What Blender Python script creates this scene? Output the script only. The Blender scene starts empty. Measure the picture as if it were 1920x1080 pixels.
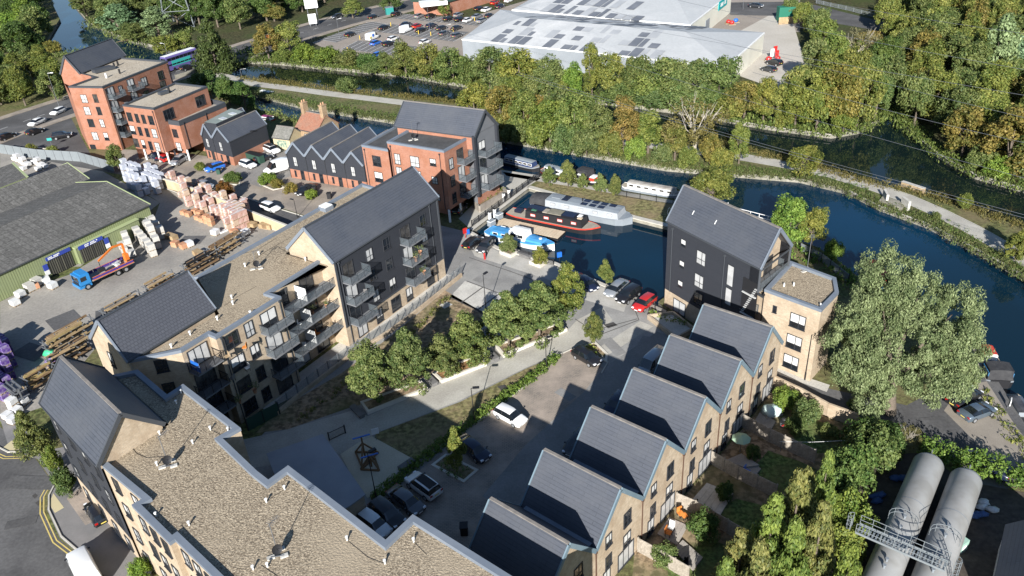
import bpy, math, random
import numpy as np
from mathutils import Vector, Matrix
random.seed(7)
RS = np.random.RandomState(11)
sc = bpy.context.scene
col = sc.collection
rad = math.radians

# ---------------------------------------------------------------- camera
CAMZ = 60.5
FPX = 1521.27                       # focal length in photo pixels (1920 wide)
PITCH, ROLL = 0.5391, -0.0685
_f = Vector((0, math.cos(PITCH), -math.sin(PITCH)))
_r = Vector((1, 0, 0))
_u = _r.cross(_f)
CR = math.cos(ROLL) * _r + math.sin(ROLL) * _u
CU = -math.sin(ROLL) * _r + math.cos(ROLL) * _u
CF = _f
cd = bpy.data.cameras.new("camera")
cam = bpy.data.objects.new("camera", cd)
col.objects.link(cam)
cd.sensor_width = 36.0
cd.lens = 36.0 * FPX / 1920.0
cd.clip_start = 0.5
cd.clip_end = 4000
cam.matrix_world = Matrix(((CR.x, CU.x, -CF.x, 0), (CR.y, CU.y, -CF.y, 0), (CR.z, CU.z, -CF.z, CAMZ), (0, 0, 0, 1)))
sc.camera = cam

# ---------------------------------------------------------------- light
SUN_AZ, SUN_EL = 79.5, 24.5         # the way the shadows fall, and the sun's height
w = bpy.data.worlds.new("World")
sc.world = w
w.use_nodes = True
nt = w.node_tree
bg = nt.nodes["Background"]
sky = nt.nodes.new("ShaderNodeTexSky")
sky.sky_type = 'NISHITA'
sky.sun_disc = False
sky.sun_elevation = rad(SUN_EL)
sky.sun_rotation = rad(180 + 90 - SUN_AZ)
sky.air_density = 1.0
sky.dust_density = 0.3
sky.ozone_density = 3.5
nt.links.new(sky.outputs[0], bg.inputs[0])
bg.inputs[1].default_value = 0.06
sl = bpy.data.lights.new("sun", 'SUN')
sl.energy = 5.0
sl.angle = rad(0.5)
sl.color = (1.0, 0.975, 0.935)
so = bpy.data.objects.new("sun", sl)
col.objects.link(so)
_d = Vector((math.cos(rad(SUN_AZ)) * math.cos(rad(SUN_EL)), math.sin(rad(SUN_AZ)) * math.cos(rad(SUN_EL)), -math.sin(rad(SUN_EL))))
so.rotation_euler = _d.to_track_quat('-Z', 'Y').to_euler()
so.location = (-20, -60, 120)
vs = sc.view_settings
vs.view_transform = 'Standard'
vs.look = 'None'
vs.exposure = 1.0
vs.gamma = 1.0
vs.use_curve_mapping = False
sc.cycles.max_bounces = 6
sc.cycles.transparent_max_bounces = 8
sc.cycles.caustics_reflective = False
sc.cycles.caustics_refractive = False

# ---------------------------------------------------------------- survey helpers: where a sight line of the survey meets a level or a wall
def ray(px, py):
    return CR * ((px - 960) / FPX) + CU * (-(py - 540) / FPX) + CF
def G(px, py, z=0.0):
    d = ray(px, py)
    t = (z - CAMZ) / d.z
    return Vector((d.x * t, d.y * t, z))
def GL(pts, z=0.0):
    return [G(x, y, z) for x, y in pts]
def onwall(px, py, A, B):
    """sight line x vertical plane through A,B -> (u along AB, z)"""
    d = ray(px, py)
    a = Vector((A[0], A[1])); b = Vector((B[0], B[1]))
    t = (b - a).normalized(); n = Vector((t.y, -t.x))
    k = n.dot(a) / n.dot(Vector((d.x, d.y)))
    p = Vector((d.x * k, d.y * k))
    return (p - a).dot(t), CAMZ + d.z * k
def V2(p): return Vector((p[0], p[1]))

# ---------------------------------------------------------------- materials
MATS = {}
def _nodes(name):
    m = bpy.data.materials.new(name)
    m.use_nodes = True
    n = m.node_tree.nodes
    return m, n, m.node_tree.links, n["Principled BSDF"]
def rgba(c): return (c[0], c[1], c[2], 1)
def mixc(n, l, fac, a, b, mode='MIX'):
    x = n.new("ShaderNodeMix"); x.data_type = 'RGBA'; x.blend_type = mode
    for sock, v in ((x.inputs[0], fac), (x.inputs[6], a), (x.inputs[7], b)):
        if hasattr(v, "is_linked"): l.new(v, sock)
        elif isinstance(v, (int, float)): sock.default_value = v
        else: sock.default_value = rgba(v)
    return x.outputs[2]
def noise(n, l, vec, scale, detail=4, rough=0.55, lo=0.35, hi=0.65):
    t = n.new("ShaderNodeTexNoise"); t.inputs["Scale"].default_value = scale
    t.inputs["Detail"].default_value = detail; t.inputs["Roughness"].default_value = rough
    l.new(vec, t.inputs["Vector"])
    r = n.new("ShaderNodeMapRange"); r.inputs[1].default_value = lo; r.inputs[2].default_value = hi
    l.new(t.outputs["Fac"], r.inputs[0])
    return r.outputs[0]
def coords(n, kind="Object"):
    return n.new("ShaderNodeTexCoord").outputs[kind]
def bump(n, l, p, h, strength=0.4, dist=0.02):
    b = n.new("ShaderNodeBump"); b.inputs["Strength"].default_value = strength; b.inputs["Distance"].default_value = dist
    l.new(h, b.inputs["Height"]); l.new(b.outputs[0], p.inputs["Normal"])
def mat(name, c, rough=0.6, c2=None, scale=1.0, spec=0.3, metal=0.0, fine=0.0, fscale=12.0, coat=0.0, bmp=0.0, c3=None, s3=0.15, detail=4):
    """base colour, a second colour in soft patches, a third in big worn areas, fine grain"""
    if name in MATS: return MATS[name]
    m, n, l, p = _nodes(name)
    p.inputs["Roughness"].default_value = rough
    p.inputs["Specular IOR Level"].default_value = spec
    p.inputs["Metallic"].default_value = metal
    p.inputs["Coat Weight"].default_value = coat
    out = None
    if c2 is not None or fine or c3 is not None:
        v = coords(n)
        out = c
        if c2 is not None: out = mixc(n, l, noise(n, l, v, scale, detail), out, c2)
        if c3 is not None: out = mixc(n, l, noise(n, l, v, s3, 3, 0.6, 0.45, 0.62), out, c3)
        if fine:
            f = noise(n, l, v, fscale, 3, 0.6, 0.3, 0.7)
            out = mixc(n, l, 1.0, out, mixc(n, l, f, (1 - fine,) * 3, (1 + fine,) * 3), 'MULTIPLY')
            if bmp: bump(n, l, p, f, bmp)
        l.new(out, p.inputs["Base Color"])
    else:
        p.inputs["Base Color"].default_value = rgba(c)
    MATS[name] = m
    return m
def brickmat(name, c1, c2, mortar, bw, rh, mort=0.01, rough=0.8, var=None, offset=0.5, bmp=0.3, vs=0.5, spec=0.2, fine=0.0):
    if name in MATS: return MATS[name]
    m, n, l, p = _nodes(name)
    uv = coords(n, "UV")
    b = n.new("ShaderNodeTexBrick")
    b.inputs["Scale"].default_value = 1.0
    b.inputs["Brick Width"].default_value = bw
    b.inputs["Row Height"].default_value = rh
    b.inputs["Mortar Size"].default_value = mort
    b.inputs["Mortar Smooth"].default_value = 0.1
    b.inputs["Bias"].default_value = 0.0
    b.offset = offset
    l.new(uv, b.inputs["Vector"])
    b.inputs["Color1"].default_value = rgba(c1)
    b.inputs["Color2"].default_value = rgba(c2)
    b.inputs["Mortar"].default_value = rgba(mortar)
    out = b.outputs["Color"]
    if var is not None:
        v = coords(n)
        out = mixc(n, l, noise(n, l, v, vs, 4, 0.6, 0.38, 0.7), out, var)
    if fine:
        f = noise(n, l, coords(n), 3.0, 5, 0.7, 0.25, 0.75)
        out = mixc(n, l, 1.0, out, mixc(n, l, f, (1 - fine,) * 3, (1 + fine,) * 3), 'MULTIPLY')
    l.new(out, p.inputs["Base Color"])
    p.inputs["Roughness"].default_value = rough
    p.inputs["Specular IOR Level"].default_value = spec
    if bmp:
        inv = n.new("ShaderNodeMath"); inv.operation = 'SUBTRACT'; inv.inputs[0].default_value = 1
        l.new(b.outputs["Fac"], inv.inputs[1])
        bump(n, l, p, inv.outputs[0], bmp, 0.01)
    MATS[name] = m
    return m
def leafmat(name, c, ctip, trans=0.3, hue=0.25):
    """leaf colour: varies leaf by leaf (attribute) and tree by tree (object colour)"""
    if name in MATS: return MATS[name]
    m, n, l, p = _nodes(name)
    at = n.new("ShaderNodeAttribute"); at.attribute_name = "leaf"
    oi = n.new("ShaderNodeObjectInfo")
    o = mixc(n, l, at.outputs["Fac"], c, ctip)
    o = mixc(n, l, 1.0, o, oi.outputs["Color"], 'MULTIPLY')
    l.new(o, p.inputs["Base Color"])
    p.inputs["Roughness"].default_value = 0.55
    p.inputs["Specular IOR Level"].default_value = 0.25
    tr = n.new("ShaderNodeBsdfTranslucent"); l.new(o, tr.inputs["Color"])
    mx = n.new("ShaderNodeMixShader"); mx.inputs[0].default_value = trans
    l.new(p.outputs[0], mx.inputs[1]); l.new(tr.outputs[0], mx.inputs[2])
    l.new(mx.outputs[0], n["Material Output"].inputs[0])
    MATS[name] = m
    return m

def facmat(name, c1, c2, scale, c3=None, rough=0.9, contrast=(0.42, 0.58), big=0.1, bmp=0.4, gk=0.6):
    """grains of two colours (gravel, rough ground), with bigger worn patches"""
    if name in MATS: return MATS[name]
    m, n, l, p = _nodes(name)
    v = coords(n)
    vo = n.new("ShaderNodeTexVoronoi"); vo.inputs["Scale"].default_value = scale
    l.new(v, vo.inputs["Vector"])
    sp = n.new("ShaderNodeSeparateColor"); l.new(vo.outputs["Color"], sp.inputs[0])
    o = mixc(n, l, sp.outputs[0], c1, c2)
    f = noise(n, l, v, scale * 0.55, 3, 0.6, *contrast)
    o = mixc(n, l, 1.0, o, mixc(n, l, f, (gk,) * 3, (2 - gk,) * 3), 'MULTIPLY')
    if c3 is not None: o = mixc(n, l, noise(n, l, v, big, 4, 0.6, 0.42, 0.7), o, c3)
    l.new(o, p.inputs["Base Color"])
    p.inputs["Roughness"].default_value = rough
    p.inputs["Specular IOR Level"].default_value = 0.2
    if bmp: bump(n, l, p, f, bmp, 0.05)
    MATS[name] = m
    return m

# ---------------------------------------------------------------- mesh builder
class MB:
    def __init__(s): s.v = []; s.f = []; s.m = []; s.sm = []
    def add(s, vs, fs, mi=0, smooth=False):
        o = len(s.v)
        s.v += [tuple(p) for p in vs]
        for f in fs:
            s.f.append(tuple(o + i for i in f)); s.m.append(mi); s.sm.append(smooth)
        return s
    def quad(s, a, b, c, d, mi=0): return s.add([a, b, c, d], [(0, 1, 2, 3)], mi)
    def tri(s, a, b, c, mi=0): return s.add([a, b, c], [(0, 1, 2)], mi)
    def box(s, c, d, rz=0.0, mi=0, rx=0.0, ry=0.0):
        """centre, full sizes"""
        x, y, z = d[0] / 2, d[1] / 2, d[2] / 2
        R = Matrix.Rotation(rz, 3, 'Z')
        if rx or ry: R = R @ Matrix.Rotation(ry, 3, 'Y') @ Matrix.Rotation(rx, 3, 'X')
        C = Vector(c)
        vs = [C + R @ Vector((i * x, j * y, k * z)) for k in (-1, 1) for j in (-1, 1) for i in (-1, 1)]
        return s.add(vs, [(0, 2, 3, 1), (4, 5, 7, 6), (0, 1, 5, 4), (2, 6, 7, 3), (0, 4, 6, 2), (1, 3, 7, 5)], mi)
    def bar(s, a, b, w, h, mi=0):
        """box between two points, w wide (horizontal), h high"""
        a = Vector(a); b = Vector(b); d = (b - a)
        L = d.length
        if L < 1e-6: return s
        d /= L
        t = Vector((-d.y, d.x, 0))
        if t.length < 1e-4: t = Vector((1, 0, 0))
        t.normalize(); n = d.cross(t)
        vs = []
        for p in (a, b):
            for i, j in ((-1, -1), (1, -1), (1, 1), (-1, 1)): vs.append(p + t * (i * w / 2) + n * (j * h / 2))
        return s.add(vs, [(3, 2, 1, 0), (4, 5, 6, 7), (0, 1, 5, 4), (1, 2, 6, 5), (2, 3, 7, 6), (3, 0, 4, 7)], mi)
    def tube(s, a, b, r, n=8, r2=None, mi=0, cap=True):
        a = Vector(a); b = Vector(b); d = (b - a).normalized()
        t = d.orthogonal().normalized(); u = d.cross(t)
        r2 = r if r2 is None else r2
        vs = []
        for p, q in ((a, r), (b, r2)):
            for i in range(n):
                an = 2 * math.pi * i / n
                vs.append(p + (t * math.cos(an) + u * math.sin(an)) * q)
        fs = [(i, (i + 1) % n, n + (i + 1) % n, n + i) for i in range(n)]
        s.add(vs, fs, mi, True)
        if cap:
            s.add(vs[:n], [tuple(range(n - 1, -1, -1))], mi); s.add(vs[n:], [tuple(range(n))], mi)
        return s
    def path(s, pts, r, n=5, mi=0):
        for a, b in zip(pts, pts[1:]): s.tube(a, b, r, n, mi=mi, cap=False)
        return s
    def prism(s, poly, z0, z1, mi=0, mtop=None, bottom=False):
        P = [V2(p) for p in poly]
        if sum(P[i].x * P[(i + 1) % len(P)].y - P[(i + 1) % len(P)].x * P[i].y for i in range(len(P))) < 0: P = P[::-1]
        n = len(P)
        lo = [(p.x, p.y, z0) for p in P]; hi = [(p.x, p.y, z1) for p in P]
        s.add(lo + hi, [(i, (i + 1) % n, n + (i + 1) % n, n + i) for i in range(n)], mi)
        s.add(hi, [tuple(range(n))], mi if mtop is None else mtop)
        if bottom: s.add(lo, [tuple(range(n - 1, -1, -1))], mi)
        return s
    def lathe(s, prof, n=12, c=(0, 0, 0), mi=0, smooth=True):
        C = Vector(c); vs = []
        for r, z in prof:
            for i in range(n):
                a = 2 * math.pi * i / n
                vs.append(C + Vector((r * math.cos(a), r * math.sin(a), z)))
        fs = []
        for k in range(len(prof) - 1):
            for i in range(n):
                j = (i + 1) % n
                fs.append((k * n + i, k * n + j, (k + 1) * n + j, (k + 1) * n + i))
        return s.add(vs, fs, mi, smooth)
    def blob(s, c, r, n=8, mi=0, seed=0, amp=0.15):
        rs = random.Random(seed); C = Vector(c); R = Vector(r) if hasattr(r, "__len__") else Vector((r, r, r))
        vs = []; k = n // 2 + 1
        for j in range(k + 1):
            th = math.pi * j / k
            for i in range(n):
                ph = 2 * math.pi * i / n; q = 1 + amp * (rs.random() * 2 - 1)
                vs.append(C + Vector((R.x * math.sin(th) * math.cos(ph), R.y * math.sin(th) * math.sin(ph), R.z * math.cos(th))) * q if 0 < j < k else C + Vector((0, 0, R.z * math.cos(th))))
        fs = [(j * n + i, (j + 1) * n + i, (j + 1) * n + (i + 1) % n, j * n + (i + 1) % n) for j in range(k) for i in range(n)]
        return s.add(vs, fs, mi, True)
    def build(s, name, mats, parent=None, loc=None, fixn=False):
        org = Vector(loc) if loc is not None else (wloc(parent) if parent is not None else Vector((0, 0, 0)))
        me = bpy.data.meshes.new(name)
        V = np.array(s.v, dtype=float).reshape(-1, 3) - np.array(org)
        me.from_pydata(V.tolist(), [], s.f)
        if not isinstance(mats, (list, tuple)): mats = [mats]
        for m in mats: me.materials.append(m)
        me.polygons.foreach_set("material_index", s.m)
        me.polygons.foreach_set("use_smooth", s.sm)
        uvl = me.uv_layers.new(name="UVMap")
        uv = np.zeros((len(me.loops), 2), dtype=np.float32)
        k = 0
        for f in s.f:
            a = V[f[0]]; nn = np.zeros(3)
            for i in range(len(f)):
                p = V[f[i]]; q = V[f[(i + 1) % len(f)]]
                nn += np.cross(p - a, q - a)
            L = np.linalg.norm(nn)
            nn = nn / L if L > 1e-12 else np.array([0, 0, 1.0])
            if abs(nn[2]) > 0.985: t = np.array([1.0, 0, 0])
            else:
                t = np.cross([0, 0, 1.0], nn); t /= np.linalg.norm(t)
            b = np.cross(nn, t)
            for i in f:
                uv[k] = (V[i] @ t, V[i] @ b); k += 1
        uvl.data.foreach_set("uv", uv.ravel())
        me.update()
        o = bpy.data.objects.new(name, me)
        col.objects.link(o)
        if parent is not None:
            o.parent = parent
            o.location = org - wloc(parent)
        else:
            o.location = org
        return o
def wloc(o):
    p = Vector((0, 0, 0))
    while o is not None:
        p += o.location; o = o.parent
    return p

# ---------------------------------------------------------------- scene graph
def tag(o, label=None, cat=None, group=None, kind=None):
    if label: o["label"] = label
    if cat: o["category"] = cat
    if group: o["group"] = group
    if kind: o["kind"] = kind
    return o
def thing(name, label, cat, loc=(0, 0, 0), rz=0.0, group=None):
    o = bpy.data.objects.new(name, None)
    o.empty_display_size = 0.3
    col.objects.link(o)
    o.location = Vector((loc[0], loc[1], loc[2] if len(loc) > 2 else 0)); o.rotation_euler = (0, 0, rz)
    return tag(o, label, cat, group)
def dup(root, loc, rz=0.0, label=None, group=None, scale=None, colour=None, swap=None):
    """copy of a thing with copies of its parts and their sub-parts; swap exchanges materials on the copies"""
    def cp(o, parent):
        c = o.copy(); col.objects.link(c)
        if parent is not None: c.parent = parent
        if colour is not None: c.color = colour
        if swap and c.type == 'MESH':
            for i, sl_ in enumerate(c.material_slots):
                new = swap.get(sl_.material.name) if sl_.material else None
                if new is not None:
                    sl_.link = 'OBJECT'; sl_.material = new
        for ch in o.children: cp(ch, c)
        return c
    r = cp(root, None)
    r.location = Vector((loc[0], loc[1], loc[2] if len(loc) > 2 else 0)); r.rotation_euler = (0, 0, rz)
    if scale is not None: r.scale = (scale,) * 3 if not hasattr(scale, "__len__") else scale
    if label: r["label"] = label
    if group: r["group"] = group
    return r
def sheet(name, pts, z, m, label=None, thick=0.0, kind="structure"):
    b = MB()
    if thick: b.prism(pts, z - thick, z)
    else:
        P = [V2(p) for p in pts]
        if sum(P[i].x * P[(i + 1) % len(P)].y - P[(i + 1) % len(P)].x * P[i].y for i in range(len(P))) < 0: P = P[::-1]
        b.add([(p.x, p.y, z) for p in P], [tuple(range(len(P)))])
    o = b.build(name, m)
    return tag(o, label, None, None, kind)
def strip(a_pts, wdt, z):
    """polygon outline along a centre line"""
    P = [V2(p) for p in a_pts]; L = []; R = []
    for i, p in enumerate(P):
        d = (P[min(i + 1, len(P) - 1)] - P[max(i - 1, 0)]).normalized()
        n = Vector((-d.y, d.x)) * wdt / 2
        L.append(p + n); R.append(p - n)
    return L + R[::-1]
# ================================================================ SETTING
M_soil = facmat("dry_soil", (0.29, 0.215, 0.14), (0.22, 0.16, 0.1), 2.5, (0.11, 0.115, 0.05), big=0.18)
M_grass = facmat("rough_grass", (0.075, 0.095, 0.03), (0.115, 0.12, 0.045), 3.0, (0.17, 0.135, 0.075), big=0.12)
M_lawn = facmat("lawn", (0.14, 0.135, 0.055), (0.19, 0.165, 0.08), 3.0, (0.24, 0.18, 0.105), big=0.22)
M_green = facmat("green_lawn", (0.075, 0.125, 0.035), (0.11, 0.15, 0.05), 4.0, (0.13, 0.13, 0.05), big=0.3)
M_wood_floor = facmat("woodland_floor", (0.04, 0.045, 0.018), (0.07, 0.06, 0.03), 2.0, (0.05, 0.07, 0.02), big=0.1)
M_asph = mat("asphalt", (0.085, 0.083, 0.083), 0.85, (0.115, 0.112, 0.11), 0.25, fine=0.2, fscale=3, c3=(0.07, 0.068, 0.067), s3=0.08)
M_asph_l = mat("pale_asphalt", (0.26, 0.255, 0.24), 0.85, (0.32, 0.31, 0.29), 0.22, fine=0.12, fscale=4, c3=(0.21, 0.205, 0.195), s3=0.12)
M_asph_d = mat("dark_asphalt", (0.075, 0.073, 0.073), 0.85, (0.1, 0.098, 0.097), 0.3, fine=0.18, fscale=3, c3=(0.12, 0.117, 0.115), s3=0.1)
M_pave = mat("paving", (0.38, 0.36, 0.31), 0.85, (0.43, 0.41, 0.36), 0.3, fine=0.14, fscale=5, c3=(0.34, 0.32, 0.28), s3=0.2)
M_pave_b = mat("brown_paving", (0.27, 0.225, 0.18), 0.85, (0.33, 0.285, 0.235), 0.3, fine=0.15, fscale=4, c3=(0.22, 0.19, 0.16), s3=0.2)
M_block = brickmat("block_paving", (0.235, 0.205, 0.175), (0.3, 0.255, 0.21), (0.13, 0.115, 0.1), 0.4, 0.2, 0.02, var=(0.38, 0.315, 0.26), vs=0.35)
M_conc = mat("concrete", (0.43, 0.41, 0.37), 0.8, (0.52, 0.5, 0.45), 0.5, fine=0.12, fscale=4)
M_yard = mat("yard_concrete", (0.27, 0.25, 0.22), 0.85, (0.33, 0.305, 0.265), 0.12, fine=0.16, fscale=2.5, c3=(0.22, 0.205, 0.185), s3=0.07)
M_kerb = mat("kerb_stone", (0.5, 0.47, 0.41), 0.8, (0.42, 0.4, 0.35), 0.6)
M_planter = mat("planter_edge", (0.62, 0.58, 0.5), 0.7, (0.55, 0.51, 0.43), 0.6)
M_white = mat("white_marking", (0.72, 0.72, 0.7), 0.7, (0.5, 0.5, 0.48), 1.2)
M_yellow = mat("yellow_marking", (0.62, 0.48, 0.14), 0.7, (0.5, 0.4, 0.16), 1.0)
M_play = mat("playground_surface", (0.47, 0.42, 0.31), 0.9, (0.53, 0.48, 0.37), 0.4, fine=0.1, fscale=6)
M_dark_line = mat("drain_line", (0.09, 0.085, 0.08), 0.8)
M_wallstone = mat("quay_wall", (0.3, 0.28, 0.23), 0.9, (0.2, 0.19, 0.15), 0.6, fine=0.2, fscale=3)

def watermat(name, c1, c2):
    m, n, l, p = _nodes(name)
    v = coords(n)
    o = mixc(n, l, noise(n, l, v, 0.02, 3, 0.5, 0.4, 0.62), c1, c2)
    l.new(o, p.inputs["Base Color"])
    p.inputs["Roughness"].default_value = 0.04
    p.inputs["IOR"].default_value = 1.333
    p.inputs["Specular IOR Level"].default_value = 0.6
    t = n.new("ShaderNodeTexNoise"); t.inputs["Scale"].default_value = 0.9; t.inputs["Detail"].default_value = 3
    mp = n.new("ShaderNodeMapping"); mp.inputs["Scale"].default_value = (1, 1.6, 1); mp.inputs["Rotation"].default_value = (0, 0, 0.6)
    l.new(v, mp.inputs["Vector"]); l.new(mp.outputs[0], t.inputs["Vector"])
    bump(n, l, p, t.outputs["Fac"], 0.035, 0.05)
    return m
M_water = watermat("river_water", (0.003, 0.015, 0.026), (0.003, 0.029, 0.064))  # blue of the reflected sky put into the base colours, in broad patches
M_water2 = watermat("back_canal_water", (0.006, 0.011, 0.008), (0.005, 0.013, 0.014))  # dark green base colours stand in for a different sky reflection here
ZW = -0.9
b = MB(); b.quad((-1500, -400, -3), (1500, -400, -3), (1500, 2500, -3), (-1500, 2500, -3))
tag(b.build("riverbed", M_wood_floor), kind="structure")
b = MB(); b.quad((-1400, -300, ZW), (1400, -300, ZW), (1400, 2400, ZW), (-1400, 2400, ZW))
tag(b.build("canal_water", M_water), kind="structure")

# building corners the quay depends on
B5z = 12.9
B5a, B5b, B5c = G(1252.5, 414, B5z), G(1426, 502.5, B5z), G(1482.5, 460, B5z)
B5w = (B5c - B5b)
B5d = B5a + B5w
_off = (B5a - B5b).normalized() * 1.2
land_site = [V2(p) for p in (
    GL([(490, 207), (560, 224), (640, 243), (745, 270), (850, 292), (945, 318), (1020, 332), (1100, 346), (1270, 374), (1335, 388), (1335, 416), (1300, 428), (1255, 423),
        (1190, 407), (1100, 381), (992, 350), (880, 434), (935, 466), (1040, 493), (1100, 520), (1180, 555), (1250, 586)]))]
land_site += [V2(B5a + _off), V2(B5d + _off), V2(B5d + B5w * 0.25), V2(G(1490, 450)), V2(G(1530, 462)), V2(G(1565, 483))]
land_site += [V2(p) for p in GL([(1610, 520), (1680, 568), (1770, 640), (1845, 700), (1885, 750), (1925, 800), (2080, 960)])]
land_site += [Vector((120, 20)), Vector((120, -250)), Vector((-900, -250)), Vector((-900, 500)), V2(G(-500, -60)), V2(G(60, -60)), V2(G(95, 0)), V2(G(112, 35)), V2(G(86, 78)), V2(G(92, 104)), V2(G(165, 93)), V2(G(235, 110)), V2(G(300, 131)), V2(G(350, 148)), V2(G(440, 182))]
def land(name, poly, m, mw=None):
    bb = MB(); bb.prism(poly, -2.6, 0.0, 1, 0)
    return tag(bb.build(name, [m, mw or M_wallstone]), kind="structure")
land("site_ground", land_site, M_grass)
tow_s = [(440, 166), (500, 181), (570, 199), (740, 226), (870, 244), (960, 263), (1100, 287), (1250, 313), (1400, 326), (1500, 334), (1590, 356), (1650, 386), (1740, 419), (1850, 476), (1920, 516), (2080, 620), (2260, 750), (2500, 900)]
tow_n = [(2500, 700), (2260, 600), (2080, 500), (1920, 426), (1800, 386), (1700, 356), (1600, 336), (1540, 317), (1400, 282), (1300, 261), (1200, 245), (1100, 228), (960, 207), (880, 196), (760, 182), (620, 167), (450, 147)]
land("towpath_bank", GL(tow_s) + GL(tow_n), M_grass)
north_e = [(452, 113), (520, 116), (620, 126), (760, 139), (860, 156), (960, 171), (1080, 183), (1195, 197), (1300, 211), (1400, 229), (1440, 236), (1560, 252), (1612, 243), (1655, 218), (1672, 190), (1685, 200), (1692, 228), (1720, 256), (1760, 288), (1830, 327), (1920, 352), (2150, 425), (2350, 500), (2600, 610)]
land("north_ground", GL(north_e) + [Vector((900, 90)), Vector((900, 2300)), Vector((-200, 2300)), G(150, -80), G(140, 10), G(168, 42), G(236, 72), G(285, 84)], M_wood_floor)

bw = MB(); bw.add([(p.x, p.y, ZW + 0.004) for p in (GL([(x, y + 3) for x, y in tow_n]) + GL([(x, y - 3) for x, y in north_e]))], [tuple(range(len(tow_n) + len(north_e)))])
o_ = bw.build("canal_water", M_water2); tag(o_, kind="structure")  # extra water sheet that carries the painted, darker reflection tint
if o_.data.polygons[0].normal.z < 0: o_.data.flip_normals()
Z = [0.0]
def ov(name, pts, m, lvl=1, label=None):
    return sheet(name, GL(pts), 0.004 * lvl, m, label)
# towpath
ov_c = [(400, 138), (480, 158), (540, 165), (620, 176), (760, 193), (870, 212), (960, 228), (1100, 254), (1240, 275), (1330, 287), (1400, 296), (1480, 310), (1560, 327), (1640, 351), (1700, 372), (1760, 398), (1820, 428), (1880, 462), (1925, 490), (2080, 570), (2260, 680), (2480, 800)]
sheet("towpath", strip(GL(ov_c), 3.0, 0), 0.01, M_pave, None)
for sgn in (1, -1):
    P = [V2(p) for p in GL(ov_c)]
    e = []
    for i, p in enumerate(P):
        d = (P[min(i + 1, len(P) - 1)] - P[max(i - 1, 0)]).normalized(); e.append(p + Vector((-d.y, d.x)) * 1.6 * sgn)
    sheet("path_edging", strip(e, 0.18, 0), 0.03, M_kerb)

# the site
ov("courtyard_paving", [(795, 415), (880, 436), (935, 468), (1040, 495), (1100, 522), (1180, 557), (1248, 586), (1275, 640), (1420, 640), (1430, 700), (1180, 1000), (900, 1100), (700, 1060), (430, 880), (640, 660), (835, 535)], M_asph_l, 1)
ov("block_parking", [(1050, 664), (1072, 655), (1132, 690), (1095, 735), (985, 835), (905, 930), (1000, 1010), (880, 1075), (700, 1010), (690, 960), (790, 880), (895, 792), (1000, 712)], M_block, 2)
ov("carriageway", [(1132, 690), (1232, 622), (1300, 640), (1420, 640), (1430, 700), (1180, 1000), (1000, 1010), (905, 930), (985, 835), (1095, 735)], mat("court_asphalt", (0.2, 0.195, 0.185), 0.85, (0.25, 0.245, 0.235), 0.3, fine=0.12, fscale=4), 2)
ov("light_paving_band", [(1118, 655), (1200, 602), (1225, 612), (1130, 672)], M_pave, 3)
ov("quay_paving", [(872, 446), (935, 472), (1040, 499), (1100, 526), (1178, 560), (1170, 585), (1090, 560), (1030, 525), (890, 480)], mat("quay_slabs", (0.36, 0.345, 0.31), 0.85, (0.44, 0.42, 0.38), 0.4, fine=0.1, fscale=4), 2)
ov("footpath", [(430, 830), (520, 810), (660, 770), (690, 780), (812, 725), (930, 680), (1062, 622), (1082, 600), (1130, 575), (1148, 600), (1110, 640), (1055, 660), (985, 690), (860, 752), (705, 812), (640, 850), (460, 880)], M_pave, 3)
ov("dry_lawn", [(835, 545), (905, 585), (900, 640), (905, 665), (812, 700), (800, 705), (690, 755), (655, 765), (540, 805), (480, 812), (520, 770), (640, 700), (740, 625)], M_soil, 4)
ov("shaded_lawn", [(1054, 662), (985, 692), (862, 754), (704, 813), (702, 822), (782, 864), (880, 800), (1010, 706)], M_lawn, 4)
ov("concrete_bay", [(872, 527), (934, 550), (975, 566), (930, 600), (843, 557)], M_conc, 4)
for k, (a, c) in enumerate([((905, 539), (866, 567)), ((936, 551), (893, 583))]):
    sheet("bay_line", strip(GL([a, c]), 0.22, 0), 0.024, M_dark_line)
for a, c in (((875, 527), (980, 567)), ((843, 557), (930, 600))):
    sheet("bay_line", strip(GL([a, c]), 0.15, 0), 0.027, M_dark_line)
for pts in ([(880, 483), (960, 510), (1040, 540)], [(1040, 540), (1075, 580)], [(1078, 598), (1112, 620), (1195, 598)], [(1125, 628), (1198, 600), (1190, 580)]):
    sheet("drain_line", strip(GL(pts), 0.14, 0), 0.02, M_dark_line)
ov("manhole_cover", [(1132, 609), (1150, 604), (1158, 610), (1140, 616)], mat("iron_cover", (0.07, 0.065, 0.06), 0.6), 5)
ov("manhole_cover", [(932, 725), (946, 721), (953, 727), (940, 732)], MATS["iron_cover"], 5)
ov("paving_slab", [(823, 572), (838, 566), (849, 571), (833, 579)], M_conc, 5)
ov("playground", [(697, 818), (784, 866), (745, 890), (690, 935), (672, 915), (638, 852), (672, 830)], M_play, 5)
for pts in ([(1050, 665), (1000, 712), (895, 793)], [(1076, 653), (1052, 664)], [(1128, 668), (1140, 680), (1128, 700)], [(760, 870), (690, 950)]):
    b = MB(); P = GL(pts)
    for a, c in zip(P, P[1:]): b.bar(a + Vector((0, 0, .06)), c + Vector((0, 0, .06)), .15, .12)
    tag(b.build("kerb", M_kerb), kind="structure")
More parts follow.
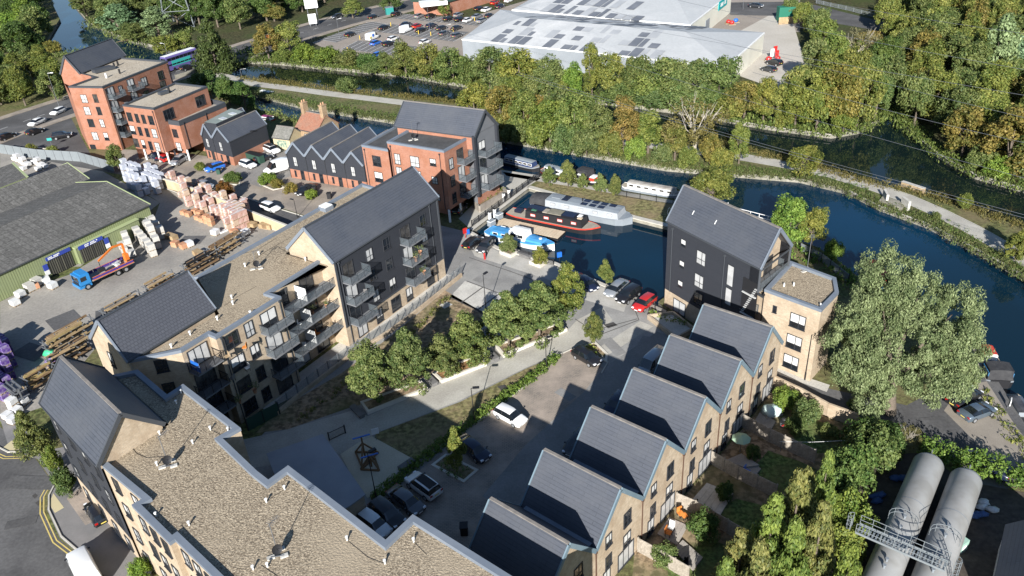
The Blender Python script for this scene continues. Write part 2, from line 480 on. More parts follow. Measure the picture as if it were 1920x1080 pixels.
# quay copings
def coping(pts, wd=0.6, h=0.14, m=None):
    b = MB(); P = GL(pts)
    for a, c in zip(P, P[1:]): b.bar(a + Vector((0, 0, h / 2)), c + Vector((0, 0, h / 2)), wd, h)
    return tag(b.build("quay_coping", m or M_kerb), kind="structure")
coping([(882, 436), (935, 467), (1040, 494), (1100, 521), (1180, 556), (1249, 586)])
coping([(992, 351), (1100, 382), (1190, 408), (1255, 424), (1300, 429)], 1.0)
coping([(884, 432), (990, 352)], 0.5)
coping([(1590, 357), (1650, 387), (1740, 420), (1850, 477), (1920, 517)], 0.35, 0.1)
coping([(1720, 257), (1760, 289), (1830, 328), (1920, 353)], 0.35, 0.1)
coping([(1300, 212), (1400, 230), (1440, 237), (1560, 253)], 0.35, 0.1)
ov("dock_lawn", [(1022, 338), (1100, 352), (1262, 380), (1250, 419), (1190, 403), (1104, 378), (1000, 350)], M_lawn, 1)
ov("mooring_path", [(942, 322), (1020, 335), (1100, 348), (1270, 377), (1262, 383), (1100, 354), (1022, 342), (950, 330)], M_pave, 2)
ov("quay_walk", [(882, 430), (990, 350), (1020, 330), (935, 318), (925, 345), (860, 410)], M_pave, 2)

# north street of the brick houses
ov("street", [(150, 292), (240, 308), (300, 328), (420, 360), (560, 402), (640, 430), (540, 440), (480, 418), (400, 385), (300, 352), (230, 328), (140, 312), (0, 285), (0, 262), (70, 240), (130, 262)], M_asph, 1)
ov("pavement", [(215, 303), (300, 326), (420, 358), (560, 400), (640, 428), (700, 400), (700, 340), (545, 320), (440, 300), (330, 285), (230, 280)], M_pave_b, 2)
ov("mews_court", [(500, 268), (560, 290), (545, 330), (490, 352), (450, 338), (440, 318)], mat("mews_asphalt", (0.2, 0.185, 0.17), 0.85, (0.24, 0.225, 0.205), 0.3, fine=0.15, fscale=3), 3)
for pts in ([(228, 308), (300, 329), (420, 361), (470, 374), (500, 385), (560, 403), (640, 431)], [(300, 350), (400, 386), (480, 419), (540, 441)]):
    b = MB(); P = GL(pts)
    for a, c in zip(P, P[1:]): b.bar(a + Vector((0, 0, .06)), c + Vector((0, 0, .06)), .15, .12)
    tag(b.build("kerb", M_kerb), kind="structure")
ov("forecourt", [(0, 262), (90, 235), (130, 215), (170, 290), (90, 282)], M_asph, 2)
# main road and its bridge
rc = [(-120, 290), (0, 243), (70, 219), (140, 196), (230, 165), (330, 134), (400, 113), (480, 88), (560, 63), (640, 40), (720, 20), (800, 2), (900, -22)]
P = strip(GL(rc), 15, 0)
b = MB(); b.prism(P, -0.6, 0.02, 1, 0)
tag(b.build("main_road", [M_asph, M_wallstone]), kind="structure")
cl = [V2(p) for p in GL(rc)]
for a, c in zip(cl, cl[1:]):
    L = (c - a).length; d = (c - a) / L; t = 0
    while t < L - 3:
        n_ = Vector((-d.y, d.x))
        sheet("lane_marking", strip([a + d * t, a + d * (t + 2)], 0.15, 0), 0.03, M_white)
        t += 6
for sgn in (7.2, -7.2):
    e = []
    for i, p in enumerate(cl):
        d = (cl[min(i + 1, len(cl) - 1)] - cl[max(i - 1, 0)]).normalized(); e.append(p + Vector((-d.y, d.x)) * (sgn + (1.2 if sgn > 0 else -1.2)))
    bb = MB()
    for a, c in zip(e, e[1:]): bb.bar((a.x, a.y, .07), (c.x, c.y, .07), 2.4, .14)
    tag(bb.build("road_pavement", M_pave_b), kind="structure")

# builders' yard
ov("yard", [(0, 560), (130, 515), (285, 420), (300, 380), (230, 335), (245, 325), (330, 345), (480, 395), (600, 440), (330, 560), (190, 640), (90, 760), (0, 790)], M_yard, 0.7)
ov("yard", [(0, 500), (0, 285), (150, 298), (300, 380), (150, 500)], M_yard, 0.35)
# south-west road
ov("west_road", [(0, 800), (60, 850), (95, 900), (75, 950), (110, 1010), (190, 1080), (330, 1300), (-300, 1300), (-300, 760)], M_asph_d, 1)
ov("west_pavement", [(0, 785), (45, 800), (85, 845), (160, 830), (210, 930), (260, 1010), (330, 1200), (190, 1075), (112, 1008), (88, 955), (100, 905), (70, 860), (20, 850)], mat("grey_pavement", (0.17, 0.165, 0.16), 0.85, (0.21, 0.2, 0.195), 0.5, fine=0.1), 2)
ov("tactile_paving", [(5, 840), (22, 826), (38, 842), (14, 850)], mat("buff_tactile", (0.5, 0.43, 0.26), 0.8), 4)
ov("tactile_paving", [(92, 945), (100, 925), (120, 952), (103, 962)], MATS["buff_tactile"], 4)
ov("brown_bay", [(125, 935), (160, 905), (190, 930), (215, 960), (160, 985)], M_block, 3)
for off in (0.0, 0.35):
    for pts in ([(-20, 838), (15, 853), (45, 852), (68, 846)], [(102, 905), (88, 930), (88, 958), (112, 1010), (152, 1040)]):
        q = [V2(p) for p in GL(pts)]
        e = []
        for i, p in enumerate(q):
            d = (q[min(i + 1, len(q) - 1)] - q[max(i - 1, 0)]).normalized(); e.append(p + Vector((-d.y, d.x)) * -(off + .3))
        sheet("yellow_line", strip(e, 0.12, 0), 0.016, M_yellow)
for pts in ([(-20, 830), (15, 848), (45, 847), (68, 840), (100, 838)], [(106, 903), (92, 930), (92, 957), (115, 1006), (160, 1045)]):
    b = MB(); P = GL(pts)
    for a, c in zip(P, P[1:]): b.bar(a + Vector((0, 0, .06)), c + Vector((0, 0, .06)), .15, .12)
    tag(b.build("kerb", M_kerb), kind="structure")
ov("manhole_cover", [(60, 930), (66, 925), (71, 930), (65, 935)], MATS["iron_cover"], 3)
ov("manhole_cover", [(66, 943), (73, 938), (80, 943), (72, 949)], MATS["iron_cover"], 3)
# east lane below the willow
ov("east_lane", [(1440, 690), (1560, 730), (1700, 760), (1850, 680), (1925, 800), (2060, 950), (1925, 900), (1860, 930), (1720, 800), (1640, 810), (1560, 770), (1480, 735)], M_asph_d, 1)
ov("parking_slab", [(1770, 770), (1800, 725), (1850, 715), (1905, 800), (1960, 870), (1930, 890), (1850, 850)], mat("worn_slab", (0.24, 0.21, 0.175), 0.85, (0.29, 0.255, 0.21), 0.5, fine=0.15), 2)
ov("building_apron", [(1445, 685), (1556, 722), (1550, 735), (1450, 698)], M_conc, 2)
ov("garden_ground", [(1190, 1030), (1270, 945), (1340, 865), (1400, 795), (1450, 730), (1500, 745), (1570, 790), (1640, 820), (1560, 940), (1480, 1100), (1180, 1150)], M_soil, 1)
ov("garden_lawn", [(1480, 800), (1500, 780), (1570, 800), (1580, 850), (1500, 850)], M_green, 2)
ov("garden_lawn", [(1420, 870), (1440, 845), (1500, 865), (1530, 880), (1490, 930), (1410, 905)], M_green, 2)
ov("garden_lawn", [(1345, 960), (1380, 935), (1440, 950), (1450, 1000), (1390, 1010)], M_green, 2)
ov("garden_lawn", [(1250, 1060), (1330, 1010), (1380, 1030), (1400, 1090), (1260, 1130)], M_green, 2)
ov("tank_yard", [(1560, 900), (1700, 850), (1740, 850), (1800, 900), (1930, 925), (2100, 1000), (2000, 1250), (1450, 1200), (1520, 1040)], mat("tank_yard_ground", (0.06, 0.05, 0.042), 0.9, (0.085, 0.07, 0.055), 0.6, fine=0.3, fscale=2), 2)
# retail park
ov("car_park", [(585, 80), (700, 38), (760, 30), (880, 32), (990, 0), (1100, -20), (1100, -40), (1500, -30), (1500, 60), (1000, 60), (870, 80), (900, 130), (800, 128), (700, 108), (640, 104)], mat("car_park_paving", (0.25, 0.215, 0.18), 0.85, (0.3, 0.26, 0.22), 0.1, fine=0.1, fscale=1.5), 1)
ov("service_yard", [(1310, 100), (1440, 30), (1480, 20), (1520, 150), (1470, 172), (1380, 140)], mat("service_concrete", (0.42, 0.385, 0.33), 0.85, (0.48, 0.445, 0.39), 0.1, fine=0.1, fscale=2), 2)
ov("retail_road", [(1370, 28), (1345, 5), (1480, 3), (1530, 10), (1660, 42), (1650, 58), (1520, 36), (1465, 30)], M_asph, 3)
ov("clearing", [(215, 80), (300, 52), (360, 62), (345, 90), (290, 80), (240, 76)], M_soil, 1)
ov("west_meadow", [(-50, 135), (0, 118), (75, 112), (100, 128), (40, 140), (-50, 150)], M_lawn, 1)
# ================================================================ BUILDINGS
M_tan = brickmat("buff_brick", (0.39, 0.305, 0.215), (0.5, 0.4, 0.29), (0.43, 0.37, 0.28), 0.45, 0.15, 0.02, var=(0.34, 0.26, 0.18), vs=0.6, fine=0.15)
M_red = brickmat("red_brick", (0.31, 0.13, 0.085), (0.36, 0.16, 0.105), (0.32, 0.21, 0.16), 0.45, 0.15, 0.018, var=(0.28, 0.12, 0.07), vs=0.5, fine=0.12)
M_oldbrick = brickmat("old_brick", (0.33, 0.22, 0.12), (0.4, 0.28, 0.16), (0.33, 0.27, 0.2), 0.45, 0.15, 0.02, var=(0.24, 0.16, 0.1), vs=0.6, fine=0.2)
M_clad = brickmat("dark_cladding", (0.034, 0.037, 0.045), (0.037, 0.04, 0.048), (0.02, 0.021, 0.026), 3.0, 0.2, 0.012, 0.6, bmp=0.25, spec=0.3, fine=0.06)
M_clad_l = mat("light_cladding", (0.13, 0.135, 0.145), 0.6, (0.15, 0.155, 0.165), 0.5)
M_slate = brickmat("slate_roof", (0.061, 0.068, 0.084), (0.069, 0.076, 0.093), (0.04, 0.045, 0.056), 3.4, 0.36, 0.028, 0.55, bmp=0.4, spec=0.35, fine=0.1, var=(0.078, 0.083, 0.095), vs=0.25)
M_slate2 = brickmat("diamond_slate", (0.072, 0.076, 0.089), (0.082, 0.086, 0.099), (0.055, 0.058, 0.068), 0.42, 0.38, 0.045, 0.5, bmp=0.5, spec=0.35, fine=0.12)
M_trim = mat("blue_grey_trim", (0.15, 0.175, 0.21), 0.5, (0.18, 0.205, 0.24), 0.6, spec=0.4)
M_trim_d = mat("dark_trim", (0.055, 0.06, 0.068), 0.5, spec=0.4)
M_ridge = mat("ridge_tile", (0.24, 0.215, 0.19), 0.8, (0.17, 0.155, 0.14), 1.5)
M_gravel = facmat("roof_gravel", (0.46, 0.38, 0.27), (0.13, 0.1, 0.07), 10.5, (0.36, 0.295, 0.21), contrast=(0.3, 0.7), gk=0.7, bmp=0.7, big=0.12)
M_gravel2 = facmat("pale_roof_gravel", (0.5, 0.43, 0.33), (0.26, 0.22, 0.17), 8.0, (0.44, 0.39, 0.31), contrast=(0.3, 0.7), big=0.15)
M_felt = mat("dark_roof_felt", (0.06, 0.06, 0.06), 0.8, (0.085, 0.085, 0.085), 0.4, fine=0.15, fscale=3)
M_frame = mat("dark_window_frame", (0.035, 0.037, 0.042), 0.45, spec=0.4)
M_wframe = mat("white_window_frame", (0.75, 0.75, 0.74), 0.4)
M_steel = mat("grey_steel", (0.2, 0.21, 0.225), 0.45, metal=0.5, spec=0.5)
M_black = mat("black_metal", (0.02, 0.02, 0.022), 0.5)
M_whitem = mat("white_paint", (0.78, 0.78, 0.76), 0.5, (0.68, 0.68, 0.66), 1.2)
M_slab = mat("balcony_slab", (0.14, 0.145, 0.155), 0.7, (0.18, 0.185, 0.19), 1.0)
def glass(name, c, rough, tint=0.5):
    m, n, l, p = _nodes(name)
    v = coords(n)
    o = mixc(n, l, noise(n, l, v, 0.8, 2), c, tuple(q * tint for q in c))
    l.new(o, p.inputs["Base Color"]); p.inputs["Roughness"].default_value = rough
    p.inputs["Specular IOR Level"].default_value = 0.9; p.inputs["Coat Weight"].default_value = 0.5; p.inputs["Coat Roughness"].default_value = 0.02
    MATS[name] = m
    return m
M_gl = [glass("window_glass_dark", (0.02, 0.025, 0.032), 0.05), glass("window_glass_curtained", (0.55, 0.55, 0.54), 0.3, 0.75), glass("window_glass_blind", (0.7, 0.69, 0.66), 0.35, 0.85), glass("window_glass_room", (0.085, 0.08, 0.075), 0.08, 0.3)]
def balglass():
    m, n, l, p = _nodes("balcony_glass")
    p.inputs["Base Color"].default_value = (0.16, 0.19, 0.21, 1); p.inputs["Roughness"].default_value = 0.12; p.inputs["Alpha"].default_value = 0.24
    p.inputs["Specular IOR Level"].default_value = 0.7
    return m
M_balg = balglass()

_wc = {}
def _me(key, fn, mats):
    if key not in _wc:
        b = MB(); fn(b)
        o = b.build("piece", mats); _wc[key] = o.data; bpy.data.objects.remove(o)
    return _wc[key]
def inst(name, me, parent, loc, rz):
    o = bpy.data.objects.new(name, me); col.objects.link(o); o.parent = parent
    o.location = Vector(loc) - wloc(parent) if parent is not None else Vector(loc)
    o.rotation_euler = (0, 0, rz)
    return o
def window(parent, A, B, u, z, w_, h_, kind="win", frame=None, g=None, name="window"):
    """on the wall A->B (outside on the right hand), centre u along, z up"""
    a = V2(A); t = (V2(B) - a).normalized(); nrm = Vector((t.y, -t.x))
    p = a + t * u
    rz = math.atan2(t.y, t.x)
    fm = frame or M_frame
    w_ = round(w_, 2); h_ = round(h_, 2)
    def fr(b):
        k, d = 0.07, 0.09
        for sx in (-1, 1): b.box((sx * (w_ / 2 - k / 2), -d / 2, 0), (k, d, h_ - 2 * k))
        b.box((0, -d / 2, h_ / 2 - k / 2), (w_, d, k)); b.box((0, -d / 2 - .03, -h_ / 2 + k / 2), (w_ + .1, d + .06, k))
        if kind == "win":
            if w_ > 0.8: b.box((w_ * .08, -d / 2 + .01, 0), (k, d - .03, h_ - 2 * k))
            b.box((0, -d / 2 + .013, -h_ * .12), (w_ - 2 * k, d - .034, k))
        elif kind == "door":
            for q in ((0,) if w_ < 2.4 else (-w_ / 6, w_ / 6)): b.box((q, -d / 2 + .01, 0), (k, d - .03, h_ - 2 * k))
    me = _me(("f", w_, h_, kind, fm.name), fr, fm)
    o = inst(name, me, parent, (p.x, p.y, z), rz)
    gi = g if g is not None else random.choice([0, 0, 1, 1, 2, 2, 3])
    def pn(b):
        b.box((0, -.015, 0), (w_ - .13, .03, h_ - .13))
    def pn2(b):      # blind half way down
        b.box((0, -.015, h_ * .17), (w_ - .13, .03, h_ * .62)); b.box((0, -.013, -h_ * .32), (w_ - .13, .026, h_ * .34), mi=1)
    if gi == 2: me = _me(("p2", w_, h_), pn2, [M_gl[2], M_gl[0]])
    else: me = _me(("p", w_, h_, gi), pn, M_gl[gi])
    q = bpy.data.objects.new("pane", me); col.objects.link(q); q.parent = o
    return o
def winpx(parent, A, B, items, **kw):
    """items: (px, py, w, h[, kind[, glass]]) read off along the wall"""
    for it in items:
        u, z = onwall(it[0], it[1], A, B)
        k = dict(kw)
        if len(it) > 4: k["kind"] = it[4]
        if len(it) > 5: k["g"] = it[5]
        window(parent, A, B, u, z, it[2], it[3], **k)
def wall(mb, A, B, z0, z1, mi=0):
    A = V2(A); B = V2(B)
    mb.quad((A.x, A.y, z0), (B.x, B.y, z0), (B.x, B.y, z1), (A.x, A.y, z1), mi)
def gable(mb, A, B, z0, ze, zr, mi=0):
    A = V2(A); B = V2(B); m = (A + B) / 2
    mb.add([(A.x, A.y, z0), (B.x, B.y, z0), (B.x, B.y, ze), (m.x, m.y, zr), (A.x, A.y, ze)], [(0, 1, 2, 3, 4)], mi)
def pitched(parent, E1, E2, E3, E4, ze, zr, over=0.25, gov=0.18, m=None, trim=None, ridge=M_ridge, th=0.16, name="roof"):
    """gable roof: E1-E2 is one gable end, E4-E3 the other; eaves E2-E3 and E1-E4"""
    E1, E2, E3, E4 = map(V2, (E1, E2, E3, E4))
    ax = (E3 - E2).normalized(); cr = (E2 - E1); hw = cr.length / 2; cr = cr / (2 * hw)
    sl = (zr - ze) / hw
    r1 = (E1 + E2) / 2 - ax * gov; r2 = (E4 + E3) / 2 + ax * gov
    b = MB()
    zt = zr + th; zo = ze - over * sl + th
    for s_ in (1, -1):
        e1 = r1 + cr * s_ * (hw + over); e2 = r2 + cr * s_ * (hw + over)
        t1, t2 = (r1, r2)
        top = [(t1.x, t1.y, zt), (e1.x, e1.y, zo), (e2.x, e2.y, zo), (t2.x, t2.y, zt)]
        bot = [(x, y, z - th) for x, y, z in top]
        vs = top + bot
        f = [(0, 1, 2, 3), (7, 6, 5, 4), (1, 5, 6, 2), (0, 4, 5, 1), (3, 2, 6, 7)]
        if s_ < 0: f = [tuple(reversed(q)) for q in f]
        b.add(vs, f)
    o = b.build(name, m or M_slate, parent)
    if ridge:
        q = MB(); q.bar((r1.x, r1.y, zt + .02), (r2.x, r2.y, zt + .02), 0.28, 0.12); q.build("ridge", ridge, o)
    if trim:
        for r_, d_ in ((r1, -1), (r2, 1)):
            for s_ in (1, -1):
                q = MB()
                e = r_ + cr * s_ * (hw + over) + ax * d_ * .05; c = r_ + ax * d_ * .05
                q.bar((c.x, c.y, zt - .12), (e.x, e.y, zo - .12), 0.14, 0.42)
                q.build("verge_trim", trim, o)
    for s_ in (1, -1):
        q = MB()
        e1 = r1 + cr * s_ * (hw + over + .06); e2 = r2 + cr * s_ * (hw + over + .06)
        q.bar((e1.x, e1.y, zo - .1), (e2.x, e2.y, zo - .1), 0.12, 0.14)
        q.build("gutter", M_trim_d, o)
    return o
def inset(poly, d):
    P = [V2(p) for p in poly]
    A = sum(P[i].x * P[(i + 1) % len(P)].y - P[(i + 1) % len(P)].x * P[i].y for i in range(len(P)))
    if A < 0: d = -d
    out = []
    n = len(P)
    for i in range(n):
        d1 = (P[i] - P[i - 1]).normalized(); d2 = (P[(i + 1) % n] - P[i]).normalized()
        n1 = Vector((-d1.y, d1.x)); n2 = Vector((-d2.y, d2.x))
        k = (n1 + n2); k = k / max(0.3, k.dot(n1)) if k.length > 1e-6 else n1
        out.append(P[i] + k * d)
    return out
def flat_roof(parent, poly, z, m, par=0.35, wd=0.42, trim=None, skip=()):
    """roof surface 'par' below the coping, coping pieces round the edge (skip: edge numbers without one)"""
    inn = inset(poly, wd); inn2 = inset(poly, wd * .97)
    b = MB(); P = [V2(p) for p in inn2]
    if sum(P[i].x * P[(i + 1) % len(P)].y - P[(i + 1) % len(P)].x * P[i].y for i in range(len(P))) < 0: P = P[::-1]
    b.add([(p.x, p.y, z - par) for p in P], [tuple(range(len(P)))])
    o = b.build("roof", m, parent)
    out = inset(poly, -.05)
    b = MB(); n = len(poly)
    for i in range(n):
        if i in skip: continue
        j = (i + 1) % n
        a, c, d, e = out[i], out[j], inn[j], inn[i]
        lo = [(q.x, q.y, z - par - .01) for q in (a, c, d, e)]; hi = [(q.x, q.y, z + .05) for q in (a, c, d, e)]
        vs = lo + hi
        f = [(4, 5, 6, 7), (0, 1, 5, 4), (2, 3, 7, 6), (1, 2, 6, 5), (3, 0, 4, 7)]
        ar = (c - a).cross(e - a)
        if ar < 0: f = [tuple(reversed(q)) for q in f]
        b.add(vs, f)
    b.build("coping", trim or M_trim, o)
    return o
def pipe(parent, A, B, u, z0, z1, m=None, r=0.06):
    a = V2(A); t = (V2(B) - a).normalized(); nr = Vector((t.y, -t.x)); p = a + t * u + nr * .08
    b = MB(); b.tube((p.x, p.y, z0), (p.x, p.y, z1), r, 6); b.box((p.x, p.y, z1), (.24, .2, .25), math.atan2(t.y, t.x))
    return b.build("downpipe", m or M_trim_d, parent)
def balcony(parent, A, B, u, zf, wd, dep, glassp=True, rail=1.1, slabm=None, bars=False):
    """floor slab fixed to the wall, railing of posts and a top rail, glass panels"""
    a = V2(A); t = (V2(B) - a).normalized(); nr = Vector((t.y, -t.x)); p = a + t * u
    rz = math.atan2(t.y, t.x)
    key = (round(wd, 1), round(dep, 1), bars)
    w_ = key[0]; d_ = key[1]
    def sl_(b): b.box((0, -d_ / 2 - .01, -.08), (w_, d_, .16))
    def rl(b):
        z = rail
        b.box((0, -d_ + .03, z), (w_, .05, .05))
        for sx in (-1, 1): b.box((sx * (w_ / 2 - .03), -d_ / 2, z - .003), (.06, d_, .045))
        n = max(2, int(round(w_ / 1.3)) + 1)
        for i in range(n): b.box((-w_ / 2 + .03 + (w_ - .06) * i / (n - 1), -d_ + .035, z / 2), (.05, .05, z))
        if bars:
            k = int(w_ / .14)
            for i in range(k): b.box((-w_ / 2 + .05 + (w_ - .1) * i / (k - 1), -d_ + .03, z / 2), (.02, .02, z - .02))
            for sx in (-1, 1):
                for i in range(int(d_ / .14)): b.box((sx * (w_ / 2 - .03), -.1 - i * .14, z / 2), (.02, .02, z - .02))
        for sx in (-1, 1): b.box((sx * (w_ / 2 - .035), -d_ * .08, z / 2), (.05, .05, z))
    def gp(b):
        b.box((0, -d_ + .03, rail * .52), (w_ - .12, .015, rail * .86))
        for sx in (-1, 1): b.box((sx * (w_ / 2 - .03), -d_ / 2, rail * .52), (.015, d_ - .16, rail * .86))
    o = inst("balcony", _me(("bs",) + key + ((slabm or M_slab).name,), sl_, slabm or M_slab), parent, (p.x, p.y, zf), rz)
    r_ = bpy.data.objects.new("railing", _me(("br",) + key, rl, M_trim_d if not bars else M_black)); col.objects.link(r_); r_.parent = o
    if not bars:
        g_ = bpy.data.objects.new("glass_panel", _me(("bg",) + key, gp, M_balg)); col.objects.link(g_); g_.parent = o
    return o
def base_of(*pts):
    s_ = Vector((0, 0))
    for p in pts: s_ += V2(p)
    s_ /= len(pts)
    return (s_.x, s_.y, 0)
def ulen(A, B): return (V2(B) - V2(A)).length

# ---- B1/B2/B3: the long block along the courtyard
ZE = 12.9
E1, E2, E3 = G(541, 464, ZE), G(624.6, 490.7, ZE), G(819, 369.4, ZE)
E4 = E1 + E3 - E2
blk = thing("apartment_block", "long four-storey courtyard apartment block in buff brick and charcoal cladding with stacked glass balconies", "apartment block", base_of(E1, E2, E3, E4))
b = MB()
wall(b, E2, E3, 3.1, ZE, 1); wall(b, E2, E3, 0, 3.1, 0)
gable(b, E3, E4, 3.1, ZE, 16.6, 1); wall(b, E3, E4, 0, 3.1, 0)
gable(b, E1, E2, 0, ZE, 16.6, 0); wall(b, E4, E1, 0, ZE, 0)
b.build("wall", [M_tan, M_clad], blk)
b = MB()
a = V2(E2); t = (V2(E3) - a).normalized(); nr = Vector((t.y, -t.x)); L = ulen(E2, E3)
for u in (0.15, L - .15): b.box((a.x + t.x * u + nr.x * .06, a.y + t.y * u + nr.y * .06, 8.0), (.3, .12, 9.7), math.atan2(t.y, t.x))
b.box((a.x + t.x * L * .5 + nr.x * .05, a.y + t.y * L * .5 + nr.y * .05, 3.08), (L, .12, .16), math.atan2(t.y, t.x))
b.build("corner_trim", M_trim_d, blk)
pitched(blk, E1, E2, E3, E4, ZE, 16.6, 0.2, 0.15, M_slate, M_trim, M_trim_d)
pipe(blk, E2, E3, .7, 0, 12.4); pipe(blk, E2, E3, L - 2.0, 0, 12.4)
def uof(px, py, A=E2, B=E3): return onwall(px, py, A, B)[0]
ZF = [0.15, 3.25, 6.4, 9.5]
for px, py in ((653, 512), (760, 443)):
    u = uof(px, py)
    for k, zf in enumerate(ZF[1:]):
        window(blk, E2, E3, u, zf + 1.15, 2.0, 2.2, "door", g=[0, 1, 3][k])
        balcony(blk, E2, E3, u + .55, zf, 3.7, 1.7)
for px, py in ((693, 485), (725, 465), (793, 420)):
    u = uof(px, py)
    for zf in ZF[1:]: window(blk, E2, E3, u, zf + 1.35, 1.3, 1.75)
for px, py, w_ in ((680, 618, 1.8), (712, 595, 1.3), (743, 573, 1.9), (768, 556, 1.3), (807, 523, 1.6)):
    window(blk, E2, E3, uof(px, py), 1.35, w_, 2.1, "door" if w_ > 1.5 else "win")
for k in range(3):
    window(blk, E3, E4, 4.0, ZF[k + 1] + 1.35, 1.2, 1.6)
# B2 flat part
ZP = 12.35
fr_px = [(605, 486), (503, 549), (526, 556), (404, 632), (390, 626), (339, 657), (243, 676)]
FR = GL(fr_px, ZP)
BK = GL([(364, 520), (679, 344), (702, 351)], ZP)
E3b = V2(E4)
b = MB()
pts = FR
for A, B in zip(FR[::-1], FR[::-1][1:]): wall(b, A, B, 0, ZP, 0)
wall(b, BK[1], BK[0], 0, ZP, 0); wall(b, BK[2], BK[1], 0, ZP, 0)
b.build("wall", [M_tan], blk)
X1 = G(400, 577, ZE)                                   # B3's eave corner by the roof
roofpoly = [V2(p) for p in FR] + [V2(X1), V2(BK[0]), V2(BK[1]), V2(BK[2]), V2(E4), V2(E1) + (V2(E4) - V2(E1)).normalized() * .0, V2(E2) * .78 + V2(E1) * .22]
flat_roof(blk, roofpoly, ZP, M_gravel, 0.3, 0.42, skip=(6, 7, 10, 11, 12, 13))
# recessed bay with three long balconies
A, B = FR[1], FR[0]
L = ulen(A, B)
for k, zf in enumerate(ZF[1:]):
    balcony(blk, A, B, L / 2, zf, L - .3, 2.1)
    window(blk, A, B, L * .17, zf + 1.15, 2.2, 2.2, "door", g=0)
    window(blk, A, B, L * .63, zf + 1.15, 2.2, 2.2, "door", g=3)
    q = MB(); p = V2(A) + (V2(B) - V2(A)) * .42; tt = (V2(B) - V2(A)).normalized(); nn = Vector((tt.y, -tt.x))
    q.box((p.x + nn.x * 1.0, p.y + nn.y * 1.0, zf + .95), (.06, 1.9, 1.8), math.atan2(tt.y, tt.x))
    q.build("privacy_screen", M_whitem, blk)
window(blk, A, B, L * .3, 1.3, 2.2, 2.2, "door"); window(blk, A, B, L * .7, 1.3, 2.2, 2.2, "door")
# projecting part
A, B = FR[3], FR[2]; L = ulen(A, B)
u1 = onwall(505, 603, A, B)[0]
for k, zf in enumerate(ZF):
    window(blk, A, B, u1, zf + 1.15, 2.3, 2.2, "door", g=[3, 0, 1, 2][k])
    if k: balcony(blk, A, B, u1 + .4, zf, 3.9, 1.6)
for px, py, w_ in ((471, 633, 1.25), (439, 655, 1.9)):
    u = onwall(px, py, A, B)[0]
    for k, zf in enumerate(ZF): window(blk, A, B, u, zf + 1.35, w_, 1.9)
pipe(blk, A, B, .55, 0, 11.9); pipe(blk, A, B, L - .4, 0, 11.9)
# recess with the slatted balcony
A, B = FR[5], FR[4]; L = ulen(A, B)
for k, zf in enumerate(ZF):
    window(blk, A, B, L * .5, zf + 1.15, 2.6, 2.2, "door", g=[0, 0, 3, 1][k])
    if k: balcony(blk, A, B, L * .5, zf, L - .2, 1.7, bars=True)
A, B = FR[6], FR[5]; L = ulen(A, B)
for zf in ZF: window(blk, A, B, L * .55, zf + 1.4, 1.3, 1.7, g=0)
# B3
ZB = 12.5
H1, H2, H3 = G(172, 632, ZB), G(239, 676, ZB), G(400, 578, ZB)
H4 = H1 + H3 - H2
b = MB()
gable(b, H1, H2, 0, ZB, 16.0, 0); gable(b, H3, H4, 0, ZB, 16.0, 0); wall(b, H4, H1, 0, ZB, 0); wall(b, H2, H3, 0, ZB, 0)
b.build("wall", [M_tan], blk)
pitched(blk, H1, H2, H3, H4, ZB, 16.0, 0.2, 0.12, M_slate2, M_trim, M_trim_d)
L = ulen(H1, H2)
for zf in ZF[1:]:
    window(blk, H1, H2, L * .45, zf + 1.35, 1.0, 2.0)
# roof fittings of this block
def rooft(parent, px, py, z):
    return G(px, py, z)
ZR = ZP - .3
for px, py in ((573, 489), (435, 560), (470, 590), (460, 500), (357, 628), (322, 652), (437, 571), (408, 600), (486, 478)):
    p = G(px, py, ZR); b = MB(); b.tube(p, p + Vector((0, 0, .4)), .09, 8); b.tube(p + Vector((0, 0, .4)), p + Vector((0, 0, .5)), .15, 8)
    b.build("roof_vent", M_whitem, blk)
p = G(612, 393, ZR); b = MB(); b.box(p + Vector((0, 0, .3)), (1.5, 1.5, .6), 0.9, 0); b.box(p + Vector((0, 0, .68)), (1.35, 1.35, .14), 0.9, 1)
b.build("rooflight", [M_trim, M_whitem], blk)

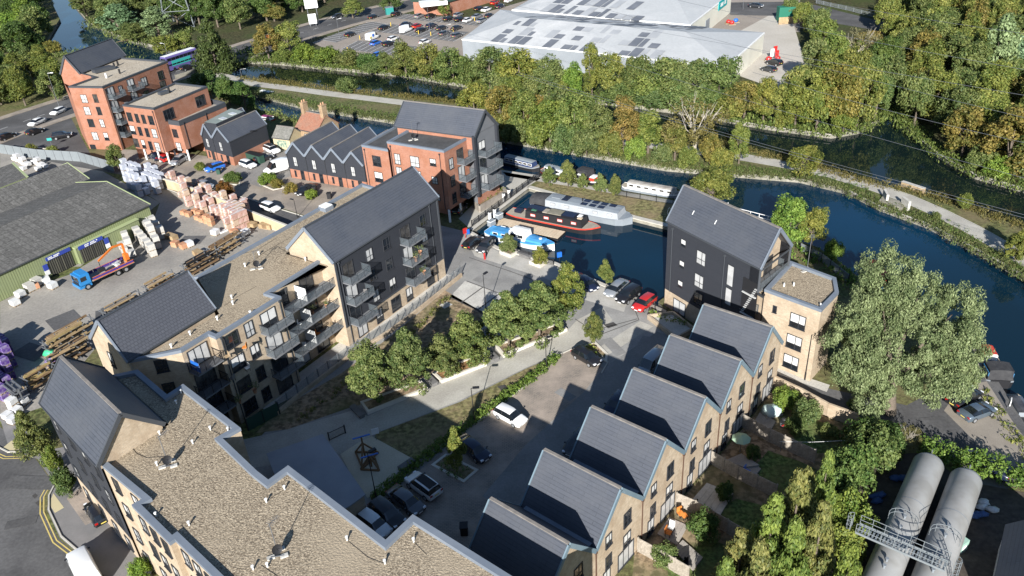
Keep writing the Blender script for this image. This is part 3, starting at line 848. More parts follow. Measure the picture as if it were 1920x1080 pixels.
def aerial(px, py, z, h=2.6, label=None, dish=True):
    p = G(px, py, z)
    t_ = thing("roof_aerial", label, "aerial", p, 0, "aerials on the flat roofs")
    b = MB()
    for dx, dy in ((-.5, -.3), (.5, -.2), (.1, .5)): b.box(p + Vector((dx, dy, .06)), (.6, .35, .12), .4)
    b.build("ballast_block", M_conc, t_)
    b = MB(); b.tube(p + Vector((0, 0, .1)), p + Vector((0, 0, h)), .035, 6); b.bar(p + Vector((-.5, -.3, .12)), p + Vector((.5, -.2, .12)), .06, .06); b.bar(p + Vector((0, 0, .12)), p + Vector((.1, .5, .12)), .06, .06)
    b.build("mast", M_steel, t_)
    b = MB(); q = p + Vector((0, 0, h - .15)); b.bar(q + Vector((-.1, -.2, 0)), q + Vector((.45, .85, 0)), .03, .03)
    for k in range(6):
        c = q + Vector((.02 + .085 * k, 0.04 + .16 * k, 0)); s_ = .38 - .03 * k
        b.bar(c + Vector((-s_ * .88, s_ * .46, 0)), c + Vector((s_ * .88, -s_ * .46, 0)), .02, .02)
    b.build("antenna", M_steel, t_)
    if dish:
        b = MB(); c = p + Vector((.05, -.12, .75)); ax = Vector((.55, -.75, .35)).normalized(); tt = ax.orthogonal().normalized(); uu = ax.cross(tt)
        vs = [c]; n_ = 12
        for r_, k in ((.25, .03), (.42, .1)):
            for i in range(n_):
                an = i * 2 * math.pi / n_; vs.append(c + (tt * math.cos(an) + uu * math.sin(an)) * r_ + ax * k)
        fs = [(0, 1 + i, 1 + (i + 1) % n_) for i in range(n_)] + [(1 + i, 13 + i, 13 + (i + 1) % n_, 1 + (i + 1) % n_) for i in range(n_)]
        b.add(vs, fs, 0, True); b.tube(c, c + ax * .45, .02, 4); b.build("satellite_dish", M_black, t_)
    return t_
aerial(482, 503, ZR, 2.4, "roof aerial with black dish on the gravel roof of the long courtyard block")

# ---- B4: the near block at the bottom left
ZQ = 12.4
Q = [(205, 705), (258, 694), (313, 741), (343, 721), (450, 803), (416, 822), (481, 884), (503, 901), (540, 874), (723, 1014), (774, 966), (960, 1082), (1090, 1162), (900, 1300), (560, 1240), (401, 1081), (328, 1010), (318, 1017), (248, 947), (268, 936), (187, 868), (302, 793)]
QW = GL(Q, ZQ)
near = thing("apartment_block", "near flat-roofed buff apartment block with pebble roof and one charcoal pitched roof at its corner", "apartment block", base_of(QW[0], QW[8], QW[15]))
b = MB()
QR = QW[:]
ar = sum(QR[i].x * QR[(i + 1) % len(QR)].y - QR[(i + 1) % len(QR)].x * QR[i].y for i in range(len(QR)))
for i in range(len(QR) - 2):
    A, B = QR[i], QR[i + 1]
    if ar < 0: A, B = B, A
    wall(b, A, B, 0, ZQ, 0)
b.build("wall", [M_tan], near)
flat_roof(near, QW, ZQ, M_gravel, 0.3, 0.5, M_trim, skip=(20, 21))
ZK = 12.9
K2, K1, Kf = G(185, 867, ZK), G(302, 793, ZK), G(80, 753, ZK)   # K2 left eave, K1 right eave
K3 = Kf; K4 = K1 + Kf - K2
b = MB()
gable(b, K2, K1, ZQ - .3, ZK, 16.2, 0)
wall(b, K3, K2, 3.0, ZK, 1); wall(b, K3, K2, 0, 3.0, 0); gable(b, K4, K3, 0, ZK, 16.2, 1); wall(b, K1, K4, 0, ZK, 0)
b.build("wall", [M_tan, M_clad], near)
pitched(near, K1, K2, K3, K4, ZK, 16.2, 0.25, 0.15, M_slate, M_trim_d, M_ridge)
L = ulen(K3, K2)
for k in range(4):
    for u in (1.8, L * .42, L * .66, L - 1.6): window(near, K3, K2, u, ZF[k] + 1.4, 1.2, 1.6)
for i0 in (19, 17, 15):
    A, B = QW[i0], QW[i0 - 1]
    A, B = (QW[i0 + 1], QW[i0]) if False else (A, B)
def wrow(A, B, us, zs, w_, h_, kind="win", par=None):
    L = ulen(A, B)
    for u in us:
        for z in zs: window(par, A, B, u * L, z, w_, h_, kind)
ZC = [zf + 1.4 for zf in ZF]
wrow(QW[20], QW[19], (.3, .75), ZC, 1.1, 1.7, par=near)
wrow(QW[18], QW[17], (.2, .5, .8), ZC, 1.1, 1.7, par=near)
wrow(QW[16], QW[15], (.2, .5, .8), ZC, 1.1, 1.7, par=near)
wrow(QW[4], QW[3], (.2, .45, .75), ZC, 1.3, 1.7, par=near)
wrow(QW[6], QW[5], (.3, .7), ZC, 1.3, 1.7, par=near)
wrow(QW[9], QW[8], (.15, .4, .62, .85), ZC, 1.4, 1.7, par=near)
wrow(QW[11], QW[10], (.2, .5, .8), ZC, 1.4, 1.7, par=near)
ZN = ZQ - .3
for px, py in ((331, 757), (340, 737), (362, 832), (395, 806), (295, 873), (300, 815), (293, 968), (355, 985), (500, 942), (534, 918), (651, 1013), (722, 1057), (776, 1016), (502, 1063), (475, 1068), (245, 833), (428, 808)):
    p = G(px, py, ZN); b = MB(); b.tube(p, p + Vector((0, 0, .35)), .07, 8); b.tube(p + Vector((0, 0, .35)), p + Vector((0, 0, .43)), .12, 8)
    b.build("roof_vent", M_whitem, near)
aerial(317, 872, ZN, 3.4, "roof aerial with black dish beside the pitched roof on the near pebble roof")
aerial(522, 1040, ZN, 3.4, "roof aerial with black dish near the bottom edge on the near pebble roof")
def cable(pts, z, parent, r=.02):
    b = MB(); P = [G(x, y, z + .02) for x, y in pts]; b.path(P, r, 4); return b.build("roof_cable", M_black, parent)
cable([(243, 833), (256, 850), (275, 858), (310, 856)], ZN, near)
for pts in ([(490, 1060), (520, 1080)], [(500, 942), (513, 930), (534, 918)], [(395, 806), (420, 818)], [(340, 985), (355, 1000)], [(651, 1013), (690, 1045), (722, 1057)], [(776, 1016), (800, 1040)]): cable(pts, ZN, near, .014)
for pts in ([(420, 574), (447, 555), (480, 537)], [(441, 478), (480, 470), (520, 445)], [(357, 628), (322, 650)], [(460, 500), (500, 470), (545, 445)], [(573, 487), (545, 478), (520, 462)]): cable(pts, ZR, blk, .016)
# low flat roof in the courtyard (cycle store)
S_ = GL([(503, 852), (604, 817), (682, 928), (655, 948), (560, 1000)], 2.9)
st = thing("cycle_store", "low blue-grey flat-roofed store beside the playground", "store", base_of(*S_))
b = MB(); b.prism(S_, 0, 2.85, 0, 0); b.build("wall", M_tan, st)
b = MB(); b.prism(inset(S_, -.15), 2.852, 3.0, 0, 0); b.build("roof", mat("membrane_roof", (0.25, 0.26, 0.28), 0.6, (0.3, 0.31, 0.33), 0.3, fine=0.08), st)

# ---- terrace of six gabled houses
TX, TY, TA, TS, TW = -2.89, 49.38, 0.8438, 7.395, 7.81
td = Vector((math.cos(TA), math.sin(TA))); tn = Vector((td.y, -td.x))
ZV, ZT = 6.3, 10.4
o0 = Vector((TX, TY))
hs = thing("terraced_house", "first", "house", (o0.x, o0.y, 0), 0, "terraced houses with slate gables")
a0 = o0 - td * TS / 2; a1 = o0 + td * TS / 2; b0 = a0 + tn * TW; b1 = a1 + tn * TW
b = MB()
gable(b, b0, b1, 0, ZV, ZT, 0); gable(b, a1, a0, 0, ZV, ZT, 0); wall(b, a0, b0, 0, ZV, 0); wall(b, b1, a1, 0, ZV, 0)
b.build("wall", [M_tan], hs)
rf = pitched(hs, a0 + tn * 0, a1, b1, b0, ZV, ZT, -0.02, 0.16, M_slate, None, M_ridge, 0.14)
mat("blue_verge", (0.13, 0.185, 0.22), 0.5, (0.16, 0.215, 0.25), 0.7)
for s_ in (-1, 1):
    q = MB()
    m_ = o0 + tn * (TW + .2); e = m_ + td * s_ * (TS / 2 - .02)
    q.bar((m_.x, m_.y, ZT - .02), (e.x, e.y, ZV - .02), .13, .42)
    q.build("verge_trim", MATS["blue_verge"], rf); q = MB()
    m_ = o0 - tn * .2; e = m_ + td * s_ * (TS / 2 - .02)
    q.bar((m_.x, m_.y, ZT - .02), (e.x, e.y, ZV - .02), .13, .42)
    q.build("verge_trim", MATS["blue_verge"], rf)
q = MB(); g0 = a0 + tn * .3; g1 = a0 + tn * (TW - .4)
q.bar((g0.x, g0.y, ZV + .32), (g1.x, g1.y, ZV + .32), .75, .1); q.build("valley_gutter", M_trim, rf)
pipe(hs, b0, b1, .12, 0, ZV - .4, mat("brown_pipe", (0.09, 0.05, 0.035), 0.5))
for u, z, w_, h_, k in ((.28, 5.6, .95, 1.5, "win"), (.68, 5.75, 1.2, 1.7, "win"), (.28, 3.0, .95, 1.5, "win"), (.68, 3.1, 1.2, 1.6, "win"), (.24, 1.1, 1.1, 2.0, "door"), (.66, 1.15, 2.6, 2.1, "door")):
    window(hs, b0, b1, u * TS, z, w_, h_, k)
for u, z, w_, h_, k in ((.3, 4.7, 1.2, 1.5, "win"), (.7, 4.7, 1.2, 1.5, "win"), (.3, 1.5, 1.2, 1.4, "win"), (.72, 1.1, 1.0, 2.1, "door")):
    window(hs, a1, a0, u * TS, z, w_, h_, k)
hl = ["slate-gabled terraced house nearest the bottom edge, its roof beside the pebble-roofed block", "slate-gabled terraced house second from the bottom edge of the row", "slate-gabled terraced house third from the bottom edge, a bright light-coloured patio behind it",
      "slate-gabled terraced house fourth from the bottom edge, a parasol on the deck behind it", "slate-gabled terraced house fifth up the row, above the covered garden furniture", "slate-gabled terraced house at the top of the row, next to the charcoal waterside block"]
hs["label"] = hl[0]
for i in range(1, 6):
    p = o0 + td * TS * i
    dup(hs, (p.x, p.y, 0), 0, hl[i])

# ---- B5 waterside block, B6 lower annex
A_, B_, C_, D_ = V2(B5a), V2(B5b), V2(B5c), V2(B5d)
wb = thing("apartment_block", "charcoal-clad waterside apartment block with a single slate gable by the dock", "apartment block", base_of(A_, B_, C_, D_))
b = MB()
wall(b, A_, B_, 2.66, B5z, 1); wall(b, A_, B_, 0, 2.66, 0); gable(b, D_, A_, 2.66, B5z, 16.5, 1); wall(b, D_, A_, 0, 2.66, 0); wall(b, C_, D_, 0, B5z, 1)
ax = (B_ - A_).normalized()
Bi, Ci = B_ - ax * 1.5, C_ - ax * 1.5
gable(b, Bi, Ci, 0, B5z, 16.5, 0); wall(b, B_, Bi, 0, B5z, 1); wall(b, Ci, C_, 0, B5z, 1)
b.build("wall", [M_tan, M_clad], wb)
pitched(wb, D_, A_, B_, C_, B5z, 16.5, 0.15, 0.12, M_slate, M_trim, M_ridge)
winpx(wb, A_, B_, [(1282, 456, .95, 1.1, "small", 2), (1279, 496, .95, 1.1, "small", 2), (1276, 533, .95, 1.1, "small", 2), (1315, 484, 1.6, 1.9, "win", 1), (1311, 527, 1.6, 1.9, "win", 1), (1309, 560, 1.6, 1.9, "win", 0)])
wq = [(1370, 517, 1.1, 2.9), (1366, 556, 1.1, 2.4)]
for px, py, w_, h_ in wq:
    u, z = onwall(px, py, A_, B_)
    window(wb, A_, B_, u, z, w_, h_, "small", g=1)
u, z = onwall(1274, 576, A_, B_); window(wb, A_, B_, u, 1.15, 2.3, 2.0, "door", g=1)
pipe(wb, A_, B_, 1.0, 2.7, 12.2); pipe(wb, A_, B_, onwall(1358, 500, A_, B_)[0], 0, 12.2)
for px, py in ((1298, 402), (1362, 387), (1452, 434), (1340, 420)):
    p = G(px, py, 14.9 if py > 395 else 16.0); b = MB(); b.bar(p, p + Vector((.35, .5, .22)), .1, .1); b.build("roof_vent", M_whitem, wb)
# stair slot: flat black panel stands in for the shade inside the opening
u0 = onwall(1407, 540, A_, B_)[0]
q = MB(); Lb = ulen(A_, B_); nr5 = Vector((ax.y, -ax.x))
def sp(u, n_, z): p = A_ + ax * u + nr5 * n_; return (p.x, p.y, z)
q.box(sp(u0, .03, 6.2), (2.3, .08, 9.0), math.atan2(ax.y, ax.x), 0)
q.build("stair_slot", M_black, wb)
q = MB()
for k in range(26):
    zz = 2.2 + k * .31; q.bar(sp(u0 - .9 + (k % 13) * .14, .14, zz), sp(u0 - .55 + (k % 13) * .14, .14, zz), .22, .05)
for k in range(3): q.bar(sp(u0 - 1.05, .16, 3.0 + 2.9 * k), sp(u0 + 1.05, .16, 3.0 + 2.9 * k), .18, .12)
q.bar(sp(u0 - 1.15, .1, 6.2), sp(u0 - 1.15, .1, 6.21), .1, .1)
q.build("stair", mat("pale_steel", (0.5, 0.5, 0.48), 0.5), wb)
Lg = ulen(Bi, Ci)
for zf in (9.6, 6.5, 3.4):
    window(wb, Bi, Ci, Lg * .62, zf + 1.15, 1.9, 2.2, "door", g=3)
    balcony(wb, Bi, Ci, Lg * .5, zf, Lg - .3, 1.5)
q = MB(); m_ = (B_ + C_) / 2
for e in (B_, C_): q.bar((e.x, e.y, B5z - .1), (e.x, e.y, 9.6), .25, .25)
q.bar((B_.x, B_.y, B5z - .5), (C_.x, C_.y, B5z - .5), .12, .2)
q.build("porch_frame", M_trim_d, wb)
ZX = 10.0
XP = GL([(1482.5, 490), (1434, 542.5), (1540, 581), (1572, 548), (1567, 521)], ZX)
an = thing("apartment_annex", "three-storey buff brick annex with a small pebble roof half hidden by the great willow", "apartment block", base_of(*XP))
XC = GL([(1482, 490), (1434, 543), (1413, 531), (1462, 479)], ZX)
b = MB(); b.prism(XP, 0, ZX - .31, 0, 0); b.prism([XC[0] * .999 + XC[2] * .001, XC[1], XC[2], XC[3]], 0, 8.9, 0, 0); b.build("wall", M_tan, an)
flat_roof(an, XP, ZX, M_gravel, .3, .4, M_trim)
q = MB(); q.bar(XC[1] + Vector((0, 0, -1.05)), XC[2] + Vector((0, 0, -1.05)), .4, .12); q.build("coping", M_trim_d, an)
A, B = XP[1], XP[2]
winpx(an, A, B, [(1496, 603, 1.9, 1.9, "win", 2), (1489, 642, 1.9, 1.9, "win", 2), (1483, 679, 1.9, 1.9, "win", 2), (1453, 580, .5, 1.0, "small", 0), (1448, 618, .5, 1.0, "small", 0)])
pipe(an, A, B, onwall(1432, 560, A, B)[0], 0, 9.3, M_black)
aerial(1513, 507, ZX - .3, 4.6, "tall roof aerial with forked head on the annex roof beside the willow", False)
for px, py in ((1488, 536), (1470, 537), (1538, 575)):
    p = G(px, py, ZX - .3); b = MB(); b.tube(p, p + Vector((0, 0, .45)), .09, 8); b.build("roof_vent", M_whitem, an)
# ---- B7 red brick waterside block
ZF7 = 12.9
q1, q2, q3, q4 = GL([(725.5, 265.5), (832, 283), (876.7, 257.8), (771, 240)], ZF7)
l1, l2, l3, l4 = GL([(678, 272), (727, 281), (771, 241), (743, 235.6)], 11.9)
P1, P2, P3 = GL([(744.5, 236.7), (885.5, 255.5), (928, 233)], 13.4)
P4 = P1 + P3 - P2
rb = thing("apartment_block", "four-storey red brick waterside block with dark felt roof and charcoal slate gable over its balconies", "apartment block", base_of(q1, q2, q3))
b = MB()
wall(b, q1, q2, 2.4, ZF7, 0); wall(b, q2, q3, 2.4, ZF7, 0); wall(b, l4, l1, 0, 11.9, 0); wall(b, l1, l2, 0, 11.9, 0); wall(b, V2(l2), q1, 0, 11.9, 0); wall(b, q4, q1, 9, ZF7, 0)
d7 = (V2(q4) - V2(q1)).normalized(); c7 = (V2(q2) - V2(q1)).normalized()
i1, i2, i3 = V2(q1) + d7 * 2.5, V2(q2) + d7 * 2.5 - c7 * 2.5, V2(q3) - c7 * 2.0
wall(b, i1, i2, 0, 2.4, 0); wall(b, i2, i3, 0, 2.4, 0)
b.add([(p.x, p.y, 2.4) for p in (q1, q4, q3, q2)], [(0, 1, 2, 3)], 0)
wall(b, P2, P3, 2.4, 13.4, 1); gable(b, P2, P3, 13.3, 13.4, 16.8, 1); wall(b, V2(q3), V2(P2), 0, 13.4, 1)
gable(b, P4, P1, 0, 13.4, 16.8, 1); wall(b, P3, P4, 0, 13.4, 1); wall(b, P2, P3, 0, 2.4, 0); wall(b, P1, P2, 11, 13.4, 0)
b.build("wall", [M_red, M_clad_l], rb)
pitched(rb, P4, P1, P2, P3, 13.4, 16.8, .15, .5, M_slate, M_trim_d, M_ridge) if False else pitched(rb, P3, P2, P1, P4, 13.4, 16.8, .15, .5, M_slate, M_trim_d, M_ridge)
q = MB(); t_ = (V2(P3) - V2(P2)).normalized(); n_ = Vector((t_.y, -t_.x))
for p in (V2(P2), V2(P3)): q.box((p.x + n_.x * .25, p.y + n_.y * .25, 8.0), (.5, .5, 11.0), math.atan2(t_.y, t_.x))
q.build("gable_frame", M_clad, rb)
flat_roof(rb, [q1, q2, q3, q4], ZF7, M_felt, .3, .35, M_trim)
flat_roof(rb, [l1, l2, l3, l4], 11.9, M_felt, .3, .35, M_trim, skip=(1, 2))
winpx(rb, q1, q2, [(745.5, 298, 1.2, 1.9), (778, 303, 1.8, 1.9), (812, 304.5, 1.2, 1.3), (749, 323, 1.2, 1.9), (782, 330, 1.8, 1.9), (815.5, 338, 1.2, 1.3), (753, 347, 1.2, 1.9), (786, 355, 1.8, 1.9), (820, 369, 1.2, 1.3)])
winpx(rb, l1, l2, [(706.7, 302, 1.8, 1.9), (710.7, 332, 1.8, 1.9), (714, 358, 1.8, 1.9)])
winpx(rb, q2, q3, [(845.5, 306.7, 1.1, 1.9), (849, 339, 1.1, 1.9), (852, 371, 1.1, 1.9)])
u7 = onwall(862, 291, q2, q3)[0]
for zf in (9.6, 6.6, 3.6):
    window(rb, q2, q3, u7, zf + 1.15, 1.7, 2.2, "door"); balcony(rb, q2, q3, u7 + .6, zf, 3.2, 1.7)
L = ulen(P2, P3)
for zf in (9.6, 6.6, 3.6):
    window(rb, P2, P3, L * .35, zf + 1.15, 1.8, 2.2, "door"); balcony(rb, P2, P3, L * .52, zf, L * .7, 1.8)
for p in (V2(q2), V2(q3) * .5 + V2(q2) * .5, V2(q1) * .5 + V2(q2) * .5):
    b = MB(); c_ = (i1 + i2) / 2; d_ = (c_ - p).normalized() * .35; b.tube((p.x + d_.x, p.y + d_.y, 0), (p.x + d_.x, p.y + d_.y, 2.4), .2, 10); b.build("column", M_whitem, rb)
pipe(rb, q1, q2, .6, 2.4, 12.2, M_frame); pipe(rb, q1, q2, ulen(q1, q2) - .9, 2.4, 12.2, M_frame); pipe(rb, l1, l2, .5, 0, 11.2, M_frame)
aerial(775, 262, ZF7 - .3, 3.2, "roof aerial on the dark felt roof of the red brick waterside block", True)
# timber terrace by the water
tp = thing("terrace_planter", "timber-walled planted terrace at the foot of the red brick waterside block", "planter", base_of(*GL([(895, 388), (950, 362)])))
TP = GL([(890, 388), (900, 398), (950, 368), (938, 355)])
b = MB(); I_ = inset(TP, .5)
for k in range(4):
    a, c = TP[k], TP[(k + 1) % 4]; b.bar(Vector((a.x, a.y, .6)), Vector((c.x, c.y, .6)), .35, 1.2)
b.build("timber_wall", mat("weathered_timber", (0.22, 0.19, 0.16), 0.85, (0.3, 0.27, 0.23), 1.0, fine=.2), tp)
b = MB(); b.prism(I_, 0, .9); b.build("soil", M_soil, tp)

# ---- B8 red brick tower
Z8 = 14.1
f = GL([(128, 162), (191.4, 163), (314, 114.4), (226, 107.5), (150, 137.5), (177.5, 144.5)], Z8)
g1, g2, g3 = GL([(114, 138), (150, 137.5), (235, 104)], 14.2)
g4 = g1 + g3 - g2
tw = thing("apartment_tower", "five-storey red brick apartment tower with gravel roof and one steep slate gable", "apartment block", base_of(f[0], f[1], f[2]))
b = MB()
wall(b, f[0], f[1], 0, Z8, 0); wall(b, f[1], f[2], 0, Z8, 0); wall(b, f[2], f[3], 0, Z8, 0); wall(b, f[5], f[0], 0, Z8, 0)
wall(b, g3, g4, 0, 14.2, 0); gable(b, g1, g2, 0, 14.2, 18.0, 0); gable(b, g3, g4, 0, 14.2, 18.0, 0); wall(b, g4, g1, 0, 14.2, 0); wall(b, f[3], g3, 0, Z8, 0); wall(b, g2, f[5], 0, Z8, 0)
b.add([(p.x, p.y, 11.2) for p in (f[0], f[5], g2, g1)], [(0, 1, 2, 3)], 0)
wall(b, g1, f[0], 0, 12.0, 0)
b.build("wall", [M_red], tw)
flat_roof(tw, f, Z8, M_gravel2, .3, .4, M_trim_d, skip=(3,))
pitched(tw, g1, g2, g3, g4, 14.2, 18.0, .1, .1, M_slate, M_trim_d, M_trim_d)
winpx(tw, f[0], f[1], [(158, 185, 1.5, 1.8), (179.4, 184.5, 1.1, 1.8), (164, 207.7, 1.5, 1.8), (186, 208, 1.1, 1.8), (171, 230.6, 1.5, 1.8), (191.7, 231, 1.1, 1.8), (178.7, 255, 1.5, 1.8), (199.5, 256, 1.1, 1.8), (176, 279, 1.4, 2.0, "door", 0)])
winpx(tw, f[1], f[2], [(269.7, 153, 1.6, 1.9), (301, 141, 1.6, 1.9), (305, 159.5, 1.6, 1.9), (226, 169, 1.0, 1.9), (275, 178, 1.6, 1.9), (309, 178, 1.6, 1.9)])
u8 = onwall(209, 178, f[1], f[2])[0]; u9 = onwall(247, 165, f[1], f[2])[0]
for zf in (11.3, 8.5, 5.7, 2.9):
    window(tw, f[1], f[2], u8, zf + 1.15, 1.8, 2.2, "door"); balcony(tw, f[1], f[2], u8 + .7, zf, 3.6, 1.6)
    window(tw, f[1], f[2], u9, zf + 1.15, 1.8, 2.2, "door")
    if zf > 8: balcony(tw, f[1], f[2], u9 + .4, zf, 3.4, 1.6)
pipe(tw, f[1], f[2], .4, 0, 13.4, M_frame); pipe(tw, f[1], f[2], ulen(f[1], f[2]) - .5, 0, 13.4, M_frame)
b = MB(); p = G(193, 133, Z8 - .2); b.box(p + Vector((0, 0, .4)), (4.2, 1.8, .7), .85); b.box(p + Vector((1.6, 1.2, .3)), (1.2, 1.2, .6), .85); b.build("roof_plant", M_trim_d, tw)
for px, py in ((215, 126), (222, 123), (200, 146), (225, 138)):
    p = G(px, py, Z8 - .3); b = MB(); b.tube(p, p + Vector((0, 0, 1.0)), .22, 8); b.build("roof_vent", M_black if px > 210 else M_whitem, tw)

# ---- B9 red brick three-storey block with wing
Z9 = 11.9
r = GL([(229.6, 196.6), (287.5, 203.5), (388, 162), (328, 155)], Z9)
wv = GL([(306, 224), (335, 228), (422, 192), (392, 185)], 8.6)
bk = thing("apartment_block", "red brick block with pale gravel roof and lower wing carrying a planted roof terrace", "apartment block", base_of(*r))
b = MB()
wall(b, r[0], r[1], 2.5, Z9); wall(b, r[1], r[2], 2.5, Z9); wall(b, r[2], r[3], 0, Z9); wall(b, r[3], r[0], 0, Z9)
wall(b, wv[0], wv[1], 2.5, 8.5); wall(b, wv[1], wv[2], 2.5, 8.5); wall(b, wv[2], wv[3], 0, 8.5); wall(b, wv[3], wv[0], 2.5, 8.5)
b.add([(p.x, p.y, 2.5) for p in r[::-1]], [(0, 1, 2, 3)]); b.add([(p.x, p.y, 2.5) for p in wv[::-1]], [(0, 1, 2, 3)])
d9 = (V2(r[2]) - V2(r[1])).normalized() * 5.5
wall(b, V2(r[0]) + d9 * .4, V2(r[1]) + d9, 0, 2.5); wall(b, V2(wv[0]) + d9, V2(wv[1]) + d9, 0, 2.5); wall(b, V2(wv[1]) + d9, V2(wv[2]), 0, 2.5)
b.build("wall", [M_red], bk)
flat_roof(bk, r, Z9, M_gravel2, .3, .4, M_trim_d)
flat_roof(bk, wv, 8.6, mat("terrace_paving", (0.3, 0.27, 0.23), 0.8, (0.36, 0.33, 0.28), .8), .9, .3, M_trim_d, skip=(3,))
items = []
for px, py, w_ in ((243.5, 219, 1.4), (257.4, 221.6, 1.0), (269.7, 223.4, 1.0), (283.6, 225.5, 1.4), (249.3, 243.6, 1.4), (263.2, 246, 1.0), (276.4, 248.4, 1.0), (290, 250, 1.4), (255.8, 267.6, 1.4), (269.4, 270, 1.0), (282.9, 273, 1.0), (295.6, 275.3, 1.4)): items.append((px, py, w_, 1.9))
winpx(bk, r[0], r[1], items)
winpx(bk, wv[0], wv[1], [(317, 248.7, 1.0, 1.8), (328.7, 250, 1.4, 1.8), (324, 273, 1.0, 1.8), (335.7, 275, 1.4, 1.8)])
winpx(bk, r[1], r[2], [(316.4, 214, 2.6, 2.2, "door", 0), (375.5, 189, 2.6, 2.2, "door", 0)])
for px, py in ((306, 300), (322, 302), (352, 302), (258, 290)):
    pass
for p in (V2(r[1]), V2(wv[1]), V2(r[0]) * .3 + V2(r[1]) * .7, V2(wv[0]) * .9 + V2(wv[1]) * .1, V2(r[0]) * .75 + V2(r[1]) * .25):
    c_ = p + d9.normalized() * .35 + (V2(r[0]) - V2(r[1])).normalized() * .3
    b = MB(); b.tube((c_.x, c_.y, 0), (c_.x, c_.y, 2.5), .2, 10); b.build("column", M_whitem, bk)
pipe(bk, r[0], r[1], ulen(r[0], r[1]) - .4, 2.5, 11.2, M_frame); pipe(bk, wv[1], wv[2], 1.0, 2.5, 8, M_frame); pipe(bk, wv[1], wv[2], 7.0, 2.5, 8, M_frame)
b = MB(); p = G(307, 176, Z9 - .2); b.box(p + Vector((0, 0, .3)), (2.0, 1.2, .6), .85); b.build("roof_plant", M_trim_d, bk)
p = G(318, 174, Z9 - .3); b = MB(); b.tube(p, p + Vector((0, 0, 1.1)), .25, 8); b.build("roof_vent", M_black, bk)

# ---- dark gabled mews houses
def mews(name, label, fl, fr, dv, ze, zr, zc, first=None):
    t_ = thing(name, label, "house", base_of(fl, fr))
    a, c = V2(fl), V2(fr); a2, c2 = a + dv, c + dv
    b = MB()
    gable(b, a, c, zc, ze, zr, 1); wall(b, a, c, 0, zc, 0); wall(b, c, c2, zc, ze, 1); wall(b, c, c2, 0, zc, 0)
    gable(b, c2, a2, 0, ze, zr, 1); wall(b, a2, a, 0, ze, 1)
    b.build("wall", [M_red, M_clad], t_)
    pitched(t_, a, c, c2, a2, ze, zr, -.01, .14, M_slate, M_trim, M_ridge, .12)
    L = ulen(a, c)
    window(t_, a, c, L * .42, zc + 1.75, .9, 1.9, g=1); window(t_, a, c, L * .3, 1.05, .45, 1.3, "small", g=0); window(t_, a, c, L * .68, .98, .9, 1.9, "small", g=0)
    pipe(t_, a, c, .06, 0, ze - .3, M_frame, .05)
    return t_
V0 = GL([(536.7, 286.7), (570, 289), (606.7, 296), (644.4, 303), (682, 311)], 5.1)
vdir = (V2(V0[4]) - V2(V0[0])) / 4
dv = V2(G(619, 228, 7.5)) - V2(G(547.8, 265.5, 7.5))
hb = V2(V0[0])
ml = ["charcoal gabled mews house beside the white van, leftmost of the four gables", "charcoal gabled mews house second from the white van", "charcoal gabled mews house third from the white van, with a dark porch", "charcoal gabled mews house joined to the red brick waterside block"]
m0 = mews("mews_house", ml[0], hb, hb + vdir, dv, 5.1, 7.5, 1.85)
for i in range(1, 4):
    p = V2(m0.location) + vdir * i; dup(m0, (p.x, p.y, 0), 0, ml[i])
T = GL([(370, 256.7), (398, 258), (430, 266.7)], 5.1)
dv2 = V2(G(499, 234.4, 5.1)) - V2(T[2])
mews("mews_house", "wider charcoal gabled mews house behind the blue car with a long cladded side wall", T[1], T[2], dv2, 5.1, 7.65, 1.85)
tl = mews("mews_house", "narrow charcoal mews house beside the red brick wing with a grey-green dormer on its roof", V2(T[1]) - (V2(T[2]) - V2(T[1])).normalized() * 3.6, V2(T[1]) , dv2, 5.1, 7.6, 1.85)
b = MB(); DP = GL([(383, 229), (405, 232), (457, 209), (433, 203)], 8.0); b.prism(DP, 6.2, 8.0, 0, 1)
b.build("dormer", [M_clad, mat("zinc_roof", (0.2, 0.235, 0.21), 0.5, (0.24, 0.27, 0.245), .8)], tl)
for k, (px, py) in enumerate(((418, 222), (436, 213))):
    p = G(px, py, 8.05); b = MB(); b.box(p, (1.1, 1.6, .14), .85, 0); b.build("rooflight", M_gl[1], tl)
# ---- old lock cottage
ct = thing("cottage", "old brick cottage with red tiled roof and two tall chimneys by the canal", "house", base_of(*GL([(557, 262), (607, 268)])))
zr_, ze_ = 6.0, 3.4
ra, rc_ = V2(G(570, 209, zr_)), V2(G(610, 217, zr_))
ea = V2(G(556, 240, ze_)); hw = (ea - ra) ; axc = (rc_ - ra).normalized(); pc = hw - axc * hw.dot(axc); 
k1, k2 = ra + pc, rc_ + pc; k3, k4 = rc_ - pc, ra - pc
b = MB(); wall(b, k1, k2, 0, ze_); gable(b, k2, k3, 0, ze_, zr_); wall(b, k3, k4, 0, ze_); gable(b, k4, k1, 0, ze_, zr_); b.build("wall", M_oldbrick, ct)
M_redtile = brickmat("red_roof_tile", (0.3, 0.13, 0.085), (0.36, 0.17, 0.11), (0.16, 0.08, 0.055), .3, .28, .03, var=(0.24, 0.14, 0.1), vs=.8, fine=.2)
cro = pitched(ct, k4, k1, k2, k3, ze_, zr_, .25, .1, M_redtile, None, M_ridge)
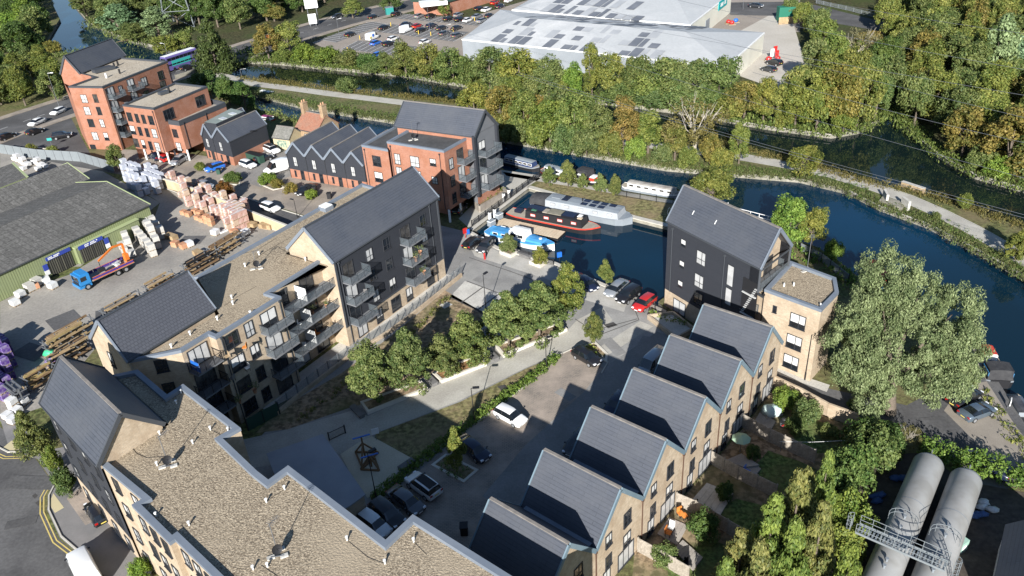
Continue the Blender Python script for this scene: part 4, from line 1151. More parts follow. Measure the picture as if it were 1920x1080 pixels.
for p, hgt in ((ra + axc * .3, 2.0), (rc_ - axc * .4, 2.2)):
    b = MB(); b.box((p.x, p.y, zr_ + hgt / 2 - .3), (.9, 1.3, hgt + .6), math.atan2(axc.y, axc.x)); b.box((p.x, p.y, zr_ + hgt + .08), (1.1, 1.5, .18), math.atan2(axc.y, axc.x))
    o = b.build("chimney", M_oldbrick, cro)
    for s_ in (-.3, .3):
        pt = MB(); n_ = Vector((-axc.y, axc.x)) * s_; pt.tube((p.x + n_.x, p.y + n_.y, zr_ + hgt + .15), (p.x + n_.x, p.y + n_.y, zr_ + hgt + .65), .16, 8); pt.build("chimney_pot", mat("clay_pot", (0.42, 0.25, 0.15), .8), ct)
window(ct, k1, k2, ulen(k1, k2) * .5, 1.9, 1.3, 1.2)
oh = thing("outhouse", "small cream-walled slate outhouse with a painted mural in front of the cottage", "outhouse", base_of(*GL([(528, 275)])))
oz = 2.5
h1, h2 = V2(G(511, 257, oz)), V2(G(542, 261, oz)); ra2 = V2(G(515, 236, 4.2)); axo = (h2 - h1).normalized(); d_ = ra2 - h1; pd = d_ - axo * d_.dot(axo)
h3, h4 = h2 + pd * 2, h1 + pd * 2
b = MB(); wall(b, h1, h2, 0, oz); gable(b, h2, h3, 0, oz, 4.2); wall(b, h3, h4, 0, oz); gable(b, h4, h1, 0, oz, 4.2); b.build("wall", mat("cream_brick", (0.5, 0.43, 0.28), .8, (0.42, 0.35, 0.22), 1.0, fine=.15), oh)
pitched(oh, h4, h1, h2, h3, oz, 4.2, .2, .1, brickmat("stone_slate", (0.17, 0.165, 0.15), (0.24, 0.23, 0.21), (0.1, 0.1, 0.09), .4, .3, .03, var=(.13, .13, .11), fine=.25), None, M_ridge)
q = MB(); p = h1 * .5 + h2 * .5; nn = Vector((axo.y, -axo.x)); q.box((p.x + nn.x * .03, p.y + nn.y * .03, 1.25), (2.6, .06, 1.5), math.atan2(axo.y, axo.x)); q.build("mural", mat("mural_paint", (0.1, 0.17, 0.14), .6, (0.4, 0.42, 0.3), 2.2), oh)

# ---- builders' merchant sheds
M_asb = brickmat("weathered_cement_roof", (0.115, 0.112, 0.104), (0.155, 0.15, 0.14), (0.07, 0.068, 0.064), 1.0, 2.4, .05, .9, var=(0.085, 0.082, 0.077), vs=1.6, offset=0, fine=.5, bmp=.3)
M_gclad = brickmat("green_sheet_cladding", (0.235, 0.27, 0.135), (0.25, 0.285, 0.145), (0.13, 0.15, 0.075), .38, 30, .06, .6, offset=0, bmp=.4, var=(.21, .24, .13), vs=.2)
M_gtrim = mat("pale_green_trim", (0.33, 0.38, 0.2), .6)
Ze, Zr_ = 4.2, 6.4
S1, S0 = V2(G(278, 384, Ze)), V2(G(0, 512, Ze)); sdir = (S0 - S1).normalized()
S0 = S1 + sdir * 75
R1 = V2(G(225, 331, Zr_)); cr_ = R1 - S1; cr_ = cr_ - sdir * cr_.dot(sdir)
s1 = thing("merchant_shed", "green-walled builders' merchant shed facing the yard with weathered grey roof", "shed", base_of(S1, S0))
b = MB(); wall(b, S0, S1, 0, Ze); 
B1_, B0_ = S1 + cr_ * 2, S0 + cr_ * 2
gable(b, S1, B1_, 0, Ze, Zr_); wall(b, B1_, B0_, 0, Ze); b.build("wall", M_gclad, s1)
pitched(s1, B1_ , S1, S0, B0_, Ze, Zr_, .25, .2, M_asb, M_gtrim, None, .1)
s2 = thing("merchant_shed", "green-trimmed weathered roof shed standing behind the first merchant shed", "shed", base_of(S1 + cr_ * 3, S0 + cr_ * 3))
off = V2(G(151, 297, Zr_)) - R1; along = off.dot(sdir); perp = off - sdir * along
C1, C2 = S1 + sdir * along + cr_ * 1.93, S0 + cr_ * 1.93; cr2 = perp - cr_ * .93
hw2 = perp + cr_ - cr_ * 1.93
D1, D2 = C1 + hw2 * 2, C2 + hw2 * 2
b = MB(); gable(b, C1, D1, 0, Ze, Zr_); wall(b, D1, D2, 0, Ze); wall(b, C2, C1, 0, Ze - .2); b.build("wall", M_gclad, s2)
pitched(s2, D1, C1, C2, D2, Ze, Zr_, .1, .2, M_asb, M_gtrim, None, .1)
s3 = thing("merchant_shed", "low weathered roof shed at the left edge behind the merchant sheds", "shed", base_of(G(-30, 330)))
e1, e2 = V2(G(52, 333, 4.6)), V2(G(23, 303, 5.0)); b = MB(); F_ = [e1, e2, e2 + sdir * 60, e1 + sdir * 60]
b.prism(F_, 0, 4.7, 0, 1); b.build("wall", [M_gclad, M_asb], s3)
q = MB(); q.bar((e1.x, e1.y, 4.75), (e2.x, e2.y, 4.75), .4, .12); q.build("verge_trim", M_gtrim, s3)
# lean-to band, doors and signs on the green wall
def onS(px, py): return onwall(px, py, S0, S1)
nS = Vector(((S1 - S0).normalized().y, -(S1 - S0).normalized().x)); tS = (S1 - S0).normalized(); aS = math.atan2(tS.y, tS.x)
def PS(u, n_, z): p = S0 + tS * u + nS * n_; return (p.x, p.y, z)
u_a = onS(135, 462)[0]; u_b = onS(255, 413)[0]
b = MB(); b.box(PS((u_a + u_b) / 2, .35, 1.45), (u_b - u_a, .7, 2.9), aS, 0); b.box(PS((u_a + u_b) / 2, .4, 2.96), (u_b - u_a + .2, .9, .14), aS, 1); b.build("lean_to", [M_gclad, M_gtrim], s1)
M_strip = brickmat("strip_curtain", (0.05, 0.05, 0.045), (0.12, 0.115, 0.09), (0.015, 0.015, 0.015), .35, 30, .08, .5, offset=0, bmp=0)
M_blue = mat("sign_blue", (0.035, 0.06, 0.3), .5)
for (xa, xb, nn_) in ((88, 130, .06), (145, 187, .76)):
    ua, ub = onS(xa, 490 if xa < 100 else 470)[0], onS(xb, 470 if xa < 100 else 450)[0]
    b = MB(); b.box(PS((ua + ub) / 2, nn_, 1.3), (ub - ua, .1, 2.6), aS); b.build("doorway", M_strip, s1)
    sg = MB(); sg.box(PS((ua + ub) / 2, nn_ + .06, 3.05 if xa < 100 else 2.75), (ub - ua + .3, .1, .6), aS); sgo = sg.build("sign", M_blue, s1)
    s_ = MB(); s_.box(PS(ub + .6 if xa > 100 else ua - .6, nn_ + .06, 1.9), (.75, .1, 1.0), aS, 0); s_.box(PS(ub + .6 if xa > 100 else ua - .6, nn_ + .06, 1.0), (.75, .1, .75), aS, 1); s_.build("notice_board", [M_blue, M_whitem], s1)
def strokes(parent, rows, m=None):
    """illegible far-off lettering: runs of raised strokes; rows = (point fn, u0, u1, z, height)"""
    b = MB(); rs = random.Random(4)
    for fn, u0, u1, n_, z, h in rows:
        u = u0
        while u < u1:
            w_ = rs.uniform(.1, .22); p = fn(u + w_ / 2, n_, z); q = fn(u + w_ / 2 + .01, n_, z); a = math.atan2(q[1] - p[1], q[0] - p[0])
            b.box(p, (w_ * (4 if parent is r2 else 1) if "r2" in globals() else w_, .02, h), a); u += w_ + (.05 if rs.random() < .8 else .3)
    return b.build("lettering", m or M_whitem, parent)
strokes(s1, [(PS, onS(147, 470)[0] + .8, onS(187, 450)[0] - .6, .88, 2.86, .2), (PS, onS(147, 470)[0] + .8, onS(187, 450)[0] - 1.1, .88, 2.6, .17), (PS, onS(88, 490)[0] + .2, onS(110, 478)[0], .18, 3.15, .2), (PS, onS(88, 490)[0] + .2, onS(110, 478)[0] - .3, .18, 2.92, .15)])

# ---- retail sheds
M_rw = mat("white_sheet_roof", (0.41, 0.42, 0.42), .6, (0.52, 0.52, 0.51), .15, fine=.06, fscale=1.5, c3=(0.4, 0.41, 0.41), s3=.04)
M_rg = mat("grey_sheet_roof", (0.12, 0.13, 0.15), .6, (0.17, 0.18, 0.2), .2)
M_rm = mat("pale_sheet_roof", (0.3, 0.31, 0.32), .6, (0.38, 0.39, 0.4), .2)
M_cream = mat("cream_cladding", (0.68, 0.665, 0.57), .6, (0.6, 0.585, 0.5), .15)
M_gw = mat("grey_sheet_wall", (0.22, 0.24, 0.26), .6, (0.27, 0.29, 0.31), .2)
def hip(parent, FL, FR, BR, BL, ze, zr, ends=(9, 9), rnd=3, dens=26):
    FL, FR, BR, BL = map(V2, (FL, FR, BR, BL))
    ml_, mr_ = (FL + BL) / 2, (FR + BR) / 2; ax = (mr_ - ml_).normalized()
    a, c = ml_ + ax * ends[0], mr_ - ax * ends[1]
    p3 = lambda p, z: (p.x, p.y, z)
    b = MB()
    b.quad(p3(FL, ze), p3(FR, ze), p3(c, zr), p3(a, zr)); b.quad(p3(BR, ze), p3(BL, ze), p3(a, zr), p3(c, zr))
    b.tri(p3(FR, ze), p3(BR, ze), p3(c, zr)); b.tri(p3(BL, ze), p3(FL, ze), p3(a, zr))
    o = b.build("roof", M_rw, parent)
    # separate roof sheets of older and newer metal
    rs = random.Random(rnd)
    n = int((c - a).length / 2.6)
    for i in range(n):
        for row in range(3):
            for side in (0, 1):
                if rs.random() > (.85, .7, .5)[row]: continue
                u0, u1 = (i + .04) / n, (i + rs.choice([.55, .96, .96])) / n
                v0, v1 = row / 3 + .02, (row + 1) / 3 - (.02 if rs.random() < .6 else .15)
                def at(u, v):
                    lo = (FL.lerp(FR, .0)) if side == 0 else BL
                    e0, e1 = (FL, FR) if side == 0 else (BL, BR)
                    # keep inside the hips: map u between the ridge span projected on the eave
                    s0 = (a - e0).dot(ax) ; s1_ = (c - e0).dot(ax)
                    e = e0 + ax * (s0 + (s1_ - s0) * u); r_ = a.lerp(c, u); p = e.lerp(r_, v)
                    return (p.x, p.y, ze + (zr - ze) * v + .035)
                pts = [at(u0, v0), at(u1, v0), at(u1, v1), at(u0, v1)]
                if side: pts = pts[::-1]
                m_ = MB(); m_.add(pts, [(0, 1, 2, 3)]); m_.build("roof_panel", rs.choice([M_rg, M_rm, M_rm, M_rg]), o)
    q = MB(); q.bar(p3(FL, ze - .15), p3(FR, ze - .15), .3, .35); q.bar(p3(FR, ze - .15), p3(BR, ze - .15), .3, .35); q.build("gutter", M_whitem, o)
    return o
def shed(name, label, px, ze, zr, ends, walls, rnd):
    P = GL(px, ze); t_ = thing(name, label, "retail unit", base_of(*P))
    b = MB()
    for i, mi in enumerate(walls): wall(b, P[i], P[(i + 1) % 4], 0, ze, mi)
    b.build("wall", [M_gw, M_cream], t_)
    hip(t_, *P, ze, zr, ends, rnd)
    return t_, P
r1, RP1 = shed("retail_shed", "long white-roofed retail shed behind the canal trees with patched metal sheets", [(866, 73), (1362, 124), (1433, 61), (938, 18)], 5.5, 8.2, (14, 16), (0, 1, 0, 1), 5)
r2, RP2 = shed("retail_shed", "second pale-roofed retail shed with a teal sign on its cream end wall", [(960, 18), (1294, 46), (1372, -14), (1060, -38)], 6.0, 9.0, (14, 12), (0, 1, 0, 1), 9)
t_ = (V2(RP2[2]) - V2(RP2[1])).normalized(); L = ulen(RP2[1], RP2[2]); n_ = Vector((t_.y, -t_.x))
p = V2(RP2[1]) + t_ * L * .76 + n_ * .12
b = MB(); b.box((p.x, p.y, 4.9), (9, .2, 2.4), math.atan2(t_.y, t_.x)); sg = b.build("sign", mat("teal_sign", (0.01, 0.33, 0.33), .5), r2)
strokes(r2, [(lambda u, n, z, p=p, t_=t_, n_=n_: (p.x + t_.x * u * 4 + n_.x * n, p.y + t_.y * u * 4 + n_.y * n, z), -.7, .75, .14, 4.9, 1.1)])
p = V2(RP2[1]) + t_ * L * .4 + n_ * .05
b = MB(); b.box((p.x, p.y, 1.8), (4, .1, 3.6), math.atan2(t_.y, t_.x)); b.build("roller_door", M_gw, r2)
sm = thing("supermarket", "red brick supermarket with dark green roof at the top of the car park", "supermarket", base_of(*GL([(777, 24), (905, 10)])))
SP = GL([(777, 26), (838, 29), (960, -8), (905, -30)]); b = MB(); b.prism(SP, 0, 4.2, 0, 0); b.build("wall", M_red, sm)
b = MB(); SI = inset(SP, -.6); b.prism(SI, 4.2, 4.6, 0, 0); SI2 = inset(SP, 5)
vs = [(p.x, p.y, 4.61) for p in SI] + [(p.x, p.y, 7) for p in SI2]; b.add(vs, [(i, (i + 1) % 4, 4 + (i + 1) % 4, 4 + i) for i in range(4)] + [(4, 5, 6, 7)]); b.build("roof", mat("dark_green_roof", (0.03, 0.06, 0.045), .6), sm)
b = MB(); p = G(812, 5, 4.5); b.box(p, (9, 5, 1.2), .2); b.build("roof_plant", M_whitem, sm)
# ================================================================ TREES AND PLANTS
M_bark = mat("bark", (0.1, 0.08, 0.06), 0.9, (0.16, 0.13, 0.1), 2.0, fine=.3)
M_palebark = mat("pale_bark", (0.36, 0.33, 0.27), 0.9, (0.26, 0.23, 0.19), 2.0, fine=.2)
L_broad = leafmat("broad_leaf", (0.06, 0.1, 0.027), (0.24, 0.265, 0.085))
L_con = leafmat("conifer_leaf", (0.06, 0.085, 0.03), (0.21, 0.22, 0.085), .25)
L_will = leafmat("willow_leaf", (0.1, 0.14, 0.055), (0.32, 0.37, 0.175), .3)
L_dry = leafmat("dry_leaf", (0.1, 0.09, 0.04), (0.2, 0.17, 0.08), .3)
L_reed = leafmat("bank_grass", (0.085, 0.11, 0.035), (0.22, 0.22, 0.09), .3)

def leafmesh(name, m, C, R, per, size, rs, up=.35, droop=0.0, asp=.6, flat=1.0):
    """C centres (n,3), R clump radii (n,), per leaves each -> one crown mesh with a 'leaf' colour attribute"""
    n = len(C); N = n * per
    cen = np.repeat(C, per, 0); rr = np.repeat(R, per)
    d = rs.normal(size=(N, 3)); d /= np.linalg.norm(d, axis=1, keepdims=True)
    k = rs.uniform(.55, 1.0, N) ** .7
    off = d * (rr * k)[:, None]; off[:, 2] *= flat
    pos = cen + off
    if droop: pos[:, 2] -= droop * rs.uniform(0, 1, N) ** 2 * rr
    nr = d * .9 + rs.normal(size=(N, 3)) * .55 + np.array([0, 0, up])
    nr /= np.linalg.norm(nr, axis=1, keepdims=True)
    t = np.cross(nr, rs.normal(size=(N, 3))); 
    if droop: t = np.cross(nr, np.cross(nr, np.array([0, 0, 1.0]) + rs.normal(size=(N, 3)) * .35))
    t /= np.linalg.norm(t, axis=1, keepdims=True) + 1e-9
    b = np.cross(nr, t)
    s = size * rs.uniform(.6, 1.25, N)
    t = t * s[:, None] * .5; b = b * (s * asp)[:, None] * .5
    V = np.stack([pos - t, pos - b * 1.0, pos + t, pos + b], 1).reshape(-1, 3)
    me = bpy.data.meshes.new(name)
    me.vertices.add(4 * N); me.vertices.foreach_set("co", V.ravel().astype(np.float32))
    me.loops.add(4 * N); me.loops.foreach_set("vertex_index", np.arange(4 * N, dtype=np.int32))
    me.polygons.add(N); me.polygons.foreach_set("loop_start", np.arange(0, 4 * N, 4, dtype=np.int32)); me.polygons.foreach_set("loop_total", np.full(N, 4, dtype=np.int32))
    at = me.attributes.new("leaf", 'FLOAT', 'FACE')
    cl = np.repeat(rs.uniform(-.25, .3, n), per)
    at.data.foreach_set("value", np.clip(rs.uniform(0, .8, N) + cl, 0, 1).astype(np.float32))
    me.materials.append(m)
    me.update(); me.validate()
    return me
def crown_pts(n, rx, rz, cz, rs, lump=.22, lo=.45, bottom=-.75, pear=0.0):
    """clump centres filling an uneven egg"""
    lob = [(rs.normal(size=3), rs.uniform(-lump, lump)) for _ in range(7)]
    out = []
    while len(out) < n:
        d = rs.normal(size=3); d /= np.linalg.norm(d)
        if d[2] < bottom: continue
        k = 1 + sum(a * max(0, d @ (v / np.linalg.norm(v))) ** 2 for v, a in lob)
        r = rs.uniform(lo, 1.0) ** .5 * k
        w_ = rx * r * (1 - pear * max(0, d[2]))
        out.append((d[0] * w_, d[1] * w_, cz + d[2] * rz * r))
    return np.array(out)
def limbs(b, h, r0, cz, rx, rz, rs, n=6):
    b.tube((0, 0, -.2), (0, 0, cz * .75), r0, 8, r0 * .7, cap=False); b.tube((0, 0, cz * .75), (0.05, .05, cz + rz * .5), r0 * .7, 7, r0 * .2, cap=False)
    for i in range(n):
        a = rs.uniform(0, 6.28); z = cz * rs.uniform(.5, .95); k = rs.uniform(.5, .85)
        b.tube((0, 0, z), (math.cos(a) * rx * k, math.sin(a) * rx * k, z + rz * rs.uniform(.3, .8)), r0 * .4, 5, r0 * .08, cap=False)
PROTO = {}
def tree_proto(kind, seed):
    rs = np.random.RandomState(seed); b = MB()
    if kind == "broad":        # unit: 10 m high, 8 m wide
        C = crown_pts(64, 3.3, 3.9, 5.4, rs, .42); R = rs.uniform(.6, 1.35, len(C)); me = leafmesh("crown", L_broad, C, R, 125, .42, rs); limbs(b, 10, .28, 4, 3, 4, rs)
    elif kind == "tall":
        C = crown_pts(64, 2.5, 4.4, 5.3, rs, .38, pear=.35); R = rs.uniform(.5, 1.15, len(C)); me = leafmesh("crown", L_broad, C, R, 120, .38, rs); limbs(b, 10, .25, 4, 2, 5, rs)
    elif kind == "small":      # young street tree, unit 10 high for the same scale rules, finer leaf
        C = crown_pts(90, 3.2, 4.9, 4.9, rs, .45, pear=.6, lo=.2); R = rs.uniform(.45, 1.0, len(C)); me = leafmesh("crown", L_broad, C, R, 170, .33, rs); limbs(b, 10, .2, 2.6, 2.0, 4, rs, 8)
    elif kind == "poplar":
        C = crown_pts(60, 1.9, 4.9, 5.0, rs, .15, pear=.3); R = rs.uniform(.55, .95, len(C)); me = leafmesh("crown", L_will, C, R, 85, .42, rs, droop=.5); limbs(b, 10, .22, 4, 1.4, 5, rs)
    elif kind == "conifer":
        C = []
        for i in range(95):
            t = rs.uniform(0, 1) ** 1.25; r = (1 - t) * 2.6 * rs.uniform(.55, 1.05) + .12; a = rs.uniform(0, 6.28); C.append((r * math.cos(a), r * math.sin(a), .6 + t * 9.2))
        C = np.array(C); R = .95 - .055 * C[:, 2]; me = leafmesh("crown", L_con, C, R, 130, .4, rs, droop=.9, asp=.4, flat=.6); b.tube((0, 0, -.2), (0, 0, 9), .22, 7, .03, cap=False)
    elif kind == "shrub":      # unit 10 high/10 wide
        C = crown_pts(58, 4.2, 4.2, 3.6, rs, .4, bottom=-.5, lo=.2); R = rs.uniform(.8, 1.8, len(C)); me = leafmesh("crown", L_broad, C, R, 120, .6, rs); b.tube((0, 0, -.2), (0, 0, 4), .3, 6, .1, cap=False); b.tube((.3, 0, 0), (2, 1, 5), .2, 5, .06, cap=False)
    elif kind == "bare":
        C = crown_pts(40, 3.5, 3.4, 5.3, rs, .3); R = rs.uniform(.4, .9, len(C)); me = leafmesh("crown", L_dry, C, R, 70, .3, rs)
        b.tube((0, 0, -.2), (0.1, 0, 4), .3, 8, .22, cap=False)
        for i in range(15):
            a = rs.uniform(0, 6.28); z = rs.uniform(2.6, 4.2); k = rs.uniform(2, 3.8); m_ = Vector((math.cos(a) * k * .5, math.sin(a) * k * .5, z + rs.uniform(1, 2.6)))
            b.tube((0, 0, z), m_, .1, 5, .055, cap=False)
            for j in range(3):
                e = m_ + Vector((rs.uniform(-1, 1) + math.cos(a), rs.uniform(-1, 1) + math.sin(a), rs.uniform(.8, 2.6))); b.tube(m_, e, .06, 4, .015, cap=False)
    root = thing(kind, "x", "tree")
    tr = b.build("trunk", M_palebark if kind == "bare" else M_bark, root)
    co = bpy.data.objects.new("crown", me); col.objects.link(co); co.parent = root
    return root
protos = []
def proto(kind, rnd):
    k = (kind, rnd.randrange(3 if kind in ("broad", "tall", "small", "shrub") else 2))
    if k not in PROTO:
        PROTO[k] = tree_proto(kind, 100 + 17 * len(PROTO)); protos.append(PROTO[k])
    return PROTO[k]
def height_to(px, py, topy, px_shift=0):
    P = G(px, py); best = 1
    lo, hi = .2, 45
    for _ in range(40):
        m_ = (lo + hi) / 2
        q = Vector((P.x, P.y, m_ - CAMZ)); y = 540 - FPX * q.dot(CU) / q.dot(CF)
        if y > topy: lo = m_
        else: hi = m_
    return lo
def pxm(px, py, z=2.0):
    P = G(px, py); return FPX / Vector((P.x, P.y, z - CAMZ)).dot(CF)
_tr = random.Random(3)
TINT = dict(G=(1, 1, 1), Y=(1.35, 1.2, .95), B=(1.5, 1.02, .85), L=(1.15, 1.35, .75), D=(.6, .75, .62), S=(1.0, 1.15, 1.25), M=(1.2, 1.1, .8), R=(1.2, .45, .4), C=(.8, .98, .85))
NAMES = dict(broad="broadleaf_tree", tall="broadleaf_tree", small="young_tree", poplar="poplar_tree", conifer="conifer_tree", shrub="shrub", bare="bare_tree")
def tree(bx, by, topy, wpx, kind, tint, label, group=None, cat=None, name=None, jit=.12):
    h = height_to(bx, by, topy); wd = wpx / pxm(bx, by, h / 2)
    P = G(bx, by)
    unit = dict(broad=9.2, tall=7.2, small=7.6, poplar=5.6, conifer=6.2, shrub=11.0, bare=8.2)[kind]
    uh = dict(broad=10.6, tall=10.7, small=10.4, poplar=10.6, conifer=10.3, shrub=9.4, bare=10)[kind]
    c = TINT[tint]; j = lambda: 1 + _tr.uniform(-jit, jit)
    g_ = j()
    r_ = dup(proto(kind, _tr), (P.x, P.y, 0), _tr.uniform(0, 6.28), label, group, (wd / unit * j(), wd / unit * j(), h / uh), (c[0] * g_ * j(), c[1] * g_, c[2] * g_ * j(), 1))
    r_.name = name or NAMES[kind]; r_["tintkey"] = tint; r_["category"] = cat or ("shrub" if kind == "shrub" else "tree")
    return r_
CB = "bushy tree in the belt between the car park and the north canal"; CBg = "trees along the car park canal bank"
for t in [(x_, y_ - (5 if x_ > 560 else 2), t_ - (3 if x_ > 560 else 0), w_, k_, c_) for x_, y_, t_, w_, k_, c_ in [(505, 112, 38, 66, "broad", "B"), (545, 107, 34, 60, "broad", "M"), (575, 119, 80, 55, "shrub", "L"), (615, 124, 84, 62, "shrub", "L"), (655, 129, 92, 55, "shrub", "G"), (690, 134, 98, 48, "shrub", "D"), (725, 139, 95, 46, "broad", "G"), (762, 147, 72, 78, "broad", "G"), (810, 152, 76, 80, "broad", "M"), (850, 157, 84, 76, "broad", "G"), (885, 160, 100, 60, "shrub", "G"), (530, 117, 90, 40, "shrub", "M"), (700, 140, 116, 40, "shrub", "G"), (745, 146, 122, 40, "shrub", "M")]]:
    tree(*t, CB, CBg)
BR = "tall broadleaf tree in the row before the long white retail shed"; BRg = "trees along the retail shed"
for t in [(920, 166, 78, 95, "broad", "G"), (975, 172, 80, 105, "broad", "M"), (1030, 178, 98, 80, "broad", "G"), (1110, 184, 72, 50, "tall", "M"), (1150, 187, 92, 80, "broad", "M"), (1195, 192, 80, 95, "broad", "G"), (1250, 196, 78, 105, "broad", "G"), (1300, 205, 84, 105, "broad", "G"), (1345, 211, 96, 95, "broad", "G"), (1395, 222, 128, 80, "broad", "B"), (1430, 229, 138, 70, "broad", "M"), (945, 172, 120, 60, "shrub", "G"), (1060, 182, 140, 60, "shrub", "M"), (1220, 200, 150, 80, "shrub", "G"), (1290, 210, 155, 80, "shrub", "G"), (1370, 222, 165, 70, "shrub", "M"), (1005, 178, 130, 60, "shrub", "G"), (1165, 195, 145, 70, "shrub", "G"), (1330, 214, 150, 70, "broad", "G"), (1270, 205, 120, 80, "broad", "G"), (1225, 198, 110, 80, "broad", "M")]:
    tree(*t, BR, BRg)
tree(1075, 182, 108, 62, "broad", "L", "bright yellow-green tree in front of the white retail shed")
TB = "mixed green and tan tree on the towpath bank"; TBg = "trees crowding the towpath"
for t in [(892, 236, 148, 84, "broad", "Y"), (940, 251, 150, 95, "broad", "B"), (985, 262, 162, 88, "broad", "M"), (1032, 268, 158, 95, "broad", "M"), (1078, 275, 162, 90, "broad", "Y"), (1122, 280, 178, 84, "broad", "G"), (1215, 287, 204, 72, "tall", "Y"), (960, 240, 140, 80, "broad", "M"), (1050, 258, 150, 90, "broad", "G"), (1010, 275, 215, 60, "shrub", "M"), (1060, 284, 225, 60, "shrub", "G"), (1100, 290, 235, 60, "shrub", "G"), (1145, 294, 240, 55, "shrub", "M"), (1265, 300, 222, 70, "broad", "Y"), (1330, 308, 240, 60, "broad", "B"), (930, 262, 210, 60, "shrub", "Y"), (970, 270, 215, 60, "shrub", "G"), (1190, 298, 250, 50, "shrub", "L"), (1240, 305, 262, 50, "shrub", "G"), (1290, 312, 270, 50, "shrub", "M"), (1352, 317, 272, 50, "shrub", "Y"), (1005, 248, 152, 80, "broad", "B"), (1100, 268, 165, 80, "broad", "M")]:
    tree(*t, TB, TBg)
tree(1168, 284, 172, 78, "tall", "B", "russet-brown tall tree in the middle of the towpath trees")
tree(1300, 300, 168, 120, "bare", "M", "half-bare spreading tree with pale branches beside the towpath")
tree(1385, 307, 226, 48, "tall", "Y", "slender yellowing tree at the edge of the towpath clearing")
tree(1500, 332, 256, 84, "broad", "M", "lone tree with an orange lower side beside the towpath, over the water junction")
tree(1806, 392, 358, 46, "broad", "Y", "small yellow-green round tree beside the towpath by the stone weir wall")
tree(1903, 488, 425, 60, "small", "Y", "pale yellow-green tree at the right edge of the towpath")
tree(650, 174, 139, 46, "shrub", "G", "round green bush alone on the towpath grass")
tree(1755, 412, 396, 20, "shrub", "G", "low bush on the canal edge near the stone landing")
PE = "tree with yellowing leaves on the wooded point by the water junction"; PEg = "trees on the wooded point"
for t in [(1455, 232, 150, 75, "broad", "Y"), (1490, 240, 140, 80, "broad", "M"), (1530, 246, 118, 90, "broad", "Y"), (1570, 248, 105, 95, "broad", "B"), (1605, 240, 85, 95, "broad", "Y"), (1640, 222, 110, 70, "broad", "G"), (1545, 200, 80, 100, "broad", "M"), (1500, 215, 95, 80, "broad", "Y"), (1590, 205, 70, 90, "broad", "M"), (1630, 190, 75, 80, "broad", "G"), (1520, 180, 60, 80, "broad", "G"), (1665, 196, 90, 70, "broad", "G"), (1560, 150, 45, 80, "broad", "M"), (1650, 150, 60, 80, "broad", "D"), (1470, 236, 195, 55, "shrub", "Y"), (1580, 250, 185, 60, "shrub", "M"), (1540, 110, 28, 70, "broad", "M"), (1620, 110, 42, 70, "broad", "B")]:
    tree(*t, PE, PEg)
tree(1600, 140, 38, 95, "bare", "S", "grey leafless tree behind the wooded point")
tree(1855, 178, 20, 78, "poplar", "S", "tall silver-leaved poplar in the east wood"); tree(1888, 170, 62, 66, "poplar", "S", "smaller silver-leaved poplar leaning against the tall one")
def inside(p, poly):
    c = False; n = len(poly)
    for i in range(n):
        a, b = poly[i], poly[i - 1]
        if (a.y > p.y) != (b.y > p.y) and p.x < (b.x - a.x) * (p.y - a.y) / (b.y - a.y) + a.x: c = not c
    return c
def fill(poly_px, step, hr, wr, kinds, tints, label, group, seed, name=None):
    rnd = random.Random(seed); P = [V2(p) for p in GL(poly_px)]; pts = []
    x0, x1 = min(p.x for p in P), max(p.x for p in P); y0, y1 = min(p.y for p in P), max(p.y for p in P)
    y = y0; row = 0
    while y < y1:
        x = x0 + (row % 2) * step / 2
        while x < x1:
            p = Vector((x + rnd.uniform(-.35, .35) * step, y + rnd.uniform(-.35, .35) * step))
            if inside(p, P): pts.append(p)
            x += step
        y += step * .87; row += 1
    for p in pts:
        k = rnd.choice(kinds); h = rnd.uniform(*hr); wd = rnd.uniform(*wr)
        if k == "shrub": h *= .5
        unit = dict(broad=9.2, tall=7.2, shrub=11.0, conifer=6.2)[k]; c = TINT[rnd.choice(tints)]; g_ = rnd.uniform(.85, 1.2)
        r_ = dup(proto(k, rnd), (p.x, p.y, 0), rnd.uniform(0, 6.28), label, group, (wd / unit, wd / unit, h / 10.4), (c[0] * g_, c[1] * g_, c[2] * g_, 1))
        r_.name = NAMES[k]; r_["category"] = "shrub" if k == "shrub" else "tree"
    return len(pts)
nf = fill([(1692, 225), (1720, 250), (1762, 284), (1838, 322), (1930, 346), (2010, 330), (1990, 20), (1690, 15), (1655, 60), (1690, 150)], 8.2, (10, 14.5), (8, 11), ["broad", "broad", "tall"], ["G", "M", "M", "Y", "B", "G", "Y"], "broadleaf tree in the wood on the east bank of the water junction", "trees of the east wood", 5)
nf += fill([(2010, 335), (2140, 400), (2340, 475), (2580, 560), (2500, 250), (2250, 100), (1995, 30)], 11, (10, 14.5), (11, 14), ["broad", "tall"], ["G", "M", "M", "Y"], "broadleaf tree in the east wood beyond the silver poplars", "trees of the east wood beyond the frame", 15)
nf += fill([(1700, 262), (1760, 294), (1838, 332), (1930, 352), (1930, 335), (1838, 315), (1762, 275)], 5, (9, 12), (5, 7), ["shrub"], ["G", "L", "M", "G"], "leafy bush hanging over the east bank of the water junction", "bushes on the east bank", 6)
nf += fill([(1540, -5), (1930, 30), (1930, -30), (1480, -40)], 11, (10, 14), (10, 13), ["broad"], ["G", "D", "M"], "tree beyond the retail road at the top right", "trees beyond the retail road", 8)
nf += fill([(1470, 25), (1500, 25), (1560, 60), (1540, 90), (1500, 60)], 8, (7, 10), (7, 9), ["broad"], ["M", "Y", "G"], "tree beside the retail service yard", "trees beside the service yard", 9)
nf += fill([(160, 52), (240, 66), (300, 45), (365, 55), (390, 70), (470, 60), (560, 35), (640, 5), (700, -30), (150, -35)], 13, (9, 14), (11, 15), ["broad", "broad", "tall"], ["D", "G", "M", "G", "Y"], "tree in the wood beyond the road bridge", "trees beyond the road bridge", 10)
